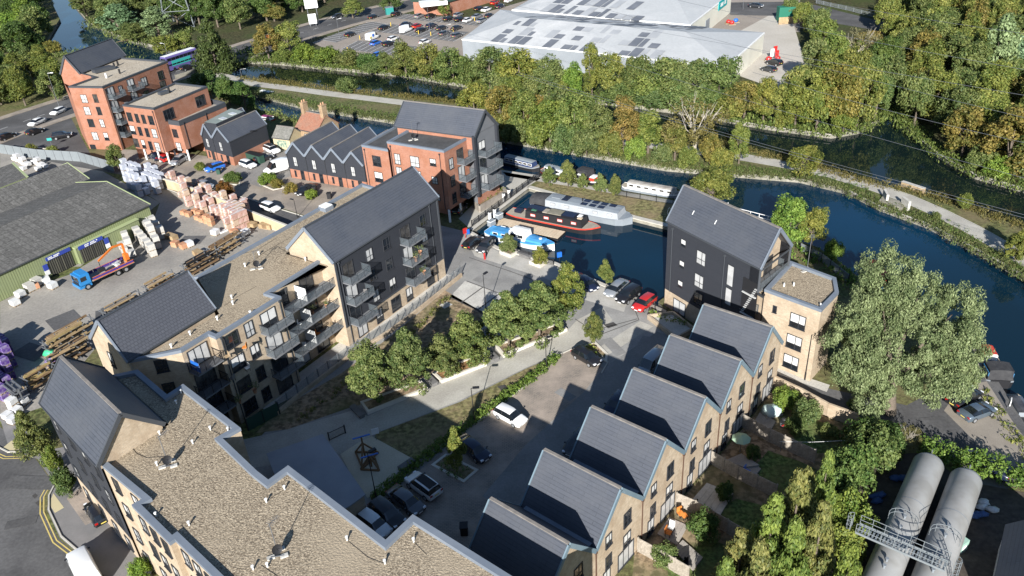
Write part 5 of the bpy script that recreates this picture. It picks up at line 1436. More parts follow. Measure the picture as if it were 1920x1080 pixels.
nf += fill([(-60, 118), (60, 110), (82, 80), (90, 25), (70, -30), (-100, -30)], 13, (9, 14), (11, 15), ["broad", "broad"], ["D", "G", "G", "L"], "tree on the far left river bank", "trees on the far left bank", 11)
nf += fill([(-30, 222), (60, 205), (112, 188), (112, 150), (70, 140), (-30, 152)], 8, (8, 11), (7, 10), ["broad", "tall"], ["D", "G", "M"], "roadside tree to the left of the red brick tower", "roadside trees left of the tower", 12)
for t in [(70, 105, 55, 60, "broad", "D"), (105, 104, 72, 38, "broad", "B"), (255, 78, 40, 70, "broad", "G"), (300, 70, 10, 80, "poplar", "S"), (225, 60, 5, 80, "poplar", "S")]:
    tree(*t, "tree at the river's edge beyond the red brick tower", "trees at the river's edge")
tree(408, 132, 30, 105, "conifer", "D", "big dark cedar-like conifer beside the road bridge")
tree(315, 108, 62, 60, "broad", "Y", "yellow-green tree beside the bus on the bridge"); tree(350, 100, 55, 50, "broad", "Y", "yellow-green tree just right of the street lamp above the bus")
for t in [(398, 186, 128, 56, "tall", "D"), (432, 198, 138, 56, "tall", "D"), (462, 206, 148, 46, "tall", "D"), (378, 172, 125, 46, "broad", "D")]:
    tree(*t, "dense dark tree beside the river behind the roof terrace", "trees behind the roof terrace")
tree(515, 40, 0, 60, "broad", "B", "brown-leaved tree above the road in the top strip"); tree(662, 34, -8, 50, "tall", "Y", "pale yellow birch beside the car park entrance road")
tree(735, 20, -10, 60, "broad", "G", "round green tree by the supermarket wall"); tree(832, 30, -5, 34, "tall", "M", "slim birch before the supermarket"); tree(1075, 5, -25, 40, "broad", "M", "small tree at the top edge above the retail sheds")
for k, t in enumerate([(1031, 346, 310, 27), (1065, 351, 297, 35), (1093, 354, 324, 25), (1127, 364, 322, 28), (1152, 368, 325, 27)]):
    tree(*t, "small", "G", ["young tree on the dock lawn nearest the brick building", "tallest young tree on the dock lawn", "shortest young tree on the dock lawn", "young tree on the dock lawn, second from its right end", "young tree at the right end of the dock lawn row"][k])
tree(1335, 388, 309, 105, "broad", "M", "broad green tree behind the charcoal waterside block"); tree(1478, 462, 366, 100, "broad", "L", "bright green bushy tree on the river side of the annex"); tree(1520, 466, 384, 70, "broad", "Y", "pale-leaved tree beside the bright green one on the river bank")
tree(1560, 484, 446, 36, "shrub", "L", "bright bush at the water's edge behind the annex")
cy = [(702, 752, 640, 100, "first courtyard tree from the lower left, partly in shade"), (773, 730, 615, 88, "second courtyard tree from the lower left"), (837, 704, 630, 78, "smaller courtyard tree over the brown planter, lower side"), (886, 683, 588, 96, "courtyard tree over the brown planter, upper side"), (955, 655, 546, 92, "courtyard tree over the long planter beside its trunk bed"), (1012, 634, 528, 112, "largest dense courtyard tree over the long planter"), (1062, 596, 494, 74, "tall pale courtyard tree nearest the dock")]
for x, y, t, w_, l_ in cy: tree(x, y, t - 4, w_ * 1.08, "small", "G" if x != 1062 else "M", l_, jit=.06)
tree(955, 476, 436, 38, "small", "G", "small quayside tree in a square planter beside the blue boat"); tree(1012, 497, 462, 34, "small", "M", "thin sparse quayside tree in a square planter at the blue boat's bow")
tree(1137, 532, 486, 36, "small", "Y", "small tree on the quay by the dock ladder"); tree(1112, 642, 584, 44, "small", "G", "small round tree in the kerbed bed beside the black hatchback"); tree(857, 884, 800, 46, "small", "M", "small tree in the car park bed, its top in sunlight")
tree(224, 319, 268, 50, "broad", "G", "rounded green street tree before the red brick block"); tree(424, 377, 338, 42, "small", "R", "copper-leaved tree over the brick stacks by the street")
tree(66, 838, 768, 76, "conifer", "M", "bushy conifer by the yard entrance"); tree(108, 885, 832, 42, "shrub", "M", "ragged shrub beside the kerb"); tree(132, 925, 868, 52, "shrub", "D", "dark rounded evergreen shrub by the brown bay"); tree(268, 1085, 1045, 50, "shrub", "L", "bright shrub at the bottom edge below the near block")
# the tree on the ridge of the near roof: a self-sown shrub
# gardens and the tank yard
for k, t in enumerate([(1375, 1150, 985, 160), (1425, 1130, 915, 155), (1470, 1090, 870, 145), (1528, 1000, 835, 85), (1400, 1210, 1000, 140), (1460, 1180, 960, 140), (1490, 1040, 868, 95), (1560, 1200, 1010, 120), (1510, 1140, 930, 120), (1350, 1180, 1040, 110)]):
    tree(*t, "conifer", "L" if k % 2 else "Y", "overgrown conifer of the tall screen between gardens and tanks", "conifers between gardens and tanks", jit=.05)
for t in [(1560, 950, 880, 90, "C"), (1600, 900, 830, 100, "C"), (1640, 870, 800, 90, "G"), (1585, 1000, 920, 80, "L"), (1540, 1010, 950, 70, "L"), (1620, 845, 795, 80, "D"), (1660, 840, 800, 70, "D"), (1570, 1050, 985, 70, "M")]:
    tree(t[0], t[1], t[2] - 8, t[3] * 1.2, "shrub", t[4], "overgrown evergreen shrub in the thicket beside the tanks", "thicket beside the tanks")
tree(1695, 845, 790, 50, "bare", "M", "brown withered conifer beside the tanks"); tree(1560, 985, 945, 60, "bare", "S", "dead grey-brown bush at the foot of the thicket")
gs = [(1470, 765, 722, 60, "L", "leafy green shrub by the covered garden furniture"), (1510, 790, 745, 60, "G", "climbing shrub on the lane wall"), (1555, 820, 795, 40, "G", "round clipped shrub on the top garden lawn"), (1490, 810, 775, 40, "D", "dark shrub beside the red barbecue"), (1410, 860, 832, 34, "D", "potted bush on the deck with the parasol"), (1360, 935, 900, 44, "D", "dark shrub between the steps and the deck"), (1315, 1010, 955, 70, "D", "large dark shrub in the lower garden"), (1245, 1055, 1015, 50, "G", "light green shrub on the lowest patio"), (1600, 770, 745, 40, "G", "low shrub under the willow's edge")]
for x, y, t, w_, tt, l_ in gs: tree(x, y, t, w_, "shrub", tt, l_)
for x, y, w_, tt, l_ in ((378, 320, 26, "M", "low shrub before the narrow mews house"), (428, 338, 20, "L", "clipped light shrub in the street bed"), (440, 342, 32, "D", "clipped dark shrub in the street bed"), (505, 345, 34, "L", "silver-green ground shrub in the mews bed"), (520, 352, 26, "B", "dry brown shrub in the mews bed"), (548, 362, 30, "B", "rust-coloured shrub beside the black car"), (585, 372, 26, "L", "small green shrub beside the black car"), (60, 285, 24, "M", "shrub in the forecourt bed"), (100, 290, 26, "Y", "pale shrub in the forecourt bed")):
    tree(x, y, y - w_ * .75, w_, "shrub", tt, l_)
# willow
rs = np.random.RandomState(77)
wp = G(1668, 775)
wt = thing("willow_tree", "great silvery willow beside the annex, overhanging the lane and river", "tree", wp)
b = MB()
b.tube((wp.x, wp.y, 0), (wp.x - .5, wp.y + .6, 5), .7, 10, .5, cap=False)
CL = []
def lobe(px, py, z, r, rz, n):
    c = np.array(G(px, py, z)); pts = crown_pts(n, r, rz, 0, rs, .3, lo=.35, bottom=-.85)
    CL.extend((pts + c).tolist()); q = Vector(c); b.tube((wp.x - .5, wp.y + .6, 4.5), q, .3, 7, .06, cap=False)
lobe(1665, 520, 12.6, 3.6, 3.6, 60); lobe(1655, 570, 10.4, 3.6, 3.6, 50); lobe(1620, 600, 8.5, 3.2, 3.6, 52); lobe(1720, 560, 9.5, 3.2, 3.4, 50); lobe(1785, 590, 9.0, 3.0, 3.6, 50); lobe(1790, 640, 7.4, 2.8, 3.4, 40); lobe(1690, 660, 7.2, 4.0, 3.6, 70); lobe(1610, 680, 5.6, 3.0, 2.8, 48); lobe(1592, 630, 7.4, 2.4, 2.8, 36); lobe(1740, 700, 5.0, 3.4, 2.8, 52); lobe(1640, 735, 4.0, 2.6, 2.4, 34); lobe(1800, 700, 5.0, 2.2, 2.8, 30)
b.build("trunk", M_bark, wt)
C = np.array(CL); me = leafmesh("crown", L_will, C - np.array(wp), rs.uniform(.5, 1.0, len(C)), 210, .3, rs, droop=.8, asp=.4)
co = bpy.data.objects.new("crown", me); col.objects.link(co); co.parent = wt
# ground cover nobody could count
def cover(name, pts, dens, h, size, m, seed, kind_z=0.0, wob=.5, tint=(1, 1, 1)):
    rs = np.random.RandomState(seed); P = [V2(p) for p in pts]; C = []
    for a, c in zip(P, P[1:]):
        L = (c - a).length; n = int(L * dens)
        for i in range(n):
            p = a.lerp(c, rs.uniform()); C.append((p.x + rs.normal() * wob, p.y + rs.normal() * wob, kind_z + h * rs.uniform(.1, .5)))
    me = leafmesh(name, m, np.array(C), rs.uniform(.3, .6, len(C)) * h, 9, size, rs, up=.6, droop=.3, asp=.35)
    o = bpy.data.objects.new(name, me); col.objects.link(o); o.color = (*tint, 1)
    return tag(o, kind="stuff")
cover("bank_grass", GL(tow_s), 16, 1.0, .36, L_reed, 21, 0, .8); cover("bank_grass", GL(tow_n), 16, 1.1, .36, L_reed, 22, 0, .8, (1.2, .95, .8))
mid_s = [(a[0], a[1] - 6) for a in tow_s]; cover("bank_grass", GL(mid_s), 12, .8, .36, L_reed, 23, 0, 1.0, (.7, .95, .6))
cover("bank_undergrowth", GL(north_e), 9, 1.6, .55, L_broad, 24, 0, 1.0, (1, 1.05, .85))
cover("bank_undergrowth", GL([(a[0], a[1] - 12) for a in north_e[:12]]), 5, 2.6, 1.0, L_broad, 25, 0, 2.0, (.9, 1, .8))
cover("bank_undergrowth", GL([(360, 158), (440, 186), (490, 210), (560, 228), (640, 247)]), 5, 1.6, .7, L_broad, 26, 0, 1.0)
cover("bank_undergrowth", GL([(1300, 395), (1335, 400)]) , 6, 1.2, .6, L_broad, 27, 0, .8)
cover("bank_undergrowth", GL([(1480, 470), (1560, 500), (1600, 530), (1640, 560)]), 7, 1.4, .6, L_broad, 28, 0, 1.0, (.9, 1.2, .7))
cover("bank_undergrowth", GL([(1800, 700), (1850, 745), (1900, 815), (1960, 900)]), 6, .7, .4, L_broad, 29, 0, .5, (1.1, 1, .7))
for off in (0, 6): cover("bank_undergrowth", GL([(60, 100 + off), (160, 100 + off), (235, 118 + off), (300, 140 + off)]), 4, 2.0, .9, L_broad, 30 + off, 0, 2.0)
cover("bank_undergrowth", GL([(168, 40), (236, 70), (285, 82), (330, 70), (365, 55)]), 4, 2.2, 1.0, L_broad, 33, 0, 2.0)
def hedge(name, label, pts, wd, h, tint, seed, m=L_broad, size=.22, dens=60):
    rs = np.random.RandomState(seed); P = [V2(p) for p in GL(pts)]; C = []
    for a, c in zip(P, P[1:]):
        L = (c - a).length; d = (c - a) / L; nn = Vector((-d.y, d.x))
        for i in range(int(L * dens / 9 * max(1, wd * h))):
            p = a + d * rs.uniform(0, L) + nn * rs.uniform(-.5, .5) * wd; C.append((p.x, p.y, rs.uniform(.15, 1) * h))
    o0_ = G(*pts[0]); C = np.array(C) - np.array(o0_)
    me = leafmesh(name, m, C, rs.uniform(.14, .3, len(C)) * max(1, h * .6), 12, size, rs, up=.6)
    o = bpy.data.objects.new(name, me); col.objects.link(o); o.location = o0_; o.color = (*tint, 1)
    return tag(o, label, "hedge")
hedge("hedge", "low clipped green hedge between the footpath lawn and the parking bays", [(1045, 672), (1000, 708), (950, 745), (895, 785), (800, 858), (700, 940)], 1.3, .7, (.95, 1.15, .7), 41, dens=230)
hedge("hedge", "tall leafy hedge between the tank yard and the east lane", [(1722, 855), (1780, 872), (1850, 890), (1960, 925)], 2.2, 2.2, (.9, 1.15, .7), 42, size=.28, dens=80)
hedge("hedge", "straggling planting along the ramp in front of the long courtyard block", [(560, 790), (660, 715), (760, 640), (840, 560)], 1.0, .6, (1.1, .95, .8), 43, dens=50)
hedge("hedge", "low silvery planting in the kerbed car park bed", [(830, 872), (870, 895)], 1.8, .7, (1, 1.2, 1.3), 44)
hedge("hedge", "yellow-green planting in the kerbed bed beside the black hatchback", [(1098, 652), (1118, 668)], 1.4, .8, (1.4, 1.4, .7), 45)
hedge("hedge", "planting on the timber terrace by the red brick waterside block", [(896, 390), (945, 364)], .9, 1.5, (1.2, 1.1, .8), 46)
hedge("hedge", "planting beside the red hatchback at the corner of the waterside block", [(1216, 590), (1250, 605), (1290, 615)], .8, 1.0, (1.1, 1.2, .7), 47)
def ordinals(group, fmt):
    W = {"G": "green", "M": "olive", "Y": "yellowing", "B": "russet-tinged", "L": "bright green", "D": "dark", "S": "silvery", "C": "blue-green"}
    def scr(o):
        q = o.location - Vector((0, 0, CAMZ)); return q.dot(CR) / q.dot(CF)
    L_ = sorted([o for o in bpy.data.objects if o.get("group") == group], key=scr)
    names = ["first", "second", "third", "fourth", "fifth", "sixth", "seventh", "eighth", "ninth", "tenth", "eleventh", "twelfth"]
    n = len(L_)
    for i, o in enumerate(L_):
        side = "left" if i < (n + 1) // 2 else "right"; k = i if side == "left" else n - 1 - i
        o["label"] = fmt.format(t=W.get(o.get("tintkey"), "green"), w="shrub" if o["category"] == "shrub" else "tree", k=names[k] if k < 12 else "%dth" % (k + 1), s=side)
ordinals("trees along the retail shed", "{t} {w} before the long white retail shed, {k} from the row's {s} end")
ordinals("trees crowding the towpath", "{t} {w} crowding the towpath, {k} from the {s} end of the clump")
ordinals("trees on the wooded point", "{t} {w} on the wooded point, {k} from its {s} side")
ordinals("trees along the car park canal bank", "{t} {w} between car park and canal, {k} from the belt's {s} end")
ordinals("conifers between gardens and tanks", "overgrown conifer between gardens and tanks, {k} from the screen's {s} end")
ordinals("thicket beside the tanks", "{t} shrub in the thicket beside the tanks, {k} from its {s} side")
ordinals("trees behind the roof terrace", "dense dark tree by the river behind the roof terrace, {k} from the {s}")
ordinals("trees at the river's edge", "{t} tree at the river's edge beyond the brick tower, {k} from the {s}")
ordinals("roadside trees left of the tower", "{t} roadside tree left of the red brick tower, {k} from the {s}")
ordinals("trees beside the service yard", "{t} tree beside the service yard, {k} from the {s}")
for pr in protos:
    for ch in list(pr.children): bpy.data.objects.remove(ch)
    bpy.data.objects.remove(pr)
print("filled", nf)
# ================================================================ VEHICLES
def paint(name, c, metal=0.0):
    m, n, l, p = _nodes(name)
    p.inputs["Base Color"].default_value = rgba(c); p.inputs["Roughness"].default_value = .35; p.inputs["Metallic"].default_value = metal
    p.inputs["Coat Weight"].default_value = .7; p.inputs["Coat Roughness"].default_value = .06; p.inputs["Specular IOR Level"].default_value = .5
    MATS[name] = m
    return m
PAINT = {k: paint("paint_" + k, c, mt) for k, c, mt in (("white", (.75, .75, .74), 0), ("black", (.012, .012, .014), 0), ("navy", (.012, .018, .045), .1), ("red", (.42, .02, .018), 0), ("silver", (.36, .38, .4), .5), ("grey", (.12, .125, .135), .4), ("blue", (.02, .13, .5), 0), ("darkgrey", (.04, .043, .05), .3), ("lorry", (.02, .2, .48), 0), ("steelblue", (.13, .17, .21), .5))}
M_cg = glass("car_glass", (.012, .015, .018), .04)
M_tyre = mat("tyre", (.012, .012, .012), .8)
M_rim = mat("alloy_rim", (.45, .46, .47), .35, metal=.6)
M_lamp = mat("lamp_lens", (.75, .76, .78), .15, spec=.6)
M_tail = mat("tail_lens", (.35, .012, .01), .25)
M_plate = mat("yellow_plate", (.6, .5, .12), .5)
def stations(kind):
    if kind == "hatch": return 4.1, .88, [(-2.05, .8, .42, .8, .6, .84), (-1.96, .95, .28, .95, .74, 1.0), (-1.6, .99, .22, .97, .68, 1.40), (-.8, 1, .2, .95, .7, 1.47), (.05, 1, .2, .93, .69, 1.46), (.5, 1, .2, .92, .65, 1.38), (1.12, 1, .2, .9, .8, .97), (1.7, .96, .22, .8, .74, .85), (1.97, .86, .28, .66, .6, .7), (2.06, .7, .36, .55, .5, .58)], (1, 2, 5, 6), .31
    if kind == "saloon": return 4.6, .9, [(-2.3, .82, .42, .8, .66, .84), (-2.2, .94, .28, .92, .78, .97), (-1.65, 1, .22, .95, .8, 1.02), (-1.05, 1, .2, .95, .68, 1.36), (-.4, 1, .2, .94, .7, 1.43), (.3, 1, .2, .93, .68, 1.42), (.75, 1, .2, .92, .64, 1.33), (1.4, 1, .2, .9, .8, .96), (2.0, .95, .22, .8, .74, .84), (2.24, .84, .28, .66, .6, .7), (2.32, .68, .36, .55, .5, .58)], (2, 3, 6, 7), .32
    if kind == "suv": return 4.35, .92, [(-2.17, .84, .5, .95, .66, 1.0), (-2.08, .96, .34, 1.08, .8, 1.14), (-1.8, 1, .28, 1.08, .74, 1.55), (-.9, 1, .26, 1.06, .75, 1.62), (.1, 1, .26, 1.04, .74, 1.6), (.5, 1, .26, 1.03, .7, 1.52), (1.1, 1, .26, 1.0, .84, 1.08), (1.8, .97, .28, .92, .8, .98), (2.08, .88, .34, .78, .66, .82), (2.18, .74, .44, .66, .54, .7)], (1, 2, 5, 6), .35
    if kind == "coupe": return 4.2, .9, [(-2.1, .8, .4, .78, .6, .82), (-2.0, .95, .26, .93, .78, .97), (-1.5, 1, .2, .95, .78, 1.05), (-.75, 1, .18, .93, .68, 1.32), (-.2, 1, .18, .92, .68, 1.36), (.25, 1, .18, .91, .66, 1.32), (1.05, 1, .18, .88, .8, .94), (1.7, .97, .2, .78, .74, .82), (2.0, .85, .26, .62, .6, .66), (2.1, .68, .34, .52, .5, .55)], (2, 3, 5, 6), .33
    return 5.6, 1.0, [(-2.8, .97, .4, 1.25, .84, 2.3), (-2.74, 1, .32, 1.3, .86, 2.42), (-1.2, 1, .3, 1.3, .87, 2.5), (.6, 1, .3, 1.3, .86, 2.48), (1.15, 1, .3, 1.25, .82, 2.36), (1.95, 1, .3, 1.2, .86, 1.3), (2.5, .96, .32, 1.02, .8, 1.08), (2.75, .86, .4, .85, .66, .9), (2.82, .74, .5, .7, .55, .75)], (None, None, 4, 5), .35
def car_proto(kind, roof=None):
    L, W, S, (r0, r1, w0, w1), wr = stations(kind)
    t = thing(kind, "x", "car")
    body, gl = MB(), MB()
    secs = []
    for x, kw, zb, zt, kr, ztop in S:
        hw = W * kw; hr = W * kr
        half = [(hw * .9, zb), (hw, zb + .16), (hw, zt - .16), (hw * .965, zt), (hr, ztop - .05), (hr * .82, ztop)]
        secs.append([(x, y, z) for y, z in half] + [(x, 0, ztop + .012)] + [(x, -y, z) for y, z in half[::-1]])
    n = 13
    fb, vs = [], [p for s_ in secs for p in s_]
    for k in range(len(S) - 1):
        for i in range(n - 1):
            g_ = False
            side = i in (3, 8); top = i in (4, 5, 6, 7)
            lo = r0 if r0 is not None else 99
            if r0 is not None and r0 <= k < w1 and side: g_ = True
            if r0 is None and k in (3, 4) and side: g_ = True
            if r0 is not None and k == r0 and top: g_ = True
            if k == w0 and top: g_ = True
            q = (k * n + i, (k + 1) * n + i, (k + 1) * n + i + 1, k * n + i + 1)
            if g_: gl.add([vs[j] for j in q], [(0, 1, 2, 3)], 0)
            else: fb.append(q)
    body.add(vs, fb, 0, True)
    body.add(secs[0], [tuple(range(n))], 0); body.add(secs[-1], [tuple(range(n - 1, -1, -1))], 0)
    # door pillars between the side windows
    body.build("body", PAINT["white"], t); gl.build("window_glass", M_cg, t)
    if r0 is not None:
        pl = MB(); xm = (S[r1][0] + S[w0][0]) / 2
        for sx in (-1, 1):
            pl.bar((xm, sx * W * .972, .93 if kind != "suv" else 1.05), (xm - .04, sx * (W * .7 + .01), S[3][5] - .07), .09, .05)
        pl.build("pillar", M_black, t)
        if roof:
            rr = MB(); zt_ = max(s_[5] for s_ in S) + .02; rr.box(((S[r1][0] + S[w0][0]) / 2, 0, zt_), (S[w0][0] - S[r1][0] - .1, W * 1.1, .03)); rr.build("roof", M_black, t)
    ax = L / 2 - .82
    for sx in (-1, 1):
        for sy in (-1, 1):
            wh = MB(); x = ax * sx - (.05 if sx > 0 else -.08); y = sy * (W - .1)
            wh.tube((x, y - .1, wr), (x, y + .112, wr), wr, 14) if sy > 0 else wh.tube((x, y - .112, wr), (x, y + .1, wr), wr, 14)
            wo = wh.build("wheel", M_tyre, t)
            ri = MB(); yo = y + sy * .115; ri.tube((x, yo - .01, wr), (x, yo + .01, wr), wr * .66, 10); ri.build("rim", M_rim, wo)
    zf = S[-2][3]; zr = S[1][3] - .12
    for sy in (-1, 1):
        h = MB(); h.box((S[-2][0] - .06, sy * W * .64, zf - .0), (.3, .34, .14)); h.build("headlight", M_lamp, t)
        h = MB(); h.box((S[1][0] - .02, sy * W * .74, zr), (.14, .3, .2)); h.build("tail_light", M_tail, t)
        h = MB(); h.box((S[w1][0] - .2, sy * (W + .08), S[w1][3] + .06), (.12, .18, .12)); h.build("wing_mirror", PAINT["black"], t)
    h = MB(); h.box((S[0][0] - .012, 0, S[0][3] - .16), (.02, .52, .12)); h.build("number_plate", M_plate, t)
    h = MB(); h.box((S[-1][0] + .012, 0, .45), (.02, .52, .12)); h.build("number_plate", M_whitem, t)
    return t
CARS = {k: car_proto(k) for k in ("hatch", "saloon", "suv", "coupe", "van")}
CARS["suv2"] = car_proto("suv", True)
CARNAME = dict(hatch="hatchback_car", saloon="saloon_car", suv="tall_car", suv2="tall_car", coupe="coupe_car", van="delivery_van")
def car(kind, pcol, cx, cy, nx, ny, label, group=None, cat="car", sc_=1.0):
    P, N = G(cx, cy), G(nx, ny); a = math.atan2(N.y - P.y, N.x - P.x)
    r_ = dup(CARS[kind], (P.x, P.y, .03), a, label, group, sc_, None, {"paint_white": PAINT[pcol]})
    r_.name = CARNAME[kind]; r_["category"] = "van" if kind == "van" else cat
    return r_
car("hatch", "white", 957, 787, 987, 803, "white hatchback parked in the sun on brown block paving beside the hedge")
car("hatch", "black", 1100, 676, 1128, 692, "black hatchback parked beside the kerbed bed with the small round tree")
car("hatch", "red", 1208, 575, 1186, 592, "red hatchback, rightmost of the row beside the dock")
car("suv", "black", 1178, 560, 1155, 577, "black estate car between the silver saloon and the red hatchback")
car("saloon", "silver", 1156, 547, 1133, 566, "silver saloon in the row beside the dock")
car("saloon", "navy", 1098, 537, 1120, 553, "dark blue saloon half hidden behind the tall courtyard tree")
car("hatch", "black", 887, 461, 903, 449, "black hatchback at the dock end with its rear to the courtyard")
car("hatch", "darkgrey", 911, 467, 897, 482, "dark hatchback beside the blue boat with its bonnet towards the courtyard")
car("saloon", "navy", 888, 849, 915, 870, "navy saloon in shade beside the small tree bed")
car("suv2", "white", 795, 919, 772, 902, "white car with a black roof in the shaded parking bays")
car("saloon", "grey", 762, 946, 785, 963, "dark grey saloon between the black car and the white car with black roof")
car("suv", "black", 728, 972, 750, 990, "black car parked beside the flat blue-grey store roof")
car("hatch", "white", 703, 990, 725, 1006, "pale car half hidden by the near roof's parapet")
car("van", "silver", 1222, 692, 1200, 712, "silver van in the terrace's shadow behind a house roof", sc_=.85)
car("hatch", "navy", 1155, 765, 1140, 785, "dark blue car in the terrace's shadow between two roofs")
car("hatch", "darkgrey", 1082, 838, 1066, 858, "dark car squeezed behind the third roof of the terrace")
car("hatch", "blue", 404, 319, 388, 324, "bright blue hatchback on the forecourt of the narrow mews house")
car("hatch", "white", 466, 313, 482, 318, "white hatchback beside the dark green bin store")
car("hatch", "black", 495, 301, 512, 297, "black hatchback behind the dark green bin store")
car("van", "white", 523, 322, 500, 329, "white delivery van parked beside the charcoal mews houses")
car("suv2", "white", 511, 286, 524, 291, "white car with a black roof near the cream outhouse")
car("saloon", "black", 575, 361, 560, 370, "black saloon on the forecourt of the charcoal mews houses")
car("hatch", "red", 307, 301, 296, 296, "red hatchback under the brick block's undercroft")
car("hatch", "navy", 292, 298, 281, 293, "dark car deep in the undercroft beside the red hatchback")
car("suv", "silver", 337, 306, 324, 314, "silver tall car coming out of the undercroft")
car("hatch", "silver", 386, 352, 398, 356, "pale car on the street hidden by the brick stacks"); car("hatch", "white", 508, 394, 520, 398, "white car on the street behind the buff yard wall")
car("hatch", "black", 862, 397, 868, 390, "dark car below the undercroft of the red brick waterside block")
car("hatch", "white", 110, 213, 92, 221, "white car driving on the main road beside the roadside trees"); car("saloon", "white", 71, 233, 53, 241, "white saloon behind it on the main road, further left")
car("hatch", "black", 67, 251, 84, 245, "black car in the near lane of the main road"); car("suv", "black", 14, 261, 32, 254, "black car on the main road at the left edge")
car("suv", "black", 118, 259, 136, 256, "black tall car on the forecourt beside the red brick tower")
car("coupe", "steelblue", 1830, 779, 1860, 768, "grey-blue coupe on the worn slab east of the willow"); car("saloon", "black", 1806, 752, 1830, 738, "dark car half under the willow beside the grey-blue coupe"); car("saloon", "navy", 1850, 880, 1830, 870, "dark blue car in shade behind the tall hedge")
car("hatch", "black", 186, 968, 175, 950, "black car in the bay below the near block's charcoal wall")
car("van", "white", 163, 1076, 150, 1050, "white van on the road at the bottom left corner")
car("suv", "black", 352, 131, 372, 125, "dark car on the bridge road beside the conifer"); car("saloon", "darkgrey", 1417, 14, 1440, 16, "dark car on the retail road at the top"); car("hatch", "darkgrey", 632, 34, 612, 40, "dark car on the road beside the brown tree")
car("suv", "black", 1451, 122, 1433, 118, "black car in the service yard nearest the red flags"); car("hatch", "darkgrey", 1441, 134, 1424, 130, "dark grey car at the end of the service yard's row")
lot = [("hatch", "black", 657, 68), ("van", "white", 699, 74), ("hatch", "blue", 705, 84), ("hatch", "white", 737, 76), ("suv", "black", 729, 86), ("saloon", "black", 720, 55), ("saloon", "navy", 761, 49), ("van", "white", 762, 60), ("hatch", "red", 782, 52), ("saloon", "black", 790, 60), ("suv", "navy", 809, 52), ("saloon", "darkgrey", 828, 56), ("hatch", "grey", 833, 66), ("saloon", "darkgrey", 856, 56), ("hatch", "grey", 857, 70), ("hatch", "white", 797, 82), ("hatch", "black", 700, 35), ("suv", "black", 743, 30), ("hatch", "silver", 786, 33), ("suv", "black", 808, 34), ("suv", "black", 841, 39), ("hatch", "silver", 859, 31), ("suv", "black", 862, 40), ("hatch", "white", 877, 41), ("saloon", "silver", 894, 34), ("saloon", "silver", 903, 42), ("hatch", "darkgrey", 920, 44), ("hatch", "darkgrey", 918, 33), ("suv", "black", 898, 20), ("saloon", "white", 912, 21), ("hatch", "red", 928, 8), ("hatch", "navy", 938, 15), ("hatch", "white", 954, 4), ("hatch", "white", 981, 19), ("hatch", "blue", 710, 106), ("hatch", "silver", 880, 12), ("saloon", "black", 905, 2)]
seen = {}
for k, pc, x, y in lot: seen[(k, pc)] = seen.get((k, pc), 0) + 1
special = {(699, 74): "white van with a blue and yellow roundel in the retail car park", (762, 60): "white van in the middle row of the retail car park", (705, 84): "bright blue hatchback in the car park row nearest the canal", (710, 106): "blue hatchback behind the canal bushes", (782, 52): "red car in the middle row of the car park", (928, 8): "red car near the supermarket front"}
for k, pc, x, y in lot:
    nm = {"hatch": "hatchback", "saloon": "saloon", "suv": "tall car", "van": "van"}[k]; cn = {"darkgrey": "dark grey", "navy": "navy blue"}.get(pc, pc)
    row = "the row nearest the canal" if y > 62 else "the middle row" if y > 45 else "the back row" if y > 25 else "the supermarket end"
    near_ = "" if x < 760 else " by the shops" if y < 25 else " by the shed" if x > 840 else ""
    lb = special.get((x, y)) or f"{cn} {nm} in {row} of the retail car park{near_}"
    r_ = car(k, pc, x, y, x + 11, y - 4.5, lb, "cars in the retail car park", sc_=1.0 if k != "van" else .9)
    if (x, y) == (699, 74):
        b = MB(); q = Vector(r_.location); 
        a = r_.rotation_euler.z; c_, s_ = math.cos(a), math.sin(a)
        nn = Vector((s_, -c_, 0)); o_ = q + nn * .93 + Vector((0, 0, 1.5)) - Vector((c_, s_, 0)) * .7
        b.tube(o_, o_ + nn * .04, .5, 14, mi=0); b.box(o_ + Vector((-c_ * 1.3, -s_ * 1.3, -.4)), (.8, .1, .6), a, 1)
        e = b.build("roundel", [PAINT["blue"], M_plate], None, tuple(q)); e.parent = r_; e.matrix_parent_inverse = Matrix.Identity(4); e.location = (0, 0, 0); e.rotation_euler = (0, 0, -a); e.scale = (1 / .9,) * 3
# bay markings in the car park
rows_ = [((600, 74), (700, 37), 14), ((660, 88), (850, 60), 0), ]
def baylines(p0, p1, n, dx, dy):
    for i in range(n):
        t = i / (n - 1); x = p0[0] + (p1[0] - p0[0]) * t; y = p0[1] + (p1[1] - p0[1]) * t
        sheet("bay_marking", strip(GL([(x, y), (x + dx, y + dy)]), .14, 0), .02, M_white)
ov("parking_bays", [(600, 74), (694, 40), (722, 45), (630, 80)], mat("bay_asphalt", (.13, .125, .12), .85, (.16, .155, .15), .3), 3); baylines((600, 74), (694, 40), 14, 30, 5)
ov("parking_bays", [(640, 92), (672, 76), (790, 88), (760, 105)], MATS["bay_asphalt"], 3); baylines((640, 92), (760, 105), 12, 30, -15)
ov("parking_bays", [(695, 58), (730, 45), (880, 60), (850, 78)], MATS["bay_asphalt"], 3); baylines((695, 58), (850, 78), 16, 32, -14)
ov("parking_bays", [(735, 34), (760, 26), (935, 40), (915, 50)], MATS["bay_asphalt"], 3); baylines((735, 34), (915, 50), 19, 24, -9)
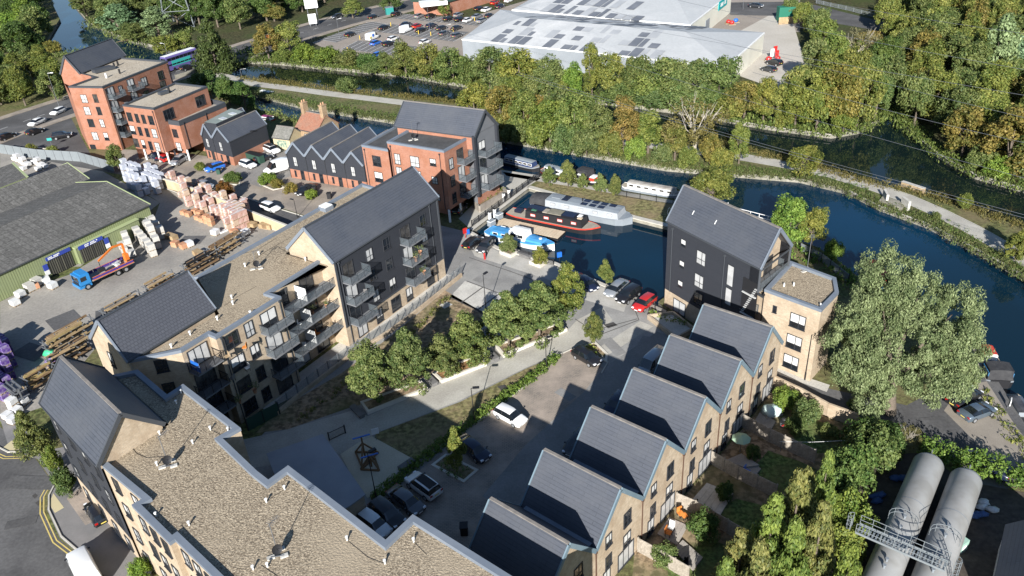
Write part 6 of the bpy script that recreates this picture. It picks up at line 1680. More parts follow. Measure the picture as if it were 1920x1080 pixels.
# bus on the bridge
def bus():
    P, N = G(341, 126), G(362, 119); a = math.atan2(N.y - P.y, N.x - P.x)
    t = thing("double_decker_bus", "double-decker bus crossing the road bridge with white roof and teal and purple side", "bus", (0, 0, 0), 0)
    b = MB(); L, W, H = 10.8, 2.5, 4.3
    prof = [(-W / 2, .35), (-W / 2, H - .35), (-W / 2 + .3, H), (W / 2 - .3, H), (W / 2, H - .35), (W / 2, .35)]
    vs = [(x, y, z) for x in (-L / 2, L / 2) for y, z in prof]; b.add(vs, [(i, i + 1, i + 7, i + 6) for i in range(5)] + [(5, 4, 3, 2, 1, 0), (6, 7, 8, 9, 10, 11)]); b.build("body", mat("bus_purple", (.11, .09, .25), .4), t)
    b = MB(); b.box((0, 0, H + .015), (L - .1, W - .5, .04)); b.build("roof", M_whitem, t)
    for sy in (-1, 1):
        b = MB(); b.box((-.5, sy * (W / 2 + .005), 2.1), (6.6, .03, 1.5)); b.build("advert_panel", mat("bus_teal", (.04, .33, .3), .45), t)
        for z in (1.75 + .1, 3.35):
            for k in range(7):
                b = MB(); b.box((-4.4 + k * 1.42, sy * (W / 2 + .012), z), (1.3, .03, .75 if z > 3 else .4)); b.build("window", M_cg, t)
    for sx in (-1, 1):
        for z, h in ((1.6, 1.2), (3.3, .9)):
            b = MB(); b.box((sx * (L / 2 + .01), 0, z), (.03, W - .4, h)); b.build("window", M_cg, t)
        for sy in (-1, 1):
            b = MB(); b.tube((sx * 3.3, sy * .95, .48), (sx * 3.3, sy * 1.27, .48), .48, 14); b.build("wheel", M_tyre, t)
    t.location = (P.x, P.y, .03); t.rotation_euler = (0, 0, a)
bus()
# flatbed crane lorry
def lorry():
    F, R = G(157, 541), G(240, 503); a = math.atan2(F.y - R.y, F.x - R.x); L = (F - R).length + 1.6
    t = thing("flatbed_lorry", "blue flatbed lorry with an orange folding crane in the builders' yard", "lorry")
    OR = mat("crane_orange", (.62, .17, .03), .5)
    b = MB(); b.box((L / 2 - .95, 0, 1.75), (1.7, 2.4, 1.7)); b.box((L / 2 - .85, 0, .8), (1.9, 2.4, .5)); b.box((L / 2 - 1.15, 0, 2.68), (1.2, 2.2, .2)); b.build("cab", PAINT["lorry"], t)
    b = MB(); b.box((L / 2 - .09, 0, 2.0), (.03, 2.1, .8)); b.box((L / 2 - .8, 1.205, 2.0), (.9, .02, .7)); b.box((L / 2 - .8, -1.205, 2.0), (.9, .02, .7)); b.build("window_glass", M_cg, t)
    b = MB(); b.box((L / 2 - .05, 0, .85), (.1, 2.2, .5)); b.box((L / 2 - .04, 0, 1.35), (.06, 1.6, .35)); b.build("bumper", M_black, t)
    b = MB(); b.box((-1.0, 0, 1.1), (L - 2.0, 2.45, .18)); b.build("bed", mat("lorry_bed", (.34, .32, .29), .8, (.26, .245, .22), .7, fine=.2), t)
    for sy in (-1, 1):
        b = MB()
        for k in range(5): b.box((-1.0 - (L - 2.2) / 2 + (k + .5) * (L - 2.2) / 5, sy * 1.24, 1.4), ((L - 2.2) / 5 - .08, .05, .45), mi=k % 2)
        b.build("side_board", [mat("lorry_purple", (.07, .04, .2), .5), MATS["lorry_purple"]], t)
        b = MB(); b.box((-1.0, sy * 1.27, 1.17), (L - 2.2, .04, .1)); b.box((-1.0, sy * 1.27, 1.64), (L - 2.2, .04, .06)); b.build("side_rail", OR, t)
    b = MB(); b.box((0, 0, .75), (L - .6, .9, .35)); b.build("chassis", M_black, t)
    for x in (L / 2 - 1.1, -L / 2 + 1.6, -L / 2 + 2.9):
        for sy in (-1, 1):
            b = MB(); b.tube((x, sy * .85, .5), (x, sy * 1.2, .5), .5, 14); w_ = b.build("wheel", M_tyre, t); b = MB(); b.tube((x, sy * 1.2, .5), (x, sy * 1.22, .5), .28, 10); b.build("rim", M_rim, w_)
    x0 = -L / 2 + .5
    b = MB(); b.box((x0, 0, 1.8), (.6, .8, 1.5)); b.bar((x0, 0, 2.2), (x0, .1, 4.3), .28, .3); b.bar((x0, .1, 4.3), (x0 + 1.6, .25, 4.5), .24, .3); b.bar((x0 + 1.6, .25, 4.5), (x0 + 4.6, .9, 3.6), .2, .26); b.build("crane_arm", OR, t)
    b = MB(); b.tube((x0 + 4.6, .9, 3.5), (x0 + 4.6, .9, 2.4), .05, 6); b.box((x0 + 4.6, .9, 2.1), (1.0, .7, .5)); b.box((x0 - .2, 0, 1.2), (.9, 2.3, .6)); b.build("crane_grab", M_black, t)
    b = MB()
    for k in range(6): b.box((x0 + 1.4 + .4 * (k % 2), -.7 + .35 * k * .6, 1.32 + .12 * (k % 3)), (.7, .5, .22), .3 * k)
    b.build("load", mat("bagged_load", (.6, .6, .57), .6, (.35, .36, .36), 1.5), t)
    m_ = (F + R) / 2; t.location = (m_.x, m_.y, .03); t.rotation_euler = (0, 0, a)
lorry()
for p_ in CARS.values():
    for ch in list(p_.children):
        for g_ in list(ch.children): bpy.data.objects.remove(g_)
        bpy.data.objects.remove(ch)
    bpy.data.objects.remove(p_)

# ================================================================ BOATS
def boat(name, label, A, B, beam, deck, mats, cabin=None, bow=.16, stern=.06, z0=None, flare=.12, cat="boat", gun=None):
    """hull lofted stern A -> bow B at water level; cabin = (from, to, width share, height, material, roof material)"""
    z0 = ZW if z0 is None else z0
    A, B = V2(A), V2(B); L = (B - A).length; d = (B - A) / L; a = math.atan2(d.y, d.x)
    t = thing(name, label, cat)
    n = 16; h, g_, vs = MB(), MB(), []
    prof = []
    for i in range(n + 1):
        u = i / n; x = u * L
        k = min(1, (1 - u) / bow) if u > 1 - bow else (.72 + .28 * min(1, u / stern) if u < stern else 1)
        k = math.sin(k * math.pi / 2) ** .8 if u > 1 - bow else k
        hb = max(.03, beam / 2 * k); zt = deck + (.35 * ((u - .7) / .3) ** 2 if u > .7 else 0) + (.1 if u < .06 else 0)
        prof.append((x, hb, zt)); vs += [(x, -hb * (1 - flare), -.4), (x, -hb, zt - .22), (x, -hb, zt), (x, hb, zt), (x, hb, zt - .22), (x, hb * (1 - flare), -.4)]
    fs, fm = [], []
    for i in range(n):
        for j in range(5):
            if j == 2: continue
            h.add([vs[i * 6 + j], vs[i * 6 + 6 + j], vs[i * 6 + 7 + j], vs[i * 6 + 1 + j]], [(0, 1, 2, 3)], 1 if j in (1, 3) else 0)
    h.add(vs[:6], [(0, 1, 2, 3, 4, 5)], 0); h.add(vs[-6:], [(5, 4, 3, 2, 1, 0)], 0)
    h.build("hull", mats[:2], t)
    dk = MB()
    for i in range(n):
        (x, hb, zt), (x2, hb2, zt2) = prof[i], prof[i + 1]; dk.quad((x, -hb, zt - .06), (x2, -hb2, zt2 - .06), (x2, hb2, zt2 - .06), (x, hb, zt - .06))
    dk.build("deck", mats[2], t)
    if cabin:
        for c in (cabin if isinstance(cabin, list) else [cabin]):
            u0, u1, ws, hh, cm, rm = c[:6]; w_ = beam * ws
            x0, x1 = u0 * L, u1 * L; zb = deck - .1; zt = deck + hh
            b = MB(); tp = .9
            lo = [(x0, -w_ / 2, zb), (x1, -w_ / 2, zb), (x1, w_ / 2, zb), (x0, w_ / 2, zb)]; hi = [(x0 + .1, -w_ / 2 * tp, zt), (x1 - .25, -w_ / 2 * tp, zt), (x1 - .25, w_ / 2 * tp, zt), (x0 + .1, w_ / 2 * tp, zt)]
            b.add(lo + hi, [(0, 1, 5, 4), (1, 2, 6, 5), (2, 3, 7, 6), (3, 0, 4, 7)]); co_ = b.build("cabin", cm, t)
            b = MB(); m0, m1 = (x0 + .1, 0, zt + .12), (x1 - .25, 0, zt + .12); e = .06
            r_ = [(x0 + .05, -w_ / 2 * tp - e, zt - .02), (x1 - .2, -w_ / 2 * tp - e, zt - .02), (x1 - .2, w_ / 2 * tp + e, zt - .02), (x0 + .05, w_ / 2 * tp + e, zt - .02), (x0 + .05, -w_ * .22, zt + .1), (x1 - .2, -w_ * .22, zt + .1), (x1 - .2, w_ * .22, zt + .1), (x0 + .05, w_ * .22, zt + .1)]
            b.add(r_, [(0, 1, 5, 4), (4, 5, 6, 7), (7, 6, 2, 3), (0, 4, 7, 3), (1, 2, 6, 5)]); b.build("roof", rm, co_)
            nw = c[6] if len(c) > 6 else 0
            for k in range(nw):
                x = x0 + (x1 - x0) * (k + .6) / (nw + .2)
                for sy in (-1, 1):
                    b = MB(); yy = sy * (w_ / 2 * (1 - (1 - tp) * .55) + .02); b.box((x, yy, zb + (zt - zb) * .56), (.95, .05, .5), 0, 0); b.box((x, yy + sy * .012, zb + (zt - zb) * .56), (.8, .05, .36), 0, 1)
                    b.build("window", [c[7] if len(c) > 7 else M_whitem, M_gl[3] if len(c) < 9 else c[8]], t)
    t.location = (A.x, A.y, z0); t.rotation_euler = (0, 0, a)
    return t, L
def onboat(t, L, u, y, z, fn, name, m):
    b = MB(); fn(b, u * L, y, z); o = b.build(name, m, None); o.parent = t; o.location = (0, 0, 0); return o
M_bgrey = mat("boat_grey", (.25, .28, .3), .45, (.21, .235, .26), .5); M_bgrey2 = mat("boat_grey_dark", (.2, .22, .24), .5); M_bblack = mat("boat_black", (.018, .018, .02), .5); M_bred = mat("boat_red", (.5, .05, .03), .45); M_bblue = mat("boat_blue", (.05, .24, .5), .5, (.08, .29, .54), .8); M_deck = mat("boat_deck", (.36, .32, .26), .8, (.28, .25, .2), 1.2); M_solar = mat("solar_panel", (.012, .014, .03), .2, spec=.6); M_canvas = mat("black_canvas", (.03, .03, .033), .8, (.05, .05, .052), 1.5); M_sand = mat("pontoon_boards", (.5, .4, .28), .85, (.58, .48, .35), .8, fine=.15)
t, L = boat("wide_beam_boat", "pale grey wide-beam houseboat with solar panels on its roof", G(1002, 384, ZW), G(1186, 420, ZW), 3.9, 1.05, [M_bgrey, M_bgrey2, M_bgrey], [(.16, .9, .86, 1.15, mat("boat_pale", (.36, .38, .4), .45, (.3, .32, .34), .8), M_bgrey, 5, M_bgrey2, M_gl[1])], bow=.13)
for k in range(9):
    u = .34 + (.02 if k < 2 else .2 + (k - 2) // 2 * .085) + (k % 2) * (.0); y = (-.6 if k % 2 else .7)
    if k < 2: u = .34; y = -.3 + k * 1.0
    onboat(t, L, u, y, 2.36, lambda b, x, y_, z: b.box((x, y_, z), (1.15, .95, .05)), "solar_panel", M_solar)
onboat(t, L, .25, 0, 2.4, lambda b, x, y, z: b.box((x, y, z), (1.6, 1.1, .16)), "hatch", M_bgrey2)
onboat(t, L, .5, .3, 2.6, lambda b, x, y, z: b.tube((x, y, z - .4), (x, y, z + .3), .1, 8), "flue", M_black)
def hood(b, x, y, z):
    vs = []
    for i, xx in enumerate((-1.6, 1.5)):
        for k in range(9):
            an = math.pi * k / 8; vs.append((x + xx, -1.75 * math.cos(an), z + 1.5 * math.sin(an) ** .6 * (1 if i else .85)))
    b.add(vs, [(k, k + 1, k + 10, k + 9) for k in range(8)], 0, True); b.add(vs[:9], [tuple(range(9))]); b.add(vs[9:], [tuple(range(8, -1, -1))])
onboat(t, L, .085, 0, 1.0, hood, "canopy", M_canvas)
t, L = boat("dutch_barge", "black and red barge with a cluttered roof moored beside the pontoon", G(956, 404, ZW), G(1126, 438, ZW), 3.3, .95, [M_bblack, M_bred, M_deck], [(.22, .84, .78, 1.25, M_bblack, M_bblack, 4, M_bred, M_gl[1])], bow=.2, stern=.12)
for u, y, sx, sy, m_ in ((.27, .4, 1.6, 1.3, M_solar), (.36, .2, 1.5, 1.5, M_solar), (.43, -.2, .9, 1.4, M_deck), (.53, 0, 2.6, 1.8, mat("tarpaulin", (.17, .16, .12), .9, (.24, .22, .17), 1.0)), (.67, .1, 2.4, 1.6, M_solar), (.78, .3, .7, .9, M_whitem), (.8, -.5, .8, .6, M_sand), (.31, -.7, .9, .5, mat("green_cover", (.05, .16, .1), .8))):
    onboat(t, L, u, y, 2.35, lambda b, x, y_, z, sx=sx, sy=sy: b.box((x, y_, z), (sx, sy, .12)), "roof_cargo" if m_ is not M_solar else "solar_panel", m_)
onboat(t, L, .1, .3, 1.15, lambda b, x, y, z: b.box((x, y, z), (1.3, 1.0, .5)), "stern_box", M_solar)
t, L = boat("motor_cruiser", "bright blue motor cruiser with a white canopy beside the quay", G(916, 440, ZW), G(1040, 470, ZW), 3.2, 1.1, [M_whitem, M_bblue, M_bblue], [(.1, .38, .8, .35, M_bblue, M_bblue, 2, M_whitem, M_gl[0]), (.38, .62, .78, 1.2, M_whitem, M_whitem, 2, M_black, M_gl[0]), (.62, .86, .62, .3, M_bblue, M_bblue)], bow=.38, stern=.1, flare=.25)
onboat(t, L, .8, 0, 1.55, lambda b, x, y, z: b.tube((x, y, z), (x, y, z + .1), .28, 10), "hatch", M_whitem)
pt = thing("pontoon", "sand-coloured boarded pontoon between the red barge and the blue cruiser", "pontoon", base_of(*GL([(945, 406), (1046, 447)])))
PP = GL([(940, 408), (1060, 434), (1046, 447), (926, 421)], ZW + .5); b = MB(); b.prism(PP, ZW - .3, ZW + .45, 0, 0); b.build("float", M_black, pt)
e0, e1, f0, f1 = PP[0], PP[1], PP[3], PP[2]
for k in range(24):
    b = MB(); u0, u1 = k / 24 + .002, (k + 1) / 24 - .002
    q = [e0.lerp(e1, u0), e0.lerp(e1, u1), f0.lerp(f1, u1), f0.lerp(f1, u0)]; b.prism(q, ZW + .452, ZW + .5 + .01 * (k % 2)); b.build("deck_board", M_sand, pt)
nb = [("narrowboat", "long narrowboat with blue and white roof moored nearest the red brick waterside block", G(944, 305, ZW), G(1012, 322, ZW), 2.1, .8, [M_bblack, M_bgrey2, M_deck], [(.1, .88, .8, 1.0, mat("boat_navy", (.03, .05, .12), .5), M_bgrey, 6)]),
      ("narrowboat", "narrowboat with red bow behind the small lawn trees", G(1018, 323, ZW), G(1075, 338, ZW), 2.1, .8, [M_bred, M_bgrey2, M_deck], [(.12, .86, .8, .9, M_whitem, M_bgrey, 4)]),
      ("cabin_cruiser", "cruiser under a black canopy behind the small lawn trees", G(1082, 337, ZW), G(1128, 348, ZW), 2.8, 1.0, [M_bblack, M_whitem, M_deck], [(.1, .6, .9, 1.5, M_canvas, M_canvas, 2, M_canvas, M_gl[1]), (.6, .85, .7, .5, M_bred, M_whitem)]),
      ("narrowboat", "white narrowboat with clutter on its roof at the right end of the moorings", G(1168, 352, ZW), G(1278, 372, ZW), 2.1, .7, [M_bgrey, M_whitem, M_deck], [(.1, .9, .82, .85, mat("boat_off_white", (.5, .5, .48), .5, (.38, .37, .35), .8), mat("boat_cream", (.4, .38, .34), .6, (.25, .22, .19), .8), 6)])]
for a_ in nb: boat(*a_)
boat("cabin_cruiser", "white boat with a red cabin top beside the willow's right edge", G(1838, 662, ZW), G(1856, 695, ZW), 2.4, .9, [M_whitem, M_whitem, M_deck], [(.15, .75, .75, .7, M_whitem, M_bred, 2)])
boat("cabin_cruiser", "boat under a black canopy with blue windows beside the east lane", G(1872, 728, ZW), G(1852, 692, ZW), 3.0, 1.0, [M_bblack, M_bgrey2, M_deck], [(.05, .6, .92, 1.3, M_canvas, M_canvas, 2, M_bblue, M_gl[0]), (.6, .85, .7, .5, M_canvas, M_canvas)])
boat("narrowboat", "dark open boat with a clear cover at the right edge", G(1892, 748, ZW), G(1925, 800, ZW), 2.1, .7, [M_bblack, M_bblack, M_deck], [(.2, .85, .7, .5, M_bgrey2, M_gl[3])])
boat("narrowboat", "red and blue boat glimpsed through the willow's top", G(1622, 500, ZW), G(1668, 548, ZW), 2.2, .8, [M_bblue, M_bred, M_deck], [(.15, .85, .75, .9, M_bred, M_bred, 4)])
boat("narrowboat", "purple-red boat beside the cottage", G(492, 228, ZW), G(517, 232, ZW), 2.0, .8, [M_bred, M_bred, M_deck], [(.15, .8, .75, .8, M_whitem, mat("boat_plum", (.2, .03, .1), .5), 3)])
boat("narrowboat", "white boat moored by the towpath at the upper left", G(486, 177, ZW), G(520, 182, ZW), 1.9, .6, [M_bgrey2, M_bblack, M_deck], [(.15, .8, .75, .6, M_bgrey, M_whitem, 3)])
# ================================================================ BUILDERS' YARD
M_pack = mat("brick_pack_pink", (.42, .24, .19), .6, (.55, .4, .35), 1.6, fine=.15); M_wrap = mat("shrink_wrap", (.62, .54, .5), .35, (.42, .27, .22), 1.3, spec=.5); M_blockg = mat("grey_blocks", (.4, .385, .35), .85, (.47, .455, .42), .8, fine=.15); M_pallet = mat("pallet_wood", (.3, .22, .13), .85, (.4, .3, .19), 1.5); M_terra = mat("terracotta", (.42, .2, .11), .8, (.5, .28, .17), 1.5); M_timb = mat("new_timber", (.3, .21, .115), .75, (.38, .28, .16), 1.2, fine=.15); M_timb2 = mat("brown_timber", (.16, .1, .055), .8, (.22, .145, .08), 1.0, fine=.2); M_bluew = mat("blue_wrap", (.5, .52, .56), .4, (.33, .36, .43), 1.2); M_wbag = mat("white_bag", (.68, .68, .66), .6, (.5, .5, .5), 2.0); M_purp = mat("purple_bag", (.08, .03, .22), .5, (.3, .25, .36), 2.2)
yd = (V2(G(470, 418)) - V2(G(300, 352))).normalized(); ya = math.atan2(yd.y, yd.x)
def pack_proto(nm, lab, cat, wrap, body, sx, sy, sz, straps=True, holes=False):
    t = thing(nm, lab, cat)
    b = MB()
    for k in (-1, 0, 1): b.box((0, k * sy * .38, .05), (sx, .1, .1))
    b.box((0, 0, .115), (sx, sy, .03)); b.build("pallet", M_pallet, t)
    b = MB(); n = 2
    for i in range(n):
        for k in range(2):
            b.box((0, 0, .14 + sz * (.25 + .5 * k)), (sx * .96, sy * .96, sz * .49)) if i == 0 else None
    b.build("load", body, t)
    if straps:
        b = MB(); b.box((0, 0, .13 + sz * .5), (sx * .35, sy * .985, sz * 1.02)); b.build("wrapping", wrap, t)
    if holes:
        for k in (-1, 1):
            b = MB(); b.box((k * sx * .22, 0, .14 + sz * .36), (.18, sy * .975, .22)); b.build("fork_slot", M_black, t)
    return t
M_purp2 = mat("deep_purple_bag", (.05, .02, .16), .5, (.16, .1, .26), 1.8)
PK = dict(pink=pack_proto("brick_pack", "x", "brick pack", M_wrap, M_pack, 1.05, 1.0, .95, True, True), terra=pack_proto("brick_pack", "x", "brick pack", M_terra, M_terra, 1.0, .9, .7), grey=pack_proto("block_pack", "x", "block pack", M_blockg, M_blockg, 1.2, 1.1, 1.0, False, True), blue=pack_proto("wrapped_pallet", "x", "pallet", M_bluew, M_bluew, 1.15, 1.05, 1.2), bag=pack_proto("bag_pallet", "x", "pallet", M_wbag, M_wbag, 1.1, 1.0, .7), purple=pack_proto("compost_pallet", "x", "pallet", M_purp2, M_purp, 1.1, 1.0, 1.0), wood=pack_proto("timber_pack", "x", "timber pack", M_timb2, M_timb, 2.2, 1.0, .6))
SWAPS = [None, None, {"shrink_wrap": mat("pale_wrap", (.6, .57, .54), .35, (.5, .42, .38), 1.5)}, {"brick_pack_pink": mat("dusky_pink", (.36, .21, .17), .7, (.45, .3, .25), 2)}, {"brick_pack_pink": mat("buff_bricks", (.5, .38, .28), .7, (.42, .3, .22), 2)}]
def pk(kind, p, z, rz, label, group, s=1.0, sw=None): return dup(PK[kind], (p[0], p[1], z), rz, label, group, s, None, sw)
ry = random.Random(12)
def stackfield(kind, poly_px, sx, sy, hs, label, group, step_z, seed, turn=0.0, dens=1.0):
    rnd = random.Random(seed); P = [V2(p) for p in GL(poly_px)]; n_ = Vector((-yd.y, yd.x)); c = sum(P, Vector((0, 0))) / len(P); k = 0
    for i in range(-30, 31):
        for j in range(-30, 31):
            p = c + yd * (i * sx) + n_ * (j * sy)
            if inside(p, P) and rnd.random() < dens:
                p = p + Vector((rnd.uniform(-.12, .12), rnd.uniform(-.12, .12)))
                for z in range(rnd.choice(hs)):
                    pk(kind, p, .02 + z * step_z, ya + turn + rnd.uniform(-.06, .06), label, group, 1.0, rnd.choice(SWAPS) if kind == "pink" else None); k += 1
    return k
n1 = stackfield("pink", [(335, 350), (372, 358), (440, 385), (470, 405), (468, 425), (430, 432), (395, 412), (360, 392), (335, 375)], 1.65, 1.75, (1, 2, 2, 3, 3), "shrink-wrapped pack of pink bricks in the crowded yard stacks", "brick packs in the yard", 1.1, 1, 0, .85)
n1 += stackfield("pink", [(310, 338), (332, 344), (330, 356), (312, 350)], 1.5, 1.5, (2, 3), "shrink-wrapped pack of pink bricks beside the shaded bags", "brick packs near the bags", 1.1, 2)
n1 += stackfield("pink", [(428, 415), (462, 402), (468, 424), (440, 436)], 1.12, 1.12, (3,), "pack of pink bricks in the big square stack by the buff yard wall", "brick packs in the square stack", 1.1, 3)
n1 += stackfield("terra", [(345, 395), (372, 400), (405, 425), (398, 432), (365, 418), (345, 405)], 1.4, 1.4, (1, 1, 2), "small terracotta pack at the front of the brick stacks", "terracotta packs", .85, 4, .3, .8)
n1 += stackfield("blue", [(232, 318), (288, 322), (312, 345), (300, 366), (262, 372), (240, 345)], 1.4, 1.4, (1, 2, 2), "blue-white wrapped pallet in the shade behind the shed", "wrapped pallets in the shade", 1.35, 5, 0, .85)
n1 += stackfield("bag", [(28, 300), (88, 310), (84, 322), (40, 325)], 1.6, 1.5, (1, 1, 2), "pale pallet of slabs behind the grey yard fence", "pale pallets behind the sheds", .9, 6, .2, .8)
n1 += stackfield("purple", [(-20, 640), (14, 640), (30, 700), (24, 750), (-20, 770)], 1.35, 1.3, (1, 2, 2, 3), "pallet of purple compost bags at the left edge of the yard", "compost pallets", 1.15, 7, .1, .9)
n1 += stackfield("bag", [(8, 775), (50, 755), (62, 762), (24, 805)], 1.3, 1.2, (1, 1, 2), "pallet of white bags by the yard gate", "white bag pallets by the gate", .85, 8, .3, .9)
# grey block walls by the shed
for li, (a, c, n, hh) in enumerate((((232, 440), (252, 487), 4, (1, 2)), ((245, 430), (292, 484), 7, (2, 2)), ((272, 425), (300, 470), 5, (2, 3)), ((222, 452), (238, 480), 3, (1, 1)), ((286, 423), (309, 452), 3, (2, 2)))):
    A, B = V2(G(*a)), V2(G(*c)); d = (B - A); rz = math.atan2(d.y, d.x)
    for i in range(n):
        p = A.lerp(B, (i + .5) / n)
        for z in range(ry.choice(hh)): pk("grey", p, .02 + 1.14 * z, rz, ["grey block pack in the short row beside the lorry's crane", "grey block pack in the long row facing the yard", "grey block pack in the tall rear row", "grey block pack nearest the strip-curtain doorway", "grey block pack at the corner by the lean-to"][li], "grey block packs row %d" % (li + 1) if False else ["grey packs beside the crane", "grey packs in the long row", "grey packs in the rear row", "grey packs by the doorway", "grey packs at the lean-to corner"][li])
for i, (x, y, kind, l_) in enumerate([(58, 545, "grey", "grey pack at the foot of the green wall, leftmost"), (72, 535, "grey", "grey pack against the green wall"), (88, 530, "bag", "white wrapped pallet against the green wall"), (40, 556, "bag", "torn white bags at the wall's left end"), (100, 540, "bag", "white bags beside the strip-curtain doorway"), (30, 572, "bag", "loose white bags on the yard's left side"), (68, 541, "terra", "terracotta pack before the green wall"), (330, 462, "terra", "terracotta pack alone in the open yard"), (345, 466, "terra", "second terracotta pack in the open yard, beside a white one"), (356, 462, "bag", "white pack among the terracotta packs in the open yard"), (322, 448, "wood", "orange timber pack in the open yard"), (405, 440, "bag", "long white pack by the timber pile"), (440, 440, "terra", "terracotta crate beside the timber pile"), (470, 425, "wood", "timber pack leaning at the buff yard wall"), (485, 415, "wood", "timber pack beside the buff yard wall"), (500, 428, "wood", "timber pack nearest the long block's roof"), (452, 446, "bag", "white slab pack beside the timber pile"), (462, 440, "bag", "second white slab pack beside the timber pile"), (375, 480, "wood", "orange-sheeted timber pack before the racks")]):
    p = G(x, y); pk(kind, p, .02, ya + ry.uniform(-.3, .3), l_, None, 1.15)
for i, (x, y) in enumerate(((95, 668), (104, 676), (100, 684))):
    p = G(x, y); t = thing("wrapped_bundle", ["green-sheeted bundle at the end of the racks", "second green-sheeted bundle at the end of the racks", "purple and green bundle below the green sheets"][i], "bundle", p)
    b = MB(); b.blob(p + Vector((0, 0, .5)), (.9, .6, .6), 10, 0, i, .15); b.build("sheet", mat("green_sheet", (.05, .42, .2), .5) if i < 2 else M_purp, t)
    b = MB(); b.box(p + Vector((0, 0, .07)), (1.5, 1.0, .14), .4); b.build("pallet", M_pallet, t)
# timber racks along the back of the long block
def rack(a, c, label, cols, seed, n=4):
    A, B = V2(G(*a)), V2(G(*c)); d = (B - A); L = d.length; d /= L; nn = Vector((-d.y, d.x)); rnd = random.Random(seed)
    t = thing("timber_rack", label, "timber rack", (A.x, A.y, 0))
    k = max(2, int(L / 1.6))
    for i in range(k + 1):
        p = A + d * (L * i / k)
        b = MB(); b.box((p.x, p.y, 1.3), (.14, .14, 2.6), math.atan2(d.y, d.x)); b.build("post", M_steel, t)
        b = MB(); z = .35
        for z in (.35, 1.2, 2.05): b.bar((p.x - nn.x * .9, p.y - nn.y * .9, z), (p.x + nn.x * .9, p.y + nn.y * .9, z), .1, .12)
        b.build("arm", M_steel, t)
    for z in (.45, 1.3, 2.15):
        for s_ in (-1, 1):
            for j in range(n):
                if rnd.random() < .3: continue
                o_ = nn * s_ * (.15 + j * .16); u0, u1 = rnd.uniform(0, .15) * L, L * rnd.uniform(.75, 1.0); h = rnd.choice((.1, .2, .3))
                p, q = A + d * u0 + o_, A + d * u1 + o_
                b = MB(); b.bar((p.x, p.y, z + h / 2), (q.x, q.y, z + h / 2), .13, h); b.build("timber", rnd.choice(cols), t)
rack((92, 668), (178, 618), "rack of mixed timbers behind the second pitched roof, outer row", [M_timb, M_timb2, M_timb, mat("yellow_timber", (.38, .29, .12), .7, (.28, .2, .1), 1.2)], 1)
rack((112, 690), (170, 655), "rack of timbers between the two pitched roofs", [M_timb, M_timb2, M_black], 2)
rack((100, 700), (150, 672), "rack of short dark timbers beside the green sheets", [M_timb2, M_black, M_timb], 3)
rack((200, 608), (268, 570), "rack of steel and pale lengths behind the second pitched roof", [M_steel, M_steel, M_timb], 4)
rack((280, 562), (330, 533), "rack of brown boards behind the roof ridge", [M_timb2, M_timb], 5)
rack((350, 522), (410, 488), "rack with dark sheet stacks behind the gravel roof", [M_black, M_timb2, M_timb], 6)
rack((395, 492), (455, 455), "long brown timber rack nearest the open yard", [M_timb2, M_timb2, M_timb], 7)
rack((55, 735), (105, 705), "low rack of yellow timbers by the near pitched roof", [MATS["yellow_timber"], M_timb2], 8)
rack((25, 742), (48, 760), "rack of pale poles beside the compost pallets", [M_steel, M_timb], 9)
# yard walls and fences
def fence(name, label, cat, pts, h, pw, m, mp, z0=0.0, posts=True, th=.06, gap=0.0, bars=False):
    P = [V2(p) for p in GL(pts)]
    t = thing(name, label, cat, (P[0].x, P[0].y, z0))
    for a, c in zip(P, P[1:]):
        L = (c - a).length; n = max(1, round(L / pw)); d = (c - a) / L; rz = math.atan2(d.y, d.x)
        me = _me((name, round(L / n, 2), h, m.name, bars), (lambda b, w_=L / n: ([b.box((k * .13 - w_ / 2 + .06, 0, h / 2), (.025, .025, h)) for k in range(int(w_ / .13))], b.box((0, 0, h - .03), (w_, .05, .05)), b.box((0, 0, .1), (w_, .05, .05)))) if bars else (lambda b, w_=L / n: b.box((0, 0, h / 2), (w_ - .08, th, h))), m)
        for i in range(n):
            p = a.lerp(c, (i + .5) / n); inst("panel", me, t, (p.x, p.y, z0), rz)
        if posts:
            mq = _me((name, "post", h, mp.name), lambda b: b.box((0, 0, (h + .1) / 2), (.12, .12, h + .1)), mp)
            for i in range(n + 1):
                p = a.lerp(c, i / n); inst("post", mq, t, (p.x, p.y, z0), rz)
    return t
M_galv = mat("galvanised_sheet", (.21, .23, .24), .5, (.17, .19, .2), .6, spec=.4)
fence("yard_fence", "tall galvanised sheet fence between the yard and the forecourt", "fence", [(0, 287), (75, 298), (152, 303), (215, 322)], 2.2, 2.4, M_galv, M_steel)
wl = thing("yard_wall", "buff brick yard wall along the street beside the brick packs", "wall", base_of(*GL([(450, 402), (545, 440)])))
b = MB(); P = GL([(300, 350), (330, 357), (400, 383), (470, 413), (550, 445)])
for a, c in zip(P, P[1:]): b.bar(a + Vector((0, 0, .95)), c + Vector((0, 0, .95)), .3, 1.9)
b.build("brickwork", mat("buff_wall", (.5, .4, .26), .85, (.42, .33, .21), .8, fine=.15), wl)
b = MB()
for a, c in zip(P, P[1:]): b.bar(a + Vector((0, 0, 1.95)), c + Vector((0, 0, 1.95)), .4, .1)
b.build("coping", M_kerb, wl)
sk = thing("steel_beam_pile", "pile of white lintels lying in the open yard", "lintels", base_of(*GL([(402, 440), (430, 428)])))
a, c = G(402, 441), G(428, 430)
for k in range(4):
    b = MB(); o_ = Vector((.3 * k, .1 * k, .15)); b.bar(a + o_, c + o_, .22, .25); b.build("lintel", M_whitem, sk)

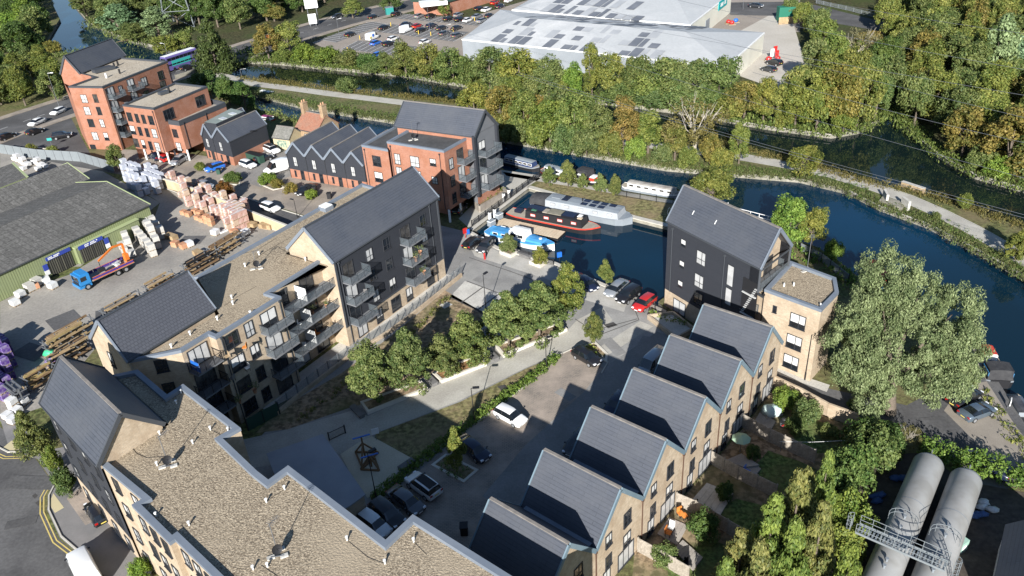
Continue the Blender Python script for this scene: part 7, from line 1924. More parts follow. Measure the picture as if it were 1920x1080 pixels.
# ================================================================ STREET LAMPS, POSTS, SIGNS
def lamp_proto(h, arm):
    t = thing("street_lamp", "x", "street lamp"); b = MB(); b.tube((0, 0, 0), (0, 0, 1.0), .09, 8); b.tube((0, 0, 1.0), (0, 0, h), .06, 8, .04); b.build("pole", M_black if arm < 1 else M_steel, t)
    b = MB(); b.bar((0, 0, h - .02), (arm, 0, h + .06), .06, .06)
    b.box((arm + .25, 0, h + .08), (.75, .34, .13)) if arm < 1 else b.box((arm + .2, 0, h + .08), (.7, .25, .12)); b.build("lantern", M_black if arm < 1 else M_whitem, t)
    return t
LPs = {}
def lamp(bx, by, topy, arm, rz, label, group="street lamps"):
    h = height_to(bx, by, topy); k = (arm,)
    if k not in LPs: LPs[k] = lamp_proto(6.0, arm)
    p = G(bx, by); return dup(LPs[k], p, rz, label, group, (1, 1, h / 6))
for x, y, ty, arm, rz, l_ in [(912, 587, 516, .3, .9, "black lamp post by the pale concrete bays"), (890, 792, 728, .3, 0, "black lamp post in the lawn beside the hedge"), (1025, 692, 634, .3, .3, "black lamp post at the hedge by the long planter"), (707, 940, 850, .3, .6, "black lamp post beside the playground"), (303, 336, 303, .3, 1.2, "black lamp post on the street before the brick block"), (558, 408, 375, .3, 2.5, "black lamp post on the street near the parked black saloon"), (478, 292, 247, .3, .5, "black lamp post against the cladded mews side wall"), (1509, 712, 628, .3, 0, "black lamp post at the foot of the annex"), (938, 346, 300, .3, 0, "black lamp post by the mooring path")]: lamp(x, y, ty, arm, rz, l_)
for x, y, ty, arm, rz, l_ in [(112, 202, 137, 1.2, -.3, "tall grey lamp beside the red brick tower"), (318, 118, 82, 1.2, 2.6, "tall grey lamp above the bus"), (806, 60, 12, 1.0, 0, "tall grey lamp in the middle of the retail car park"), (637, 72, 36, 1.0, .5, "dark lamp post in the retail car park by the road"), (839, 71, 47, 1.0, .5, "lamp post in the retail car park near the white shed"), (1782, 76, 29, 1.0, 3.0, "grey lamp with flags beyond the east wood"), (1393, 18, -10, 1.0, 0, "white lamp post on the retail road"), (453, 143, 130, 1.0, .2, "lamp at the bridge end of the towpath")]: lamp(x, y, ty, arm, rz, l_, "tall road lamps")
for k_ in LPs.values():
    for ch in list(k_.children): bpy.data.objects.remove(ch)
    bpy.data.objects.remove(k_)
def board(px, py, w_, h, zb, rz, m, label, legs=2, name="sign_board"):
    p = G(px, py); t = thing(name, label, "sign", p); c_, s_ = math.cos(rz), math.sin(rz)
    for k in ((-.35, .35) if legs == 2 else (0,)):
        b = MB(); b.tube(p + Vector((c_ * w_ * k, s_ * w_ * k, 0)), p + Vector((c_ * w_ * k, s_ * w_ * k, zb + h)), .05 if h < 2 else .14, 6); b.build("leg", M_steel, t)
    b = MB(); b.box(p + Vector((s_ * .12, -c_ * .12, zb + h / 2)), (w_, .08, h), rz); b.build("panel", m, t); return t
board(706, 824, .8, .8, .9, .3, M_whitem, "small white notice at the playground's edge", 1)
board(590, 47, 4.2, 6.5, 5.5, .2, M_whitem, "tall white road sign on legs beside the main road"); board(588, 49, 2.6, 3.2, .8, .2, M_whitem, "lower white panel under the tall road sign")
board(510, 84, 2.2, 2.6, .6, .3, mat("orange_board", (.6, .17, .05), .5), "orange and white advertising board at the car park corner", 1)
board(1889, 765, .6, .8, .5, 1.0, M_whitem, "small white notice on the bank beside the east lane", 1)
board(98, 276, 1.0, .6, 1.6, .2, MATS["bus_teal"], "small teal sign on the forecourt", 1)
bn = thing("bin_store", "dark green slatted bin store beside the white hatchback", "bin store", G(478, 300))
P = GL([(463, 297), (493, 306)]); b = MB(); b.bar(P[0] + Vector((0, 0, .8)), P[1] + Vector((0, 0, .8)), 1.2, 1.6); b.build("side", mat("bin_green", (.03, .07, .05), .6), bn); b = MB(); b.bar(P[0] + Vector((0, 0, 1.63)), P[1] + Vector((0, 0, 1.63)), 1.3, .06); b.build("lid", M_black, bn)
for x, y, l_ in ((411, 326, "dark green wheelie bin by the clipped shrubs"), (871, 1000, "black wheelie bin in the terrace's shadow"), (590, 360, "black bin beside the mews porch"), (618, 372, "black bin at the second mews house")):
    p = G(x, y); t = thing("wheelie_bin", l_, "bin", p); b = MB(); b.prism([(p.x - .35, p.y - .4), (p.x + .35, p.y - .4), (p.x + .35, p.y + .4), (p.x - .35, p.y + .4)], 0.05, 1.05); b.build("body", MATS["bin_green"] if "green" in l_ else M_black, t); b = MB(); b.box(p + Vector((0, 0, 1.1)), (.8, .9, .1)); b.build("lid", M_black, t)
# quayside furniture
for i, (x, y) in enumerate(((922, 424), (936, 411))):
    p = G(x, y); t = thing("service_cabinet", ["grey service cabinet on the quay nearer the blue boat", "grey service cabinet on the quay nearer the red barge"][i], "cabinet", p); b = MB(); b.box(p + Vector((0, 0, .65)), (1.2, .8, 1.0), .8); b.build("body", M_bgrey, t); b = MB(); b.box(p + Vector((0, 0, 1.03)), (1.3, .9, .08), .8); b.build("lid", M_whitem, t)
for i, (x, y) in enumerate(((919, 414), (928, 408), (945, 378), (955, 371))):
    p = G(x, y); t = thing("power_bollard", ["white power bollard beside the first cabinet", "white power bollard between the cabinets", "white power bollard by the barge's stern", "white power bollard nearest the wide-beam boat"][i], "bollard", p); b = MB(); b.box(p + Vector((0, 0, .8)), (.35, .35, 1.6), .8); b.build("body", M_whitem, t); b = MB(); b.box(p + Vector((0, 0, 1.63)), (.4, .4, .08), .8); b.build("cap", M_black, t)
fence("railing", "black railing along the quay walk above the boats", "railing", [(885, 425), (935, 388), (990, 347), (1022, 325)], 1.1, 2.2, M_black, M_black, bars=True)
fence("railing", "black railing along the water at the right of the dock", "railing", [(1165, 553), (1250, 590)], .9, 2.2, M_black, M_black, bars=True)
fence("railing", "black railing behind the quayside planters", "railing", [(948, 470), (1038, 496)], .9, 2.2, M_black, M_black, bars=True)
fence("railing", "garden fence between the mooring path and the boats", "railing", [(1150, 366), (1200, 374), (1262, 383)], 1.1, 2.4, M_black, M_black, bars=True)
fence("railing", "dark railing on the river bank behind the annex", "railing", [(1500, 470), (1540, 490), (1590, 530)], 1.3, 2.0, M_galv, M_black)
for i, (x, y, ang) in enumerate(((1155, 540, .5), (1162, 543, .5), (1255, 402, 0), (1262, 404, 0))):
    p = G(x, y); t = thing("ladder_hoop", ["white ladder hoop on the quay by the silver saloon", "second white ladder hoop on the quay by the silver saloon", "white ladder hoop on the lawn quay", "second white ladder hoop on the lawn quay"][i], "ladder", p); b = MB(); pts = [p + Vector((math.cos(ang) * .3 * math.cos(a_), math.sin(ang) * .3 * math.cos(a_), .5 + .7 * math.sin(a_))) for a_ in [math.pi * k / 8 for k in range(9)]]; pts = [pts[0] - Vector((0, 0, .5))] + pts + [pts[-1] - Vector((0, 0, .5))]; b.path(pts, .04, 6); b.build("hoop", M_whitem, t)
def planter(pts, label, soil, hh=.45):
    P = GL(pts); t = thing("planter", label, "planter", base_of(*P)); I_ = inset(P, .3)
    n = len(P)
    for k in range(n):
        a, c, d, e = P[k], P[(k + 1) % n], I_[(k + 1) % n], I_[k]
        b = MB(); b.prism([a, c, d, e], 0, hh); b.build("edge", M_planter, t)
    b = MB(); b.prism(inset(P, .31), 0, hh - .1); b.build("soil", soil, t)
M_leaflit = facmat("leaf_litter", (.3, .17, .07), (.2, .12, .06), 4)
planter([(929, 652), (944, 671), (1064, 621), (1050, 609)], "long stone-edged planter under the largest courtyard trees", M_soil); planter([(811, 703), (828, 719), (913, 686), (900, 668)], "stone-edged planter filled with brown leaf litter", M_leaflit); planter([(676, 758), (690, 778), (803, 732), (790, 718)], "stone-edged planter partly in shadow at the lower left", M_soil)
planter([(937, 476), (958, 484), (975, 474), (953, 466)], "square pale planter holding the quayside tree by the blue boat", M_soil, .5); planter([(992, 495), (1013, 503), (1029, 492), (1008, 484)], "square pale planter holding the sparse quayside tree", M_soil, .5)
planter([(808, 873), (870, 906), (898, 882), (836, 852)], "kerbed bed in the shaded car park", M_soil, .14); planter([(1092, 650), (1120, 672), (1138, 680), (1140, 664), (1115, 640)], "kerbed bed with the small round tree", M_soil, .14)
planter([(413, 336), (427, 346), (450, 348), (452, 338), (430, 330)], "street bed with clipped shrubs", M_soil, .12); planter([(486, 346), (512, 357), (535, 352), (512, 338)], "planted bed before the mews court", M_soil, .12); planter([(40, 280), (112, 292), (118, 285), (60, 274)], "planted bed on the forecourt", M_soil, .12)
M_bench = mat("dark_bench", (.13, .125, .12), .8, (.17, .165, .16), 1)
for i, (a, c) in enumerate((((918, 664), (932, 677)), ((803, 710), (817, 724)), ((661, 765), (680, 784)), ((972, 476), (994, 485)), ((750, 884), (776, 866)), ((1078, 526), (1096, 534)))):
    A, B = G(*a), G(*c); t = thing("bench", ["dark block bench between the leaf-litter and long planters", "dark block bench between the lower two planters", "dark block bench in shade at the path's lower end", "grey block bench between the square quayside planters", "dark block bench at the playground's edge", "grey block bench on the quay behind the dark blue saloon"][i], "bench", (A + B) / 2); b = MB(); b.bar(A + Vector((0, 0, .42)), B + Vector((0, 0, .42)), .75, .1); b.build("seat", M_bench, t); b = MB(); b.bar(A + Vector((0, 0, .18)), B + Vector((0, 0, .18)), .6, .36); b.build("base", M_bench, t)
# playground
M_play_w = mat("play_timber", (.2, .12, .06), .7)
for i, (x, y) in enumerate(((685, 858), (697, 875))):
    p = G(x, y); t = thing("play_frame", ["timber climbing frame with a blue top bar in the playground", "lower timber climbing triangle beside it in the playground"][i], "climbing frame", p)
    R = 1.5 if i == 0 else 1.2; tp = p + Vector((0, 0, 3.0 if i == 0 else 1.6))
    for k in range(3):
        a_ = .4 + k * 2.09 + i; f_ = p + Vector((R * math.cos(a_), R * math.sin(a_), .1)); g_ = p + Vector((R * math.cos(a_ + 2.09), R * math.sin(a_ + 2.09), .1))
        b = MB(); b.bar(f_, tp - Vector((0, 0, .9 if i == 0 else 0)), .16, .16); b.build("leg", M_play_w, t); b = MB(); b.bar(f_, g_, .18, .2); b.build("beam", M_play_w, t)
    b = MB(); b.tube(p, tp, .1, 8); b.build("post", M_play_w, t)
    b = MB(); b.bar(tp + Vector((-.9, -.3, 0)), tp + Vector((.9, .3, 0)), .15, .1); b.build("top_bar", PAINT["blue"], t)
fence("railing", "black railing by the store at the playground's corner", "railing", [(618, 826), (648, 812)], 1.1, 1.5, M_black, M_black, bars=True)
fence("ramp_wall", "low buff wall along the ramp in front of the long block", "wall", [(866, 518), (790, 580), (735, 622), (655, 672), (560, 745), (520, 778)], .55, 50, M_tan, M_tan, posts=False, th=.3)
fence("railing", "grey railing on the ramp wall along the long block's gardens", "railing", [(864, 517), (789, 578), (734, 620), (654, 670), (560, 743), (522, 774)], 1.1, 1.8, M_balg, M_steel, z0=.56)
ov("ramp", [(862, 512), (786, 574), (730, 616), (650, 666), (556, 740), (500, 770), (480, 760), (640, 640), (830, 500)], M_conc, 6)
fence("screen_fence", "dark green screen fence at the lower end of the ramp", "fence", [(466, 808), (525, 776)], 1.7, 1.8, MATS["bin_green"], M_black)
# ================================================================ GARDENS
M_fp = mat("fence_panel", (.27, .235, .19), .9, (.34, .3, .25), 1.2, fine=.25, fscale=5)
fl = [("garden fence between the first and second gardens from the top", [(1391, 800), (1441, 828), (1526, 868)]), ("garden fence beside the parasol deck, lower side", [(1331, 869), (1382, 898), (1454, 934)]), ("garden fence in the middle of the terrace gardens", [(1268, 949), (1303, 964), (1394, 1018)]), ("garden fence at the bottom edge", [(1196, 1034), (1240, 1058), (1290, 1088)])]
for l_, pts in fl: fence("garden_fence", l_, "fence", pts, 1.8, 1.8, M_fp, M_fp)
wl = thing("garden_wall", "pale brick garden wall along the east lane", "wall", base_of(*GL([(1450, 728), (1605, 800)]))); b = MB(); P = GL([(1450, 728), (1500, 752), (1550, 780), (1607, 801)])
for a, c in zip(P, P[1:]): b.bar(a + Vector((0, 0, .9)), c + Vector((0, 0, .9)), .25, 1.8)
b.build("brickwork", M_tan, wl)
M_deck2 = mat("grey_decking", (.3, .27, .24), .8, (.37, .34, .3), .8, fine=.12)
def deck(name, label, pts, z, n, m=M_deck2):
    P = GL(pts, z); t = thing(name, label, "deck", base_of(*P)); a, c, d, e = P
    for k in range(n):
        u0, u1 = k / n + .004, (k + 1) / n - .004
        b = MB(); b.prism([a.lerp(c, u0), a.lerp(c, u1), e.lerp(d, u1), e.lerp(d, u0)], .0, z + .008 * (k % 2)); b.build("board", m, t)
deck("garden_deck", "grey boarded deck with steps below the parasol", [(1362, 862), (1395, 876), (1424, 872), (1390, 850)], .35, 8); deck("garden_deck", "lower boarded steps beside the parasol deck", [(1388, 880), (1412, 897), (1427, 878), (1402, 868)], .18, 6)
deck("garden_patio", "sunlit slab patio in the third garden", [(1290, 945), (1345, 975), (1375, 925), (1325, 905)], .12, 5, M_conc); deck("garden_patio", "patio with orange chairs in the lower garden", [(1232, 1000), (1270, 1022), (1290, 985), (1255, 970)], .12, 5, M_deck2); deck("garden_deck", "boarded steps in the lower garden", [(1262, 1030), (1300, 1068), (1318, 1045), (1280, 1012)], .25, 8); deck("garden_patio", "patio in the top garden by the covered furniture", [(1408, 800), (1440, 815), (1455, 790), (1425, 772)], .12, 4, M_deck2)
p = G(1387, 848); t = thing("garden_parasol", "pale green parasol on the boarded deck", "parasol", p); b = MB(); b.tube(p, p + Vector((0, 0, 2.3)), .04, 6); b.build("pole", M_steel, t); b = MB(); b.lathe([(.01, 2.4), (.6, 2.15), (1.0, 1.9)], 8, p, 0, False); b.build("canopy", mat("parasol_green", (.3, .42, .3), .8), t)
p = G(1446, 776); t = thing("covered_furniture", "garden furniture under a pale blue-green cover", "furniture cover", p); b = MB(); b.blob(p + Vector((0, 0, .5)), (1.1, .85, .65), 12, 0, 3, .2); b.build("cover", mat("cover_aqua", (.42, .55, .52), .6, (.55, .66, .63), 1.2), t); b = MB(); b.box(p + Vector((0, 0, .1)), (2.0, 1.5, .2), .3); b.build("base", M_deck2, t)
p = G(1471, 799); t = thing("barbecue", "black barbecue with red trim on the top garden lawn", "barbecue", p); b = MB(); b.box(p + Vector((0, 0, .75)), (1.0, .55, .3), .5); b.blob(p + Vector((0, 0, .95)), (.5, .3, .25), 8, 0, 1, .02); b.build("body", M_black, t)
for k in (-1, 1):
    b = MB(); b.box(p + Vector((.4 * k, .2 * k, .3)), (.08, .4, .6), .5); b.build("leg", M_steel, t)
b = MB(); b.box(p + Vector((.0, -.35, .62)), (1.3, .1, .08), .5); b.build("shelf", PAINT["red"], t)
def chair(px, py, rz, m, label):
    p = G(px, py, .12); t = thing("garden_chair", label, "chair", p); c_, s_ = math.cos(rz), math.sin(rz); R_ = lambda x, y, z: p + Vector((c_ * x - s_ * y, s_ * x + c_ * y, z))
    b = MB(); b.box(R_(0, 0, .42), (.55, .55, .08), rz); b.build("seat", m, t); b = MB(); b.box(R_(0, .27, .75), (.55, .08, .6), rz); b.build("backrest", m, t)
    for sx in (-1, 1):
        for sy in (-1, 1):
            b = MB(); b.box(R_(.23 * sx, .23 * sy, .2), (.06, .06, .4), rz); b.build("leg", M_black, t)
M_or = mat("orange_fabric", (.6, .2, .04), .8)
chair(1276, 968, .4, M_or, "orange garden chair against the house wall"); chair(1283, 972, 2.0, M_or, "second orange garden chair beside the one at the wall"); chair(1253, 1004, 1.0, M_or, "orange chair in the middle of the lower patio"); chair(1258, 994, -.6, M_whitem, "white chair by the orange one on the lower patio"); chair(1306, 955, .4, M_black, "black chair on the sunlit patio")
chair(1400, 889, .8, PAINT["blue"], "blue chair at the foot of the parasol deck"); chair(1290, 1062, .2, M_black, "black garden seat on the lower steps")
ln = thing("washing_line", "white washing line stretched over the top garden lawn", "washing line", G(1468, 828)); b = MB(); b.path([G(1462, 828, 1.9), G(1520, 829, 1.7), G(1585, 826, 1.9)], .02, 4); b.build("cord", M_whitem, ln)
for x, y in ((1463, 846), (1585, 846)):
    b = MB(); q = G(x, y); b.tube(q, q + Vector((0, 0, 1.9)), .04, 6); b.build("post", M_steel, ln)
bx = thing("garden_bed", "terracotta-walled patio bed at the foot of the charcoal waterside block", "planter", base_of(*GL([(1232, 605), (1290, 635)]))); P = GL([(1215, 598), (1268, 640), (1300, 622), (1262, 592)])
for k in range(4):
    b = MB(); a, c = P[k], P[(k + 1) % 4]; b.bar(a + Vector((0, 0, .35)), c + Vector((0, 0, .35)), .25, .7); b.build("wall", M_tan, bx)
b = MB(); b.prism(inset(P, .2), 0, .3); b.build("patio", M_conc, bx)
# ================================================================ TANKS
M_tank = mat("tank_grey", (.29, .29, .28), .45, (.34, .337, .325), .6, c3=(.24, .235, .22), s3=.3, spec=.4)
def tank(p0, p1, label, r=1.42):
    zc = 2.2; A, B = G(p0[0], p0[1], zc), G(p1[0], p1[1], zc); d = (B - A).normalized(); B = B - d * r * .3; A = A
    t = thing("gas_tank", label, "tank", (A.x, A.y, 0)); tt = Vector((-d.y, d.x, 0)); up_ = Vector((0, 0, 1)); n = 32
    L = (B - A).length; prof = [(0, -.9), (.45, -.83), (.75, -.62), (.93, -.32), (1, 0)]
    rings = [(r * q, k * r * .75) for q, k in prof] + [(r, L * .33), (r, L * .66)] + [(r * q, L - k * r * .75) for q, k in prof[::-1]]
    vs = []
    for rr, x in rings:
        for i in range(n):
            a_ = 2 * math.pi * i / n; vs.append(A + d * x + tt * rr * math.cos(a_) + up_ * rr * math.sin(a_))
    b = MB(); b.add(vs, [(k * n + i, (k + 1) * n + i, (k + 1) * n + (i + 1) % n, k * n + (i + 1) % n) for k in range(len(rings) - 1) for i in range(n)], 0, True); b.build("shell", M_tank, t)
    for u in (.0, .33, .66, 1.0):
        c_ = A + d * L * u; b = MB()
        for i in range(n):
            a0, a1 = 2 * math.pi * i / n, 2 * math.pi * (i + 1) / n; q = lambda a_, x, k: c_ + d * x + tt * (r + k) * math.cos(a_) + up_ * (r + k) * math.sin(a_)
            b.quad(q(a0, -.04, .015), q(a1, -.04, .015), q(a1, .04, .015), q(a0, .04, .015))
        b.build("weld_band", M_bgrey2, t)
    for u in (.15, .5, .85):
        c_ = A + d * L * u; b = MB(); b.box((c_.x, c_.y, .45), (.5, 2.4, .9), math.atan2(d.y, d.x)); b.build("saddle", M_conc, t)
    for u in (.45, .52, .2, .24):
        c_ = A + d * L * u + up_ * r; b = MB(); b.tube(c_ - up_ * .1, c_ + up_ * .35, .1, 8); b.tube(c_ + up_ * .3, c_ + up_ * .38, .16, 8); b.build("valve", M_bgrey2, t)
    b = MB(); c_ = B + d * .4 + up_ * r * .95; b.tube(c_, c_ + up_ * .4, .06, 6); b.build("vent", M_steel, t)
    return A, B, d
tA = tank((1625, 1150), (1742, 868), "large pale gas tank on the left beneath the walkway"); tB = tank((1722, 1150), (1812, 897), "large pale gas tank on the right beneath the walkway")
zw = 4.2; W0, W1 = G(1608, 990, zw), G(1775, 1062, zw); d = (W1 - W0).normalized(); nn = Vector((-d.y, d.x, 0)); L = (W1 - W0).length
wk = thing("walkway", "galvanised steel walkway with caged ladders crossing over both tanks", "walkway", (W0.x, W0.y, 0))
b = MB()
for k in range(int(L / .3)): q = W0 + d * (.15 + .3 * k); b.bar(q - nn * .55, q + nn * .55, .16, .04)
b.build("grating", M_galv, wk)
for s_ in (-1, 1):
    b = MB(); o_ = nn * .6 * s_
    b.bar(W0 + o_, W1 + o_, .08, .2)
    for h in (.5, 1.05): b.tube(W0 + o_ + Vector((0, 0, h)), W1 + o_ + Vector((0, 0, h)), .03, 5)
    k = int(L / 1.0)
    for i in range(k + 1): q = W0 + d * (L * i / k) + o_; b.tube(q, q + Vector((0, 0, 1.05)), .03, 5)
    b.build("handrail", M_galv, wk)
for e, sg in ((W0, -1), (W1, 1)):
    c_ = e + d * sg * .55
    b = MB()
    for k in range(9):
        z = zw + 1.2 - k * .45
        pts = [c_ + Vector((0, 0, z - zw)) + d * sg * .4 * math.sin(a_) + nn * .4 * math.cos(a_) for a_ in [math.pi * j / 6 for j in range(7)]]; b.path(pts, .025, 4)
    for j in range(5):
        a_ = math.pi * j / 4; o_ = d * sg * .4 * math.sin(a_) + nn * .4 * math.cos(a_); b.tube(c_ + o_ + Vector((0, 0, 1.2)), c_ + o_ - Vector((0, 0, 2.4)), .022, 4)
    b.build("ladder_cage", M_galv, wk)
    b = MB()
    for s_ in (-1, 1): b.tube(Vector((c_.x, c_.y, 0)) + nn * .25 * s_, c_ + nn * .25 * s_ + Vector((0, 0, 1.1)), .03, 5)
    for k in range(15): b.tube(Vector((c_.x, c_.y, .3 + .3 * k)) - nn * .25, Vector((c_.x, c_.y, .3 + .3 * k)) + nn * .25, .02, 4)
    b.build("ladder", M_galv, wk)
for A, B, dd in (tA, tB):
    tt = Vector((-dd.y, dd.x, 0)); b = MB()
    k = (W0 - A).dot(dd) + 2.2
    for s_ in (-1, 1):
        pts = [A + dd * (k + 1.2 * s_ * 0) + tt * 1.2 * math.cos(a_) + dd * (.9 + .9 * math.sin(a_)) + Vector((0, 0, 1.45 + (.95 if s_ > 0 else .5))) for a_ in [math.pi * j / 8 for j in range(9)]]
        b.path(pts, .03, 4)
    for q in pts[::2]: b.tube(q, q - Vector((0, 0, .95)), .025, 4)
    b.build("guard_hoop", M_galv, wk)
cb = thing("control_cabinet", "pale green control cabinet beside the right tank", "cabinet", G(1800, 1030)); p = G(1800, 1030); b = MB(); b.box(p + Vector((0, 0, .6)), (1.0, .7, 1.2), .5); b.build("body", mat("cabinet_green", (.3, .45, .38), .5), cb); b = MB(); b.box(p + Vector((.1, -.36, .6)), (.5, .03, .4), .5); b.build("label_plate", M_whitem, cb)
sd = thing("outbuilding", "dark slate-roofed outbuilding at the bottom right corner", "building", G(1890, 1060)); P = GL([(1888, 986), (1862, 1110), (1990, 1140), (2010, 1010)], 3.0); b = MB(); b.prism(P, 0, 2.95); b.build("wall", M_whitem, sd); b = MB(); I_ = inset(P, -.15); b.add([(p.x, p.y, 3.0) for p in I_] + [((I_[0].x + I_[3].x) / 2, (I_[0].y + I_[3].y) / 2, 5), ((I_[1].x + I_[2].x) / 2, (I_[1].y + I_[2].y) / 2, 5)], [(0, 1, 5, 4), (2, 3, 4, 5), (3, 0, 4), (1, 2, 5)]); b.build("roof", M_slate, sd)
for i, (x, y) in enumerate(((1690, 900), (1720, 925), (1830, 965), (1845, 950), (1650, 935))):
    p = G(x, y); t = thing("scrap_heap", ["blue sheeting scrap left of the tanks", "blue scrap between the tank ends", "blue tarpaulin heap right of the tanks", "pale scrap by the tall hedge", "small blue scrap in the dark yard"][i], "scrap", p); b = MB()
    for k in range(3): b.blob(p + Vector((ry.uniform(-.6, .6), ry.uniform(-.6, .6), .2)), (.6, .4, .3), 7, 0, k + i * 5, .3)
    b.build("sheeting", mat("blue_sheeting", (.05, .1, .24), .6) if i != 3 else M_wbag, t)
# ================================================================ THINGS ON THE BALCONIES
def potplant(p, s, label, tint=(1, 1, 1)):
    t = thing("potted_plant", label, "plant", p, 0, "potted plants on the balconies"); b = MB(); b.lathe([(.12 * s, 0), (.2 * s, .4 * s), (.22 * s, .42 * s)], 8, p); b.build("pot", M_terra, t)
    rs = np.random.RandomState(int(p.x * 97 + p.y * 31) % 9999); me = leafmesh("foliage", L_broad, rs.normal(size=(8, 3)) * .2 * s + np.array([0, 0, .75 * s]), np.full(8, .22 * s), 20, .14, rs); o = bpy.data.objects.new("foliage", me); col.objects.link(o); o.parent = t; o.color = (*tint, 1)
k_ = 0
for A, B, us, zs in ((E2, E3, (uof(653, 512) - .6, uof(653, 512) + 1.6, uof(760, 443) + .2, uof(760, 443) + 2.0), ZF[1:]), (FR[1], FR[0], (1.2, 2.6, 5.2, 7.4), ZF[1:]), (FR[3], FR[2], (u1 - .8, u1 + 1.4), ZF[1:])):
    a = V2(A); t_ = (V2(B) - a).normalized(); n_ = Vector((t_.y, -t_.x))
    for u in us:
        for z in zs:
            if ry.random() < .45: continue
            p = a + t_ * u + n_ * ry.uniform(.5, 1.2); P3_ = Vector((p.x, p.y, z))
            if ry.random() < .5: potplant(P3_, ry.uniform(.9, 1.6), "potted plant on a balcony of the long courtyard block")
            else:
                t = thing("balcony_chair", "chair on a balcony of the long courtyard block", "chair", P3_, 0, "chairs on the balconies"); rz = ry.uniform(0, 6); m_ = ry.choice([M_whitem, M_pallet, M_bench, M_or, M_terra]); b = MB(); b.box(P3_ + Vector((0, 0, .42)), (.5, .5, .07), rz); b.build("seat", m_, t); b = MB(); b.box(P3_ + Vector((-.24 * math.sin(rz), .24 * math.cos(rz), .7)), (.5, .06, .5), rz); b.build("backrest", m_, t)
                for sx, sy in ((-1, -1), (1, -1), (1, 1), (-1, 1)):
                    b = MB(); q = Vector((.2 * sx * math.cos(rz) - .2 * sy * math.sin(rz), .2 * sx * math.sin(rz) + .2 * sy * math.cos(rz), .2)); b.box(P3_ + q, (.05, .05, .4), rz); b.build("leg", M_black, t)
A, B = FR[5], FR[4]; a = V2(A); t_ = (V2(B) - a).normalized(); n_ = Vector((t_.y, -t_.x)); p = a + t_ * .5 + n_ * 1.0
ws = thing("wind_break", "bright blue windbreak on the slatted balcony", "windbreak", (p.x, p.y, ZF[3])); b = MB(); b.box((p.x, p.y, ZF[3] + .75), (.08, 1.4, 1.2), math.atan2(t_.y, t_.x)); b.build("cloth", PAINT["blue"], ws); b = MB(); b.tube((p.x + n_.x * .7, p.y + n_.y * .7, ZF[3]), (p.x + n_.x * .7, p.y + n_.y * .7, ZF[3] + 1.4), .03, 5); b.build("pole", M_steel, ws)
# roof terrace of the brick block
for i, (x, y) in enumerate(((352, 207), (362, 206), (372, 203), (382, 198), (335, 213))):
    p = G(x, y, 7.75); potplant(p, 2.2, ["pale bushy plant on the brick block's roof terrace", "second pale plant on the roof terrace", "green plant in the middle of the roof terrace", "low green plants at the far end of the roof terrace", "dark plant beside the roof terrace door"][i], (1.2, 1.3, .8))
p = G(345, 211, 7.72); t = thing("garden_screen", "black screen on the brick block's roof terrace", "screen", p); b = MB(); b.box(p + Vector((0, 0, .7)), (3.2, .1, 1.4), .85); b.build("panel", M_black, t); b = MB(); b.tube(p, p + Vector((0, 0, 1.5)), .05, 6); b.build("post", M_steel, t)
# ================================================================ PYLON, WIRES, FOOTBRIDGE, SMALL THINGS
py = G(345, 46); t = thing("electricity_pylon", "base of a grey lattice electricity pylon in the clearing", "pylon", py); H = 42
leg = lambda sx, sy, z: py + Vector((sx * (5.2 - z * .11), sy * (5.2 - z * .11), z))
for sx in (-1, 1):
    for sy in (-1, 1):
        b = MB(); b.bar(leg(sx, sy, 0), leg(sx, sy, H), .3, .3); b.build("leg", M_galv, t)
b = MB()
for k in range(7):
    z0, z1 = k * 5.5, (k + 1) * 5.5
    for (ax_, ay_), (bx_, by_) in (((-1, -1), (1, -1)), ((1, -1), (1, 1)), ((1, 1), (-1, 1)), ((-1, 1), (-1, -1))):
        b.bar(leg(ax_, ay_, z0), leg(bx_, by_, z1), .16, .16); b.bar(leg(bx_, by_, z0), leg(ax_, ay_, z1), .16, .16); b.bar(leg(ax_, ay_, z1), leg(bx_, by_, z1), .14, .14)
b.build("lattice", M_galv, t)
for i, (a, c, z) in enumerate((((1195, 197), (1950, 405), 18), ((1195, 202), (1950, 411), 18), ((1290, 150), (1950, 336), 22), ((1560, 172), (1950, 268), 26), ((1290, 55), (1950, 222), 26), ((1000, 12), (1950, 178), 28), ((1430, 30), (1950, 130), 30), ((1560, 0), (1950, 62), 30))):
    A, B = G(a[0], a[1], z), G(c[0], c[1], z); A = A + (A - B) * .5; b = MB(); pts = [A.lerp(B + (B - A) * .2, k / 10) - Vector((0, 0, 2.0 * (1 - ((k - 5) / 5) ** 2) * .3)) for k in range(11)]; b.path(pts, .024, 4)
    o = b.build("power_line", M_steel); tag(o, ["lower power line of the pair over the towpath", "upper power line of the pair over the towpath", "power line over the water junction", "power line over the wooded point", "power line crossing the long retail shed's end", "power line crossing both retail sheds", "power line over the service yard", "topmost power line over the east wood"][i], "power line")
fb = thing("footbridge", "white-railed footbridge behind the charcoal waterside block", "footbridge", G(1380, 392)); A, B = G(1322, 398), G(1450, 432); d = (B - A).normalized(); nn = Vector((-d.y, d.x, 0))
b = MB(); b.bar(A + Vector((0, 0, .6)), B + Vector((0, 0, .6)), 2.0, .2); b.build("deck", M_conc, fb)
for s_ in (-1, 1):
    b = MB()
    for h in (1.1, 1.7): b.bar(A + nn * s_ + Vector((0, 0, h)), B + nn * s_ + Vector((0, 0, h)), .08, .08)
    for k in range(9): q = A.lerp(B, k / 8) + nn * s_; b.bar(q + Vector((0, 0, .6)), q + Vector((0, 0, 1.7)), .07, .07)
    b.build("rail", M_whitem, fb)
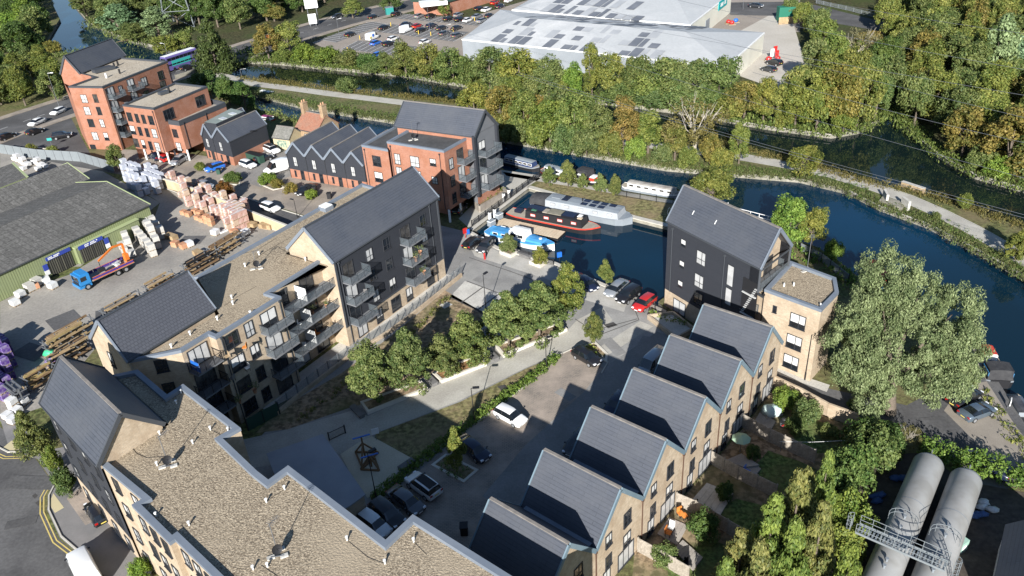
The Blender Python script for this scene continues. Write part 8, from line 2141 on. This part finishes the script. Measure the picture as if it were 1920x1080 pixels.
wr = thing("landing_wall", "stone landing with short walls on the towpath bank", "landing", G(1680, 385)); P = GL([(1655, 372), (1700, 386), (1690, 396), (1648, 380)]); b = MB(); b.prism(P, -1, .5); b.build("platform", M_wallstone, wr)
for a, c in (((1656, 371), (1662, 382)), ((1690, 385), (1703, 395))):
    b = MB(); b.bar(G(*a) + Vector((0, 0, .8)), G(*c) + Vector((0, 0, .8)), .4, 1.6); b.build("wall", M_conc, wr)
rw = thing("weir_wall", "pale low wall by the canal above the stone landing", "wall", G(1710, 352)); b = MB(); b.bar(G(1690, 350) + Vector((0, 0, .5)), G(1732, 364) + Vector((0, 0, .5)), .5, 1.0); b.build("wall", M_pallet, rw); b = MB(); b.bar(G(1690, 350) + Vector((0, 0, 1.04)), G(1732, 364) + Vector((0, 0, 1.04)), .6, .08); b.build("coping", M_conc, rw)
# service yard goods, flags, containers
for i, (x, y, m_, h) in enumerate(((1449, 105, "red", 2.6), (1443, 112, "white", 2.8), (1452, 112, "red", 2.4))):
    p = G(x, y); t = thing("promo_flag", ["tall red flag in the service yard", "white flag in the service yard", "low red flag by the black car"][i], "flag", p); b = MB(); b.tube(p, p + Vector((0, 0, h)), .05, 6); b.build("pole", M_steel, t); b = MB(); b.box(p + Vector((.55, .1, h * .62)), (1.1, .06, h * .7), .3); b.build("cloth", PAINT[m_], t)
for i, (x, y, m_) in enumerate(((1441, 114, "red"), (1458, 113, "red"), (1372, 46, "red"), (1366, 44, "red"), (1379, 42, "blue"))):
    p = G(x, y); t = thing("goods_stack", ["red wrapped goods left of the black car", "red wrapped goods right of the flags", "red goods at the second shed's end", "second red goods at the second shed's end", "blue goods at the second shed's end"][i], "goods", p); b = MB(); b.blob(p + Vector((0, 0, .6)), (.8, .7, .6), 8, 0, i, .15); b.build("goods", PAINT[m_], t); b = MB(); b.box(p + Vector((0, 0, .07)), (2.0, 1.6, .14)); b.build("pallet", M_pallet, t)
ctn = thing("green_container", "dark green container in a timber enclosure at the service yard", "container", G(1482, 42)); p = G(1482, 42); b = MB(); b.box(p + Vector((0, 3, 2)), (6, 2.6, 4), .0); b.build("body", mat("container_green", (.02, .14, .09), .6), ctn); b = MB(); b.bar(p + Vector((-4, -1.5, 1)), p + Vector((4, -1.5, 1)), .12, 2); b.build("timber_screen", M_timb, ctn)
fence("bridge_parapet", "pale parapet of the road bridge, nearer side", "parapet", [(330, 148), (400, 127), (470, 105)], 1.1, 4, M_wallstone, M_wallstone)
fence("road_railing", "railing along the retail road at the top right", "railing", [(1530, 6), (1600, 22), (1660, 38)], 1.1, 3, M_galv, M_galv, bars=True)
bs = thing("green_cabinet", "teal electrical box at the car park edge", "cabinet", G(731, 27)); p = G(731, 27); b = MB(); b.box(p + Vector((0, 0, 1.2)), (2.6, 2, 2.4), .3); b.build("body", mat("teal_box", (.03, .22, .2), .5), bs); b = MB(); b.box(p + Vector((0, 0, 2.45)), (2.8, 2.2, .1), .3); b.build("lid", M_bgrey2, bs)
for k, (x, y) in enumerate(((652, 70), (675, 74), (652, 96), (733, 49), (785, 64), (808, 67), (850, 59), (890, 39))):
    p = G(x, y); t = thing("yellow_bollard", "yellow marker post between the car park rows", "bollard", p, 0, "yellow marker posts in the car park"); b = MB(); b.tube(p, p + Vector((0, 0, 1.2)), .12, 8); b.build("post", mat("bollard_yellow", (.6, .42, .06), .5), t)
for x, y, l_ in ((1050, 395 + 130, "x"),): pass
bt = thing("life_ring_post", "red and blue life-ring station at the dock end", "life ring", G(873, 446)); p = G(873, 446); b = MB(); b.tube(p, p + Vector((0, 0, 1.6)), .06, 6); b.build("post", PAINT["red"], bt); b = MB(); b.box(p + Vector((0, 0, 1.3)), (.7, .2, .9), .6); b.build("housing", PAINT["red"], bt); b = MB(); b.box(p + Vector((.5, .2, 1.0)), (.5, .1, .9), .6); b.build("notice", PAINT["blue"], bt)
fh = thing("red_bollard", "red hydrant post beside the two dark cars at the dock end", "post", G(909, 486)); p = G(909, 486); b = MB(); b.tube(p, p + Vector((0, 0, .9)), .16, 8); b.build("post", PAINT["red"], fh); b = MB(); b.blob(p + Vector((0, 0, .95)), .17, 8, 0, 1, 0); b.build("cap", PAINT["red"], fh)
for t_ in list(PK.values()):
    for ch in list(t_.children): bpy.data.objects.remove(ch)
    bpy.data.objects.remove(t_)
print("packs", n1)
for i, (x, y, w_, l_) in enumerate(((905, 520, 1.6, 3.0), (850, 500, 1.2, 5.0), (1000, 545, 2.0, 2.0), (1150, 650, 1.5, 4.0), (1060, 740, 1.2, 2.5), (1210, 640, 2.2, 1.4), (60, 905, 2.0, 6.0), (40, 980, 1.2, 3.0), (400, 372, 2.2, 5.0), (520, 405, 1.5, 3.0), (1600, 765, 1.6, 4.0), (1750, 800, 1.6, 3.0), (200, 600, 3.0, 7.0), (120, 600, 4.0, 4.0), (60, 660, 3.0, 5.0), (360, 450, 3.0, 4.0))):
    p = G(x, y); a_ = .9 + .35 * i; c_, s_ = math.cos(a_), math.sin(a_)
    sheet("tarmac_patch", [(p.x + c_ * u - s_ * v, p.y + s_ * u + c_ * v) for u, v in ((-l_ / 2, -w_ / 2), (l_ / 2, -w_ / 2), (l_ / 2, w_ / 2), (-l_ / 2, w_ / 2))], .031 + .0005 * i, MATS["court_asphalt"] if y > 480 and x > 700 and x < 1300 else M_asph)
lb = thing("life_ring_box", "blue life-ring box on a dark post by the quay railing", "life ring", G(1049, 490)); p = G(1049, 490); b = MB(); b.tube(p, p + Vector((0, 0, 1.5)), .06, 6); b.build("post", M_black, lb); b = MB(); b.box(p + Vector((0, -.15, 1.25)), (.75, .25, .8), .3); b.build("housing", PAINT["blue"], lb)
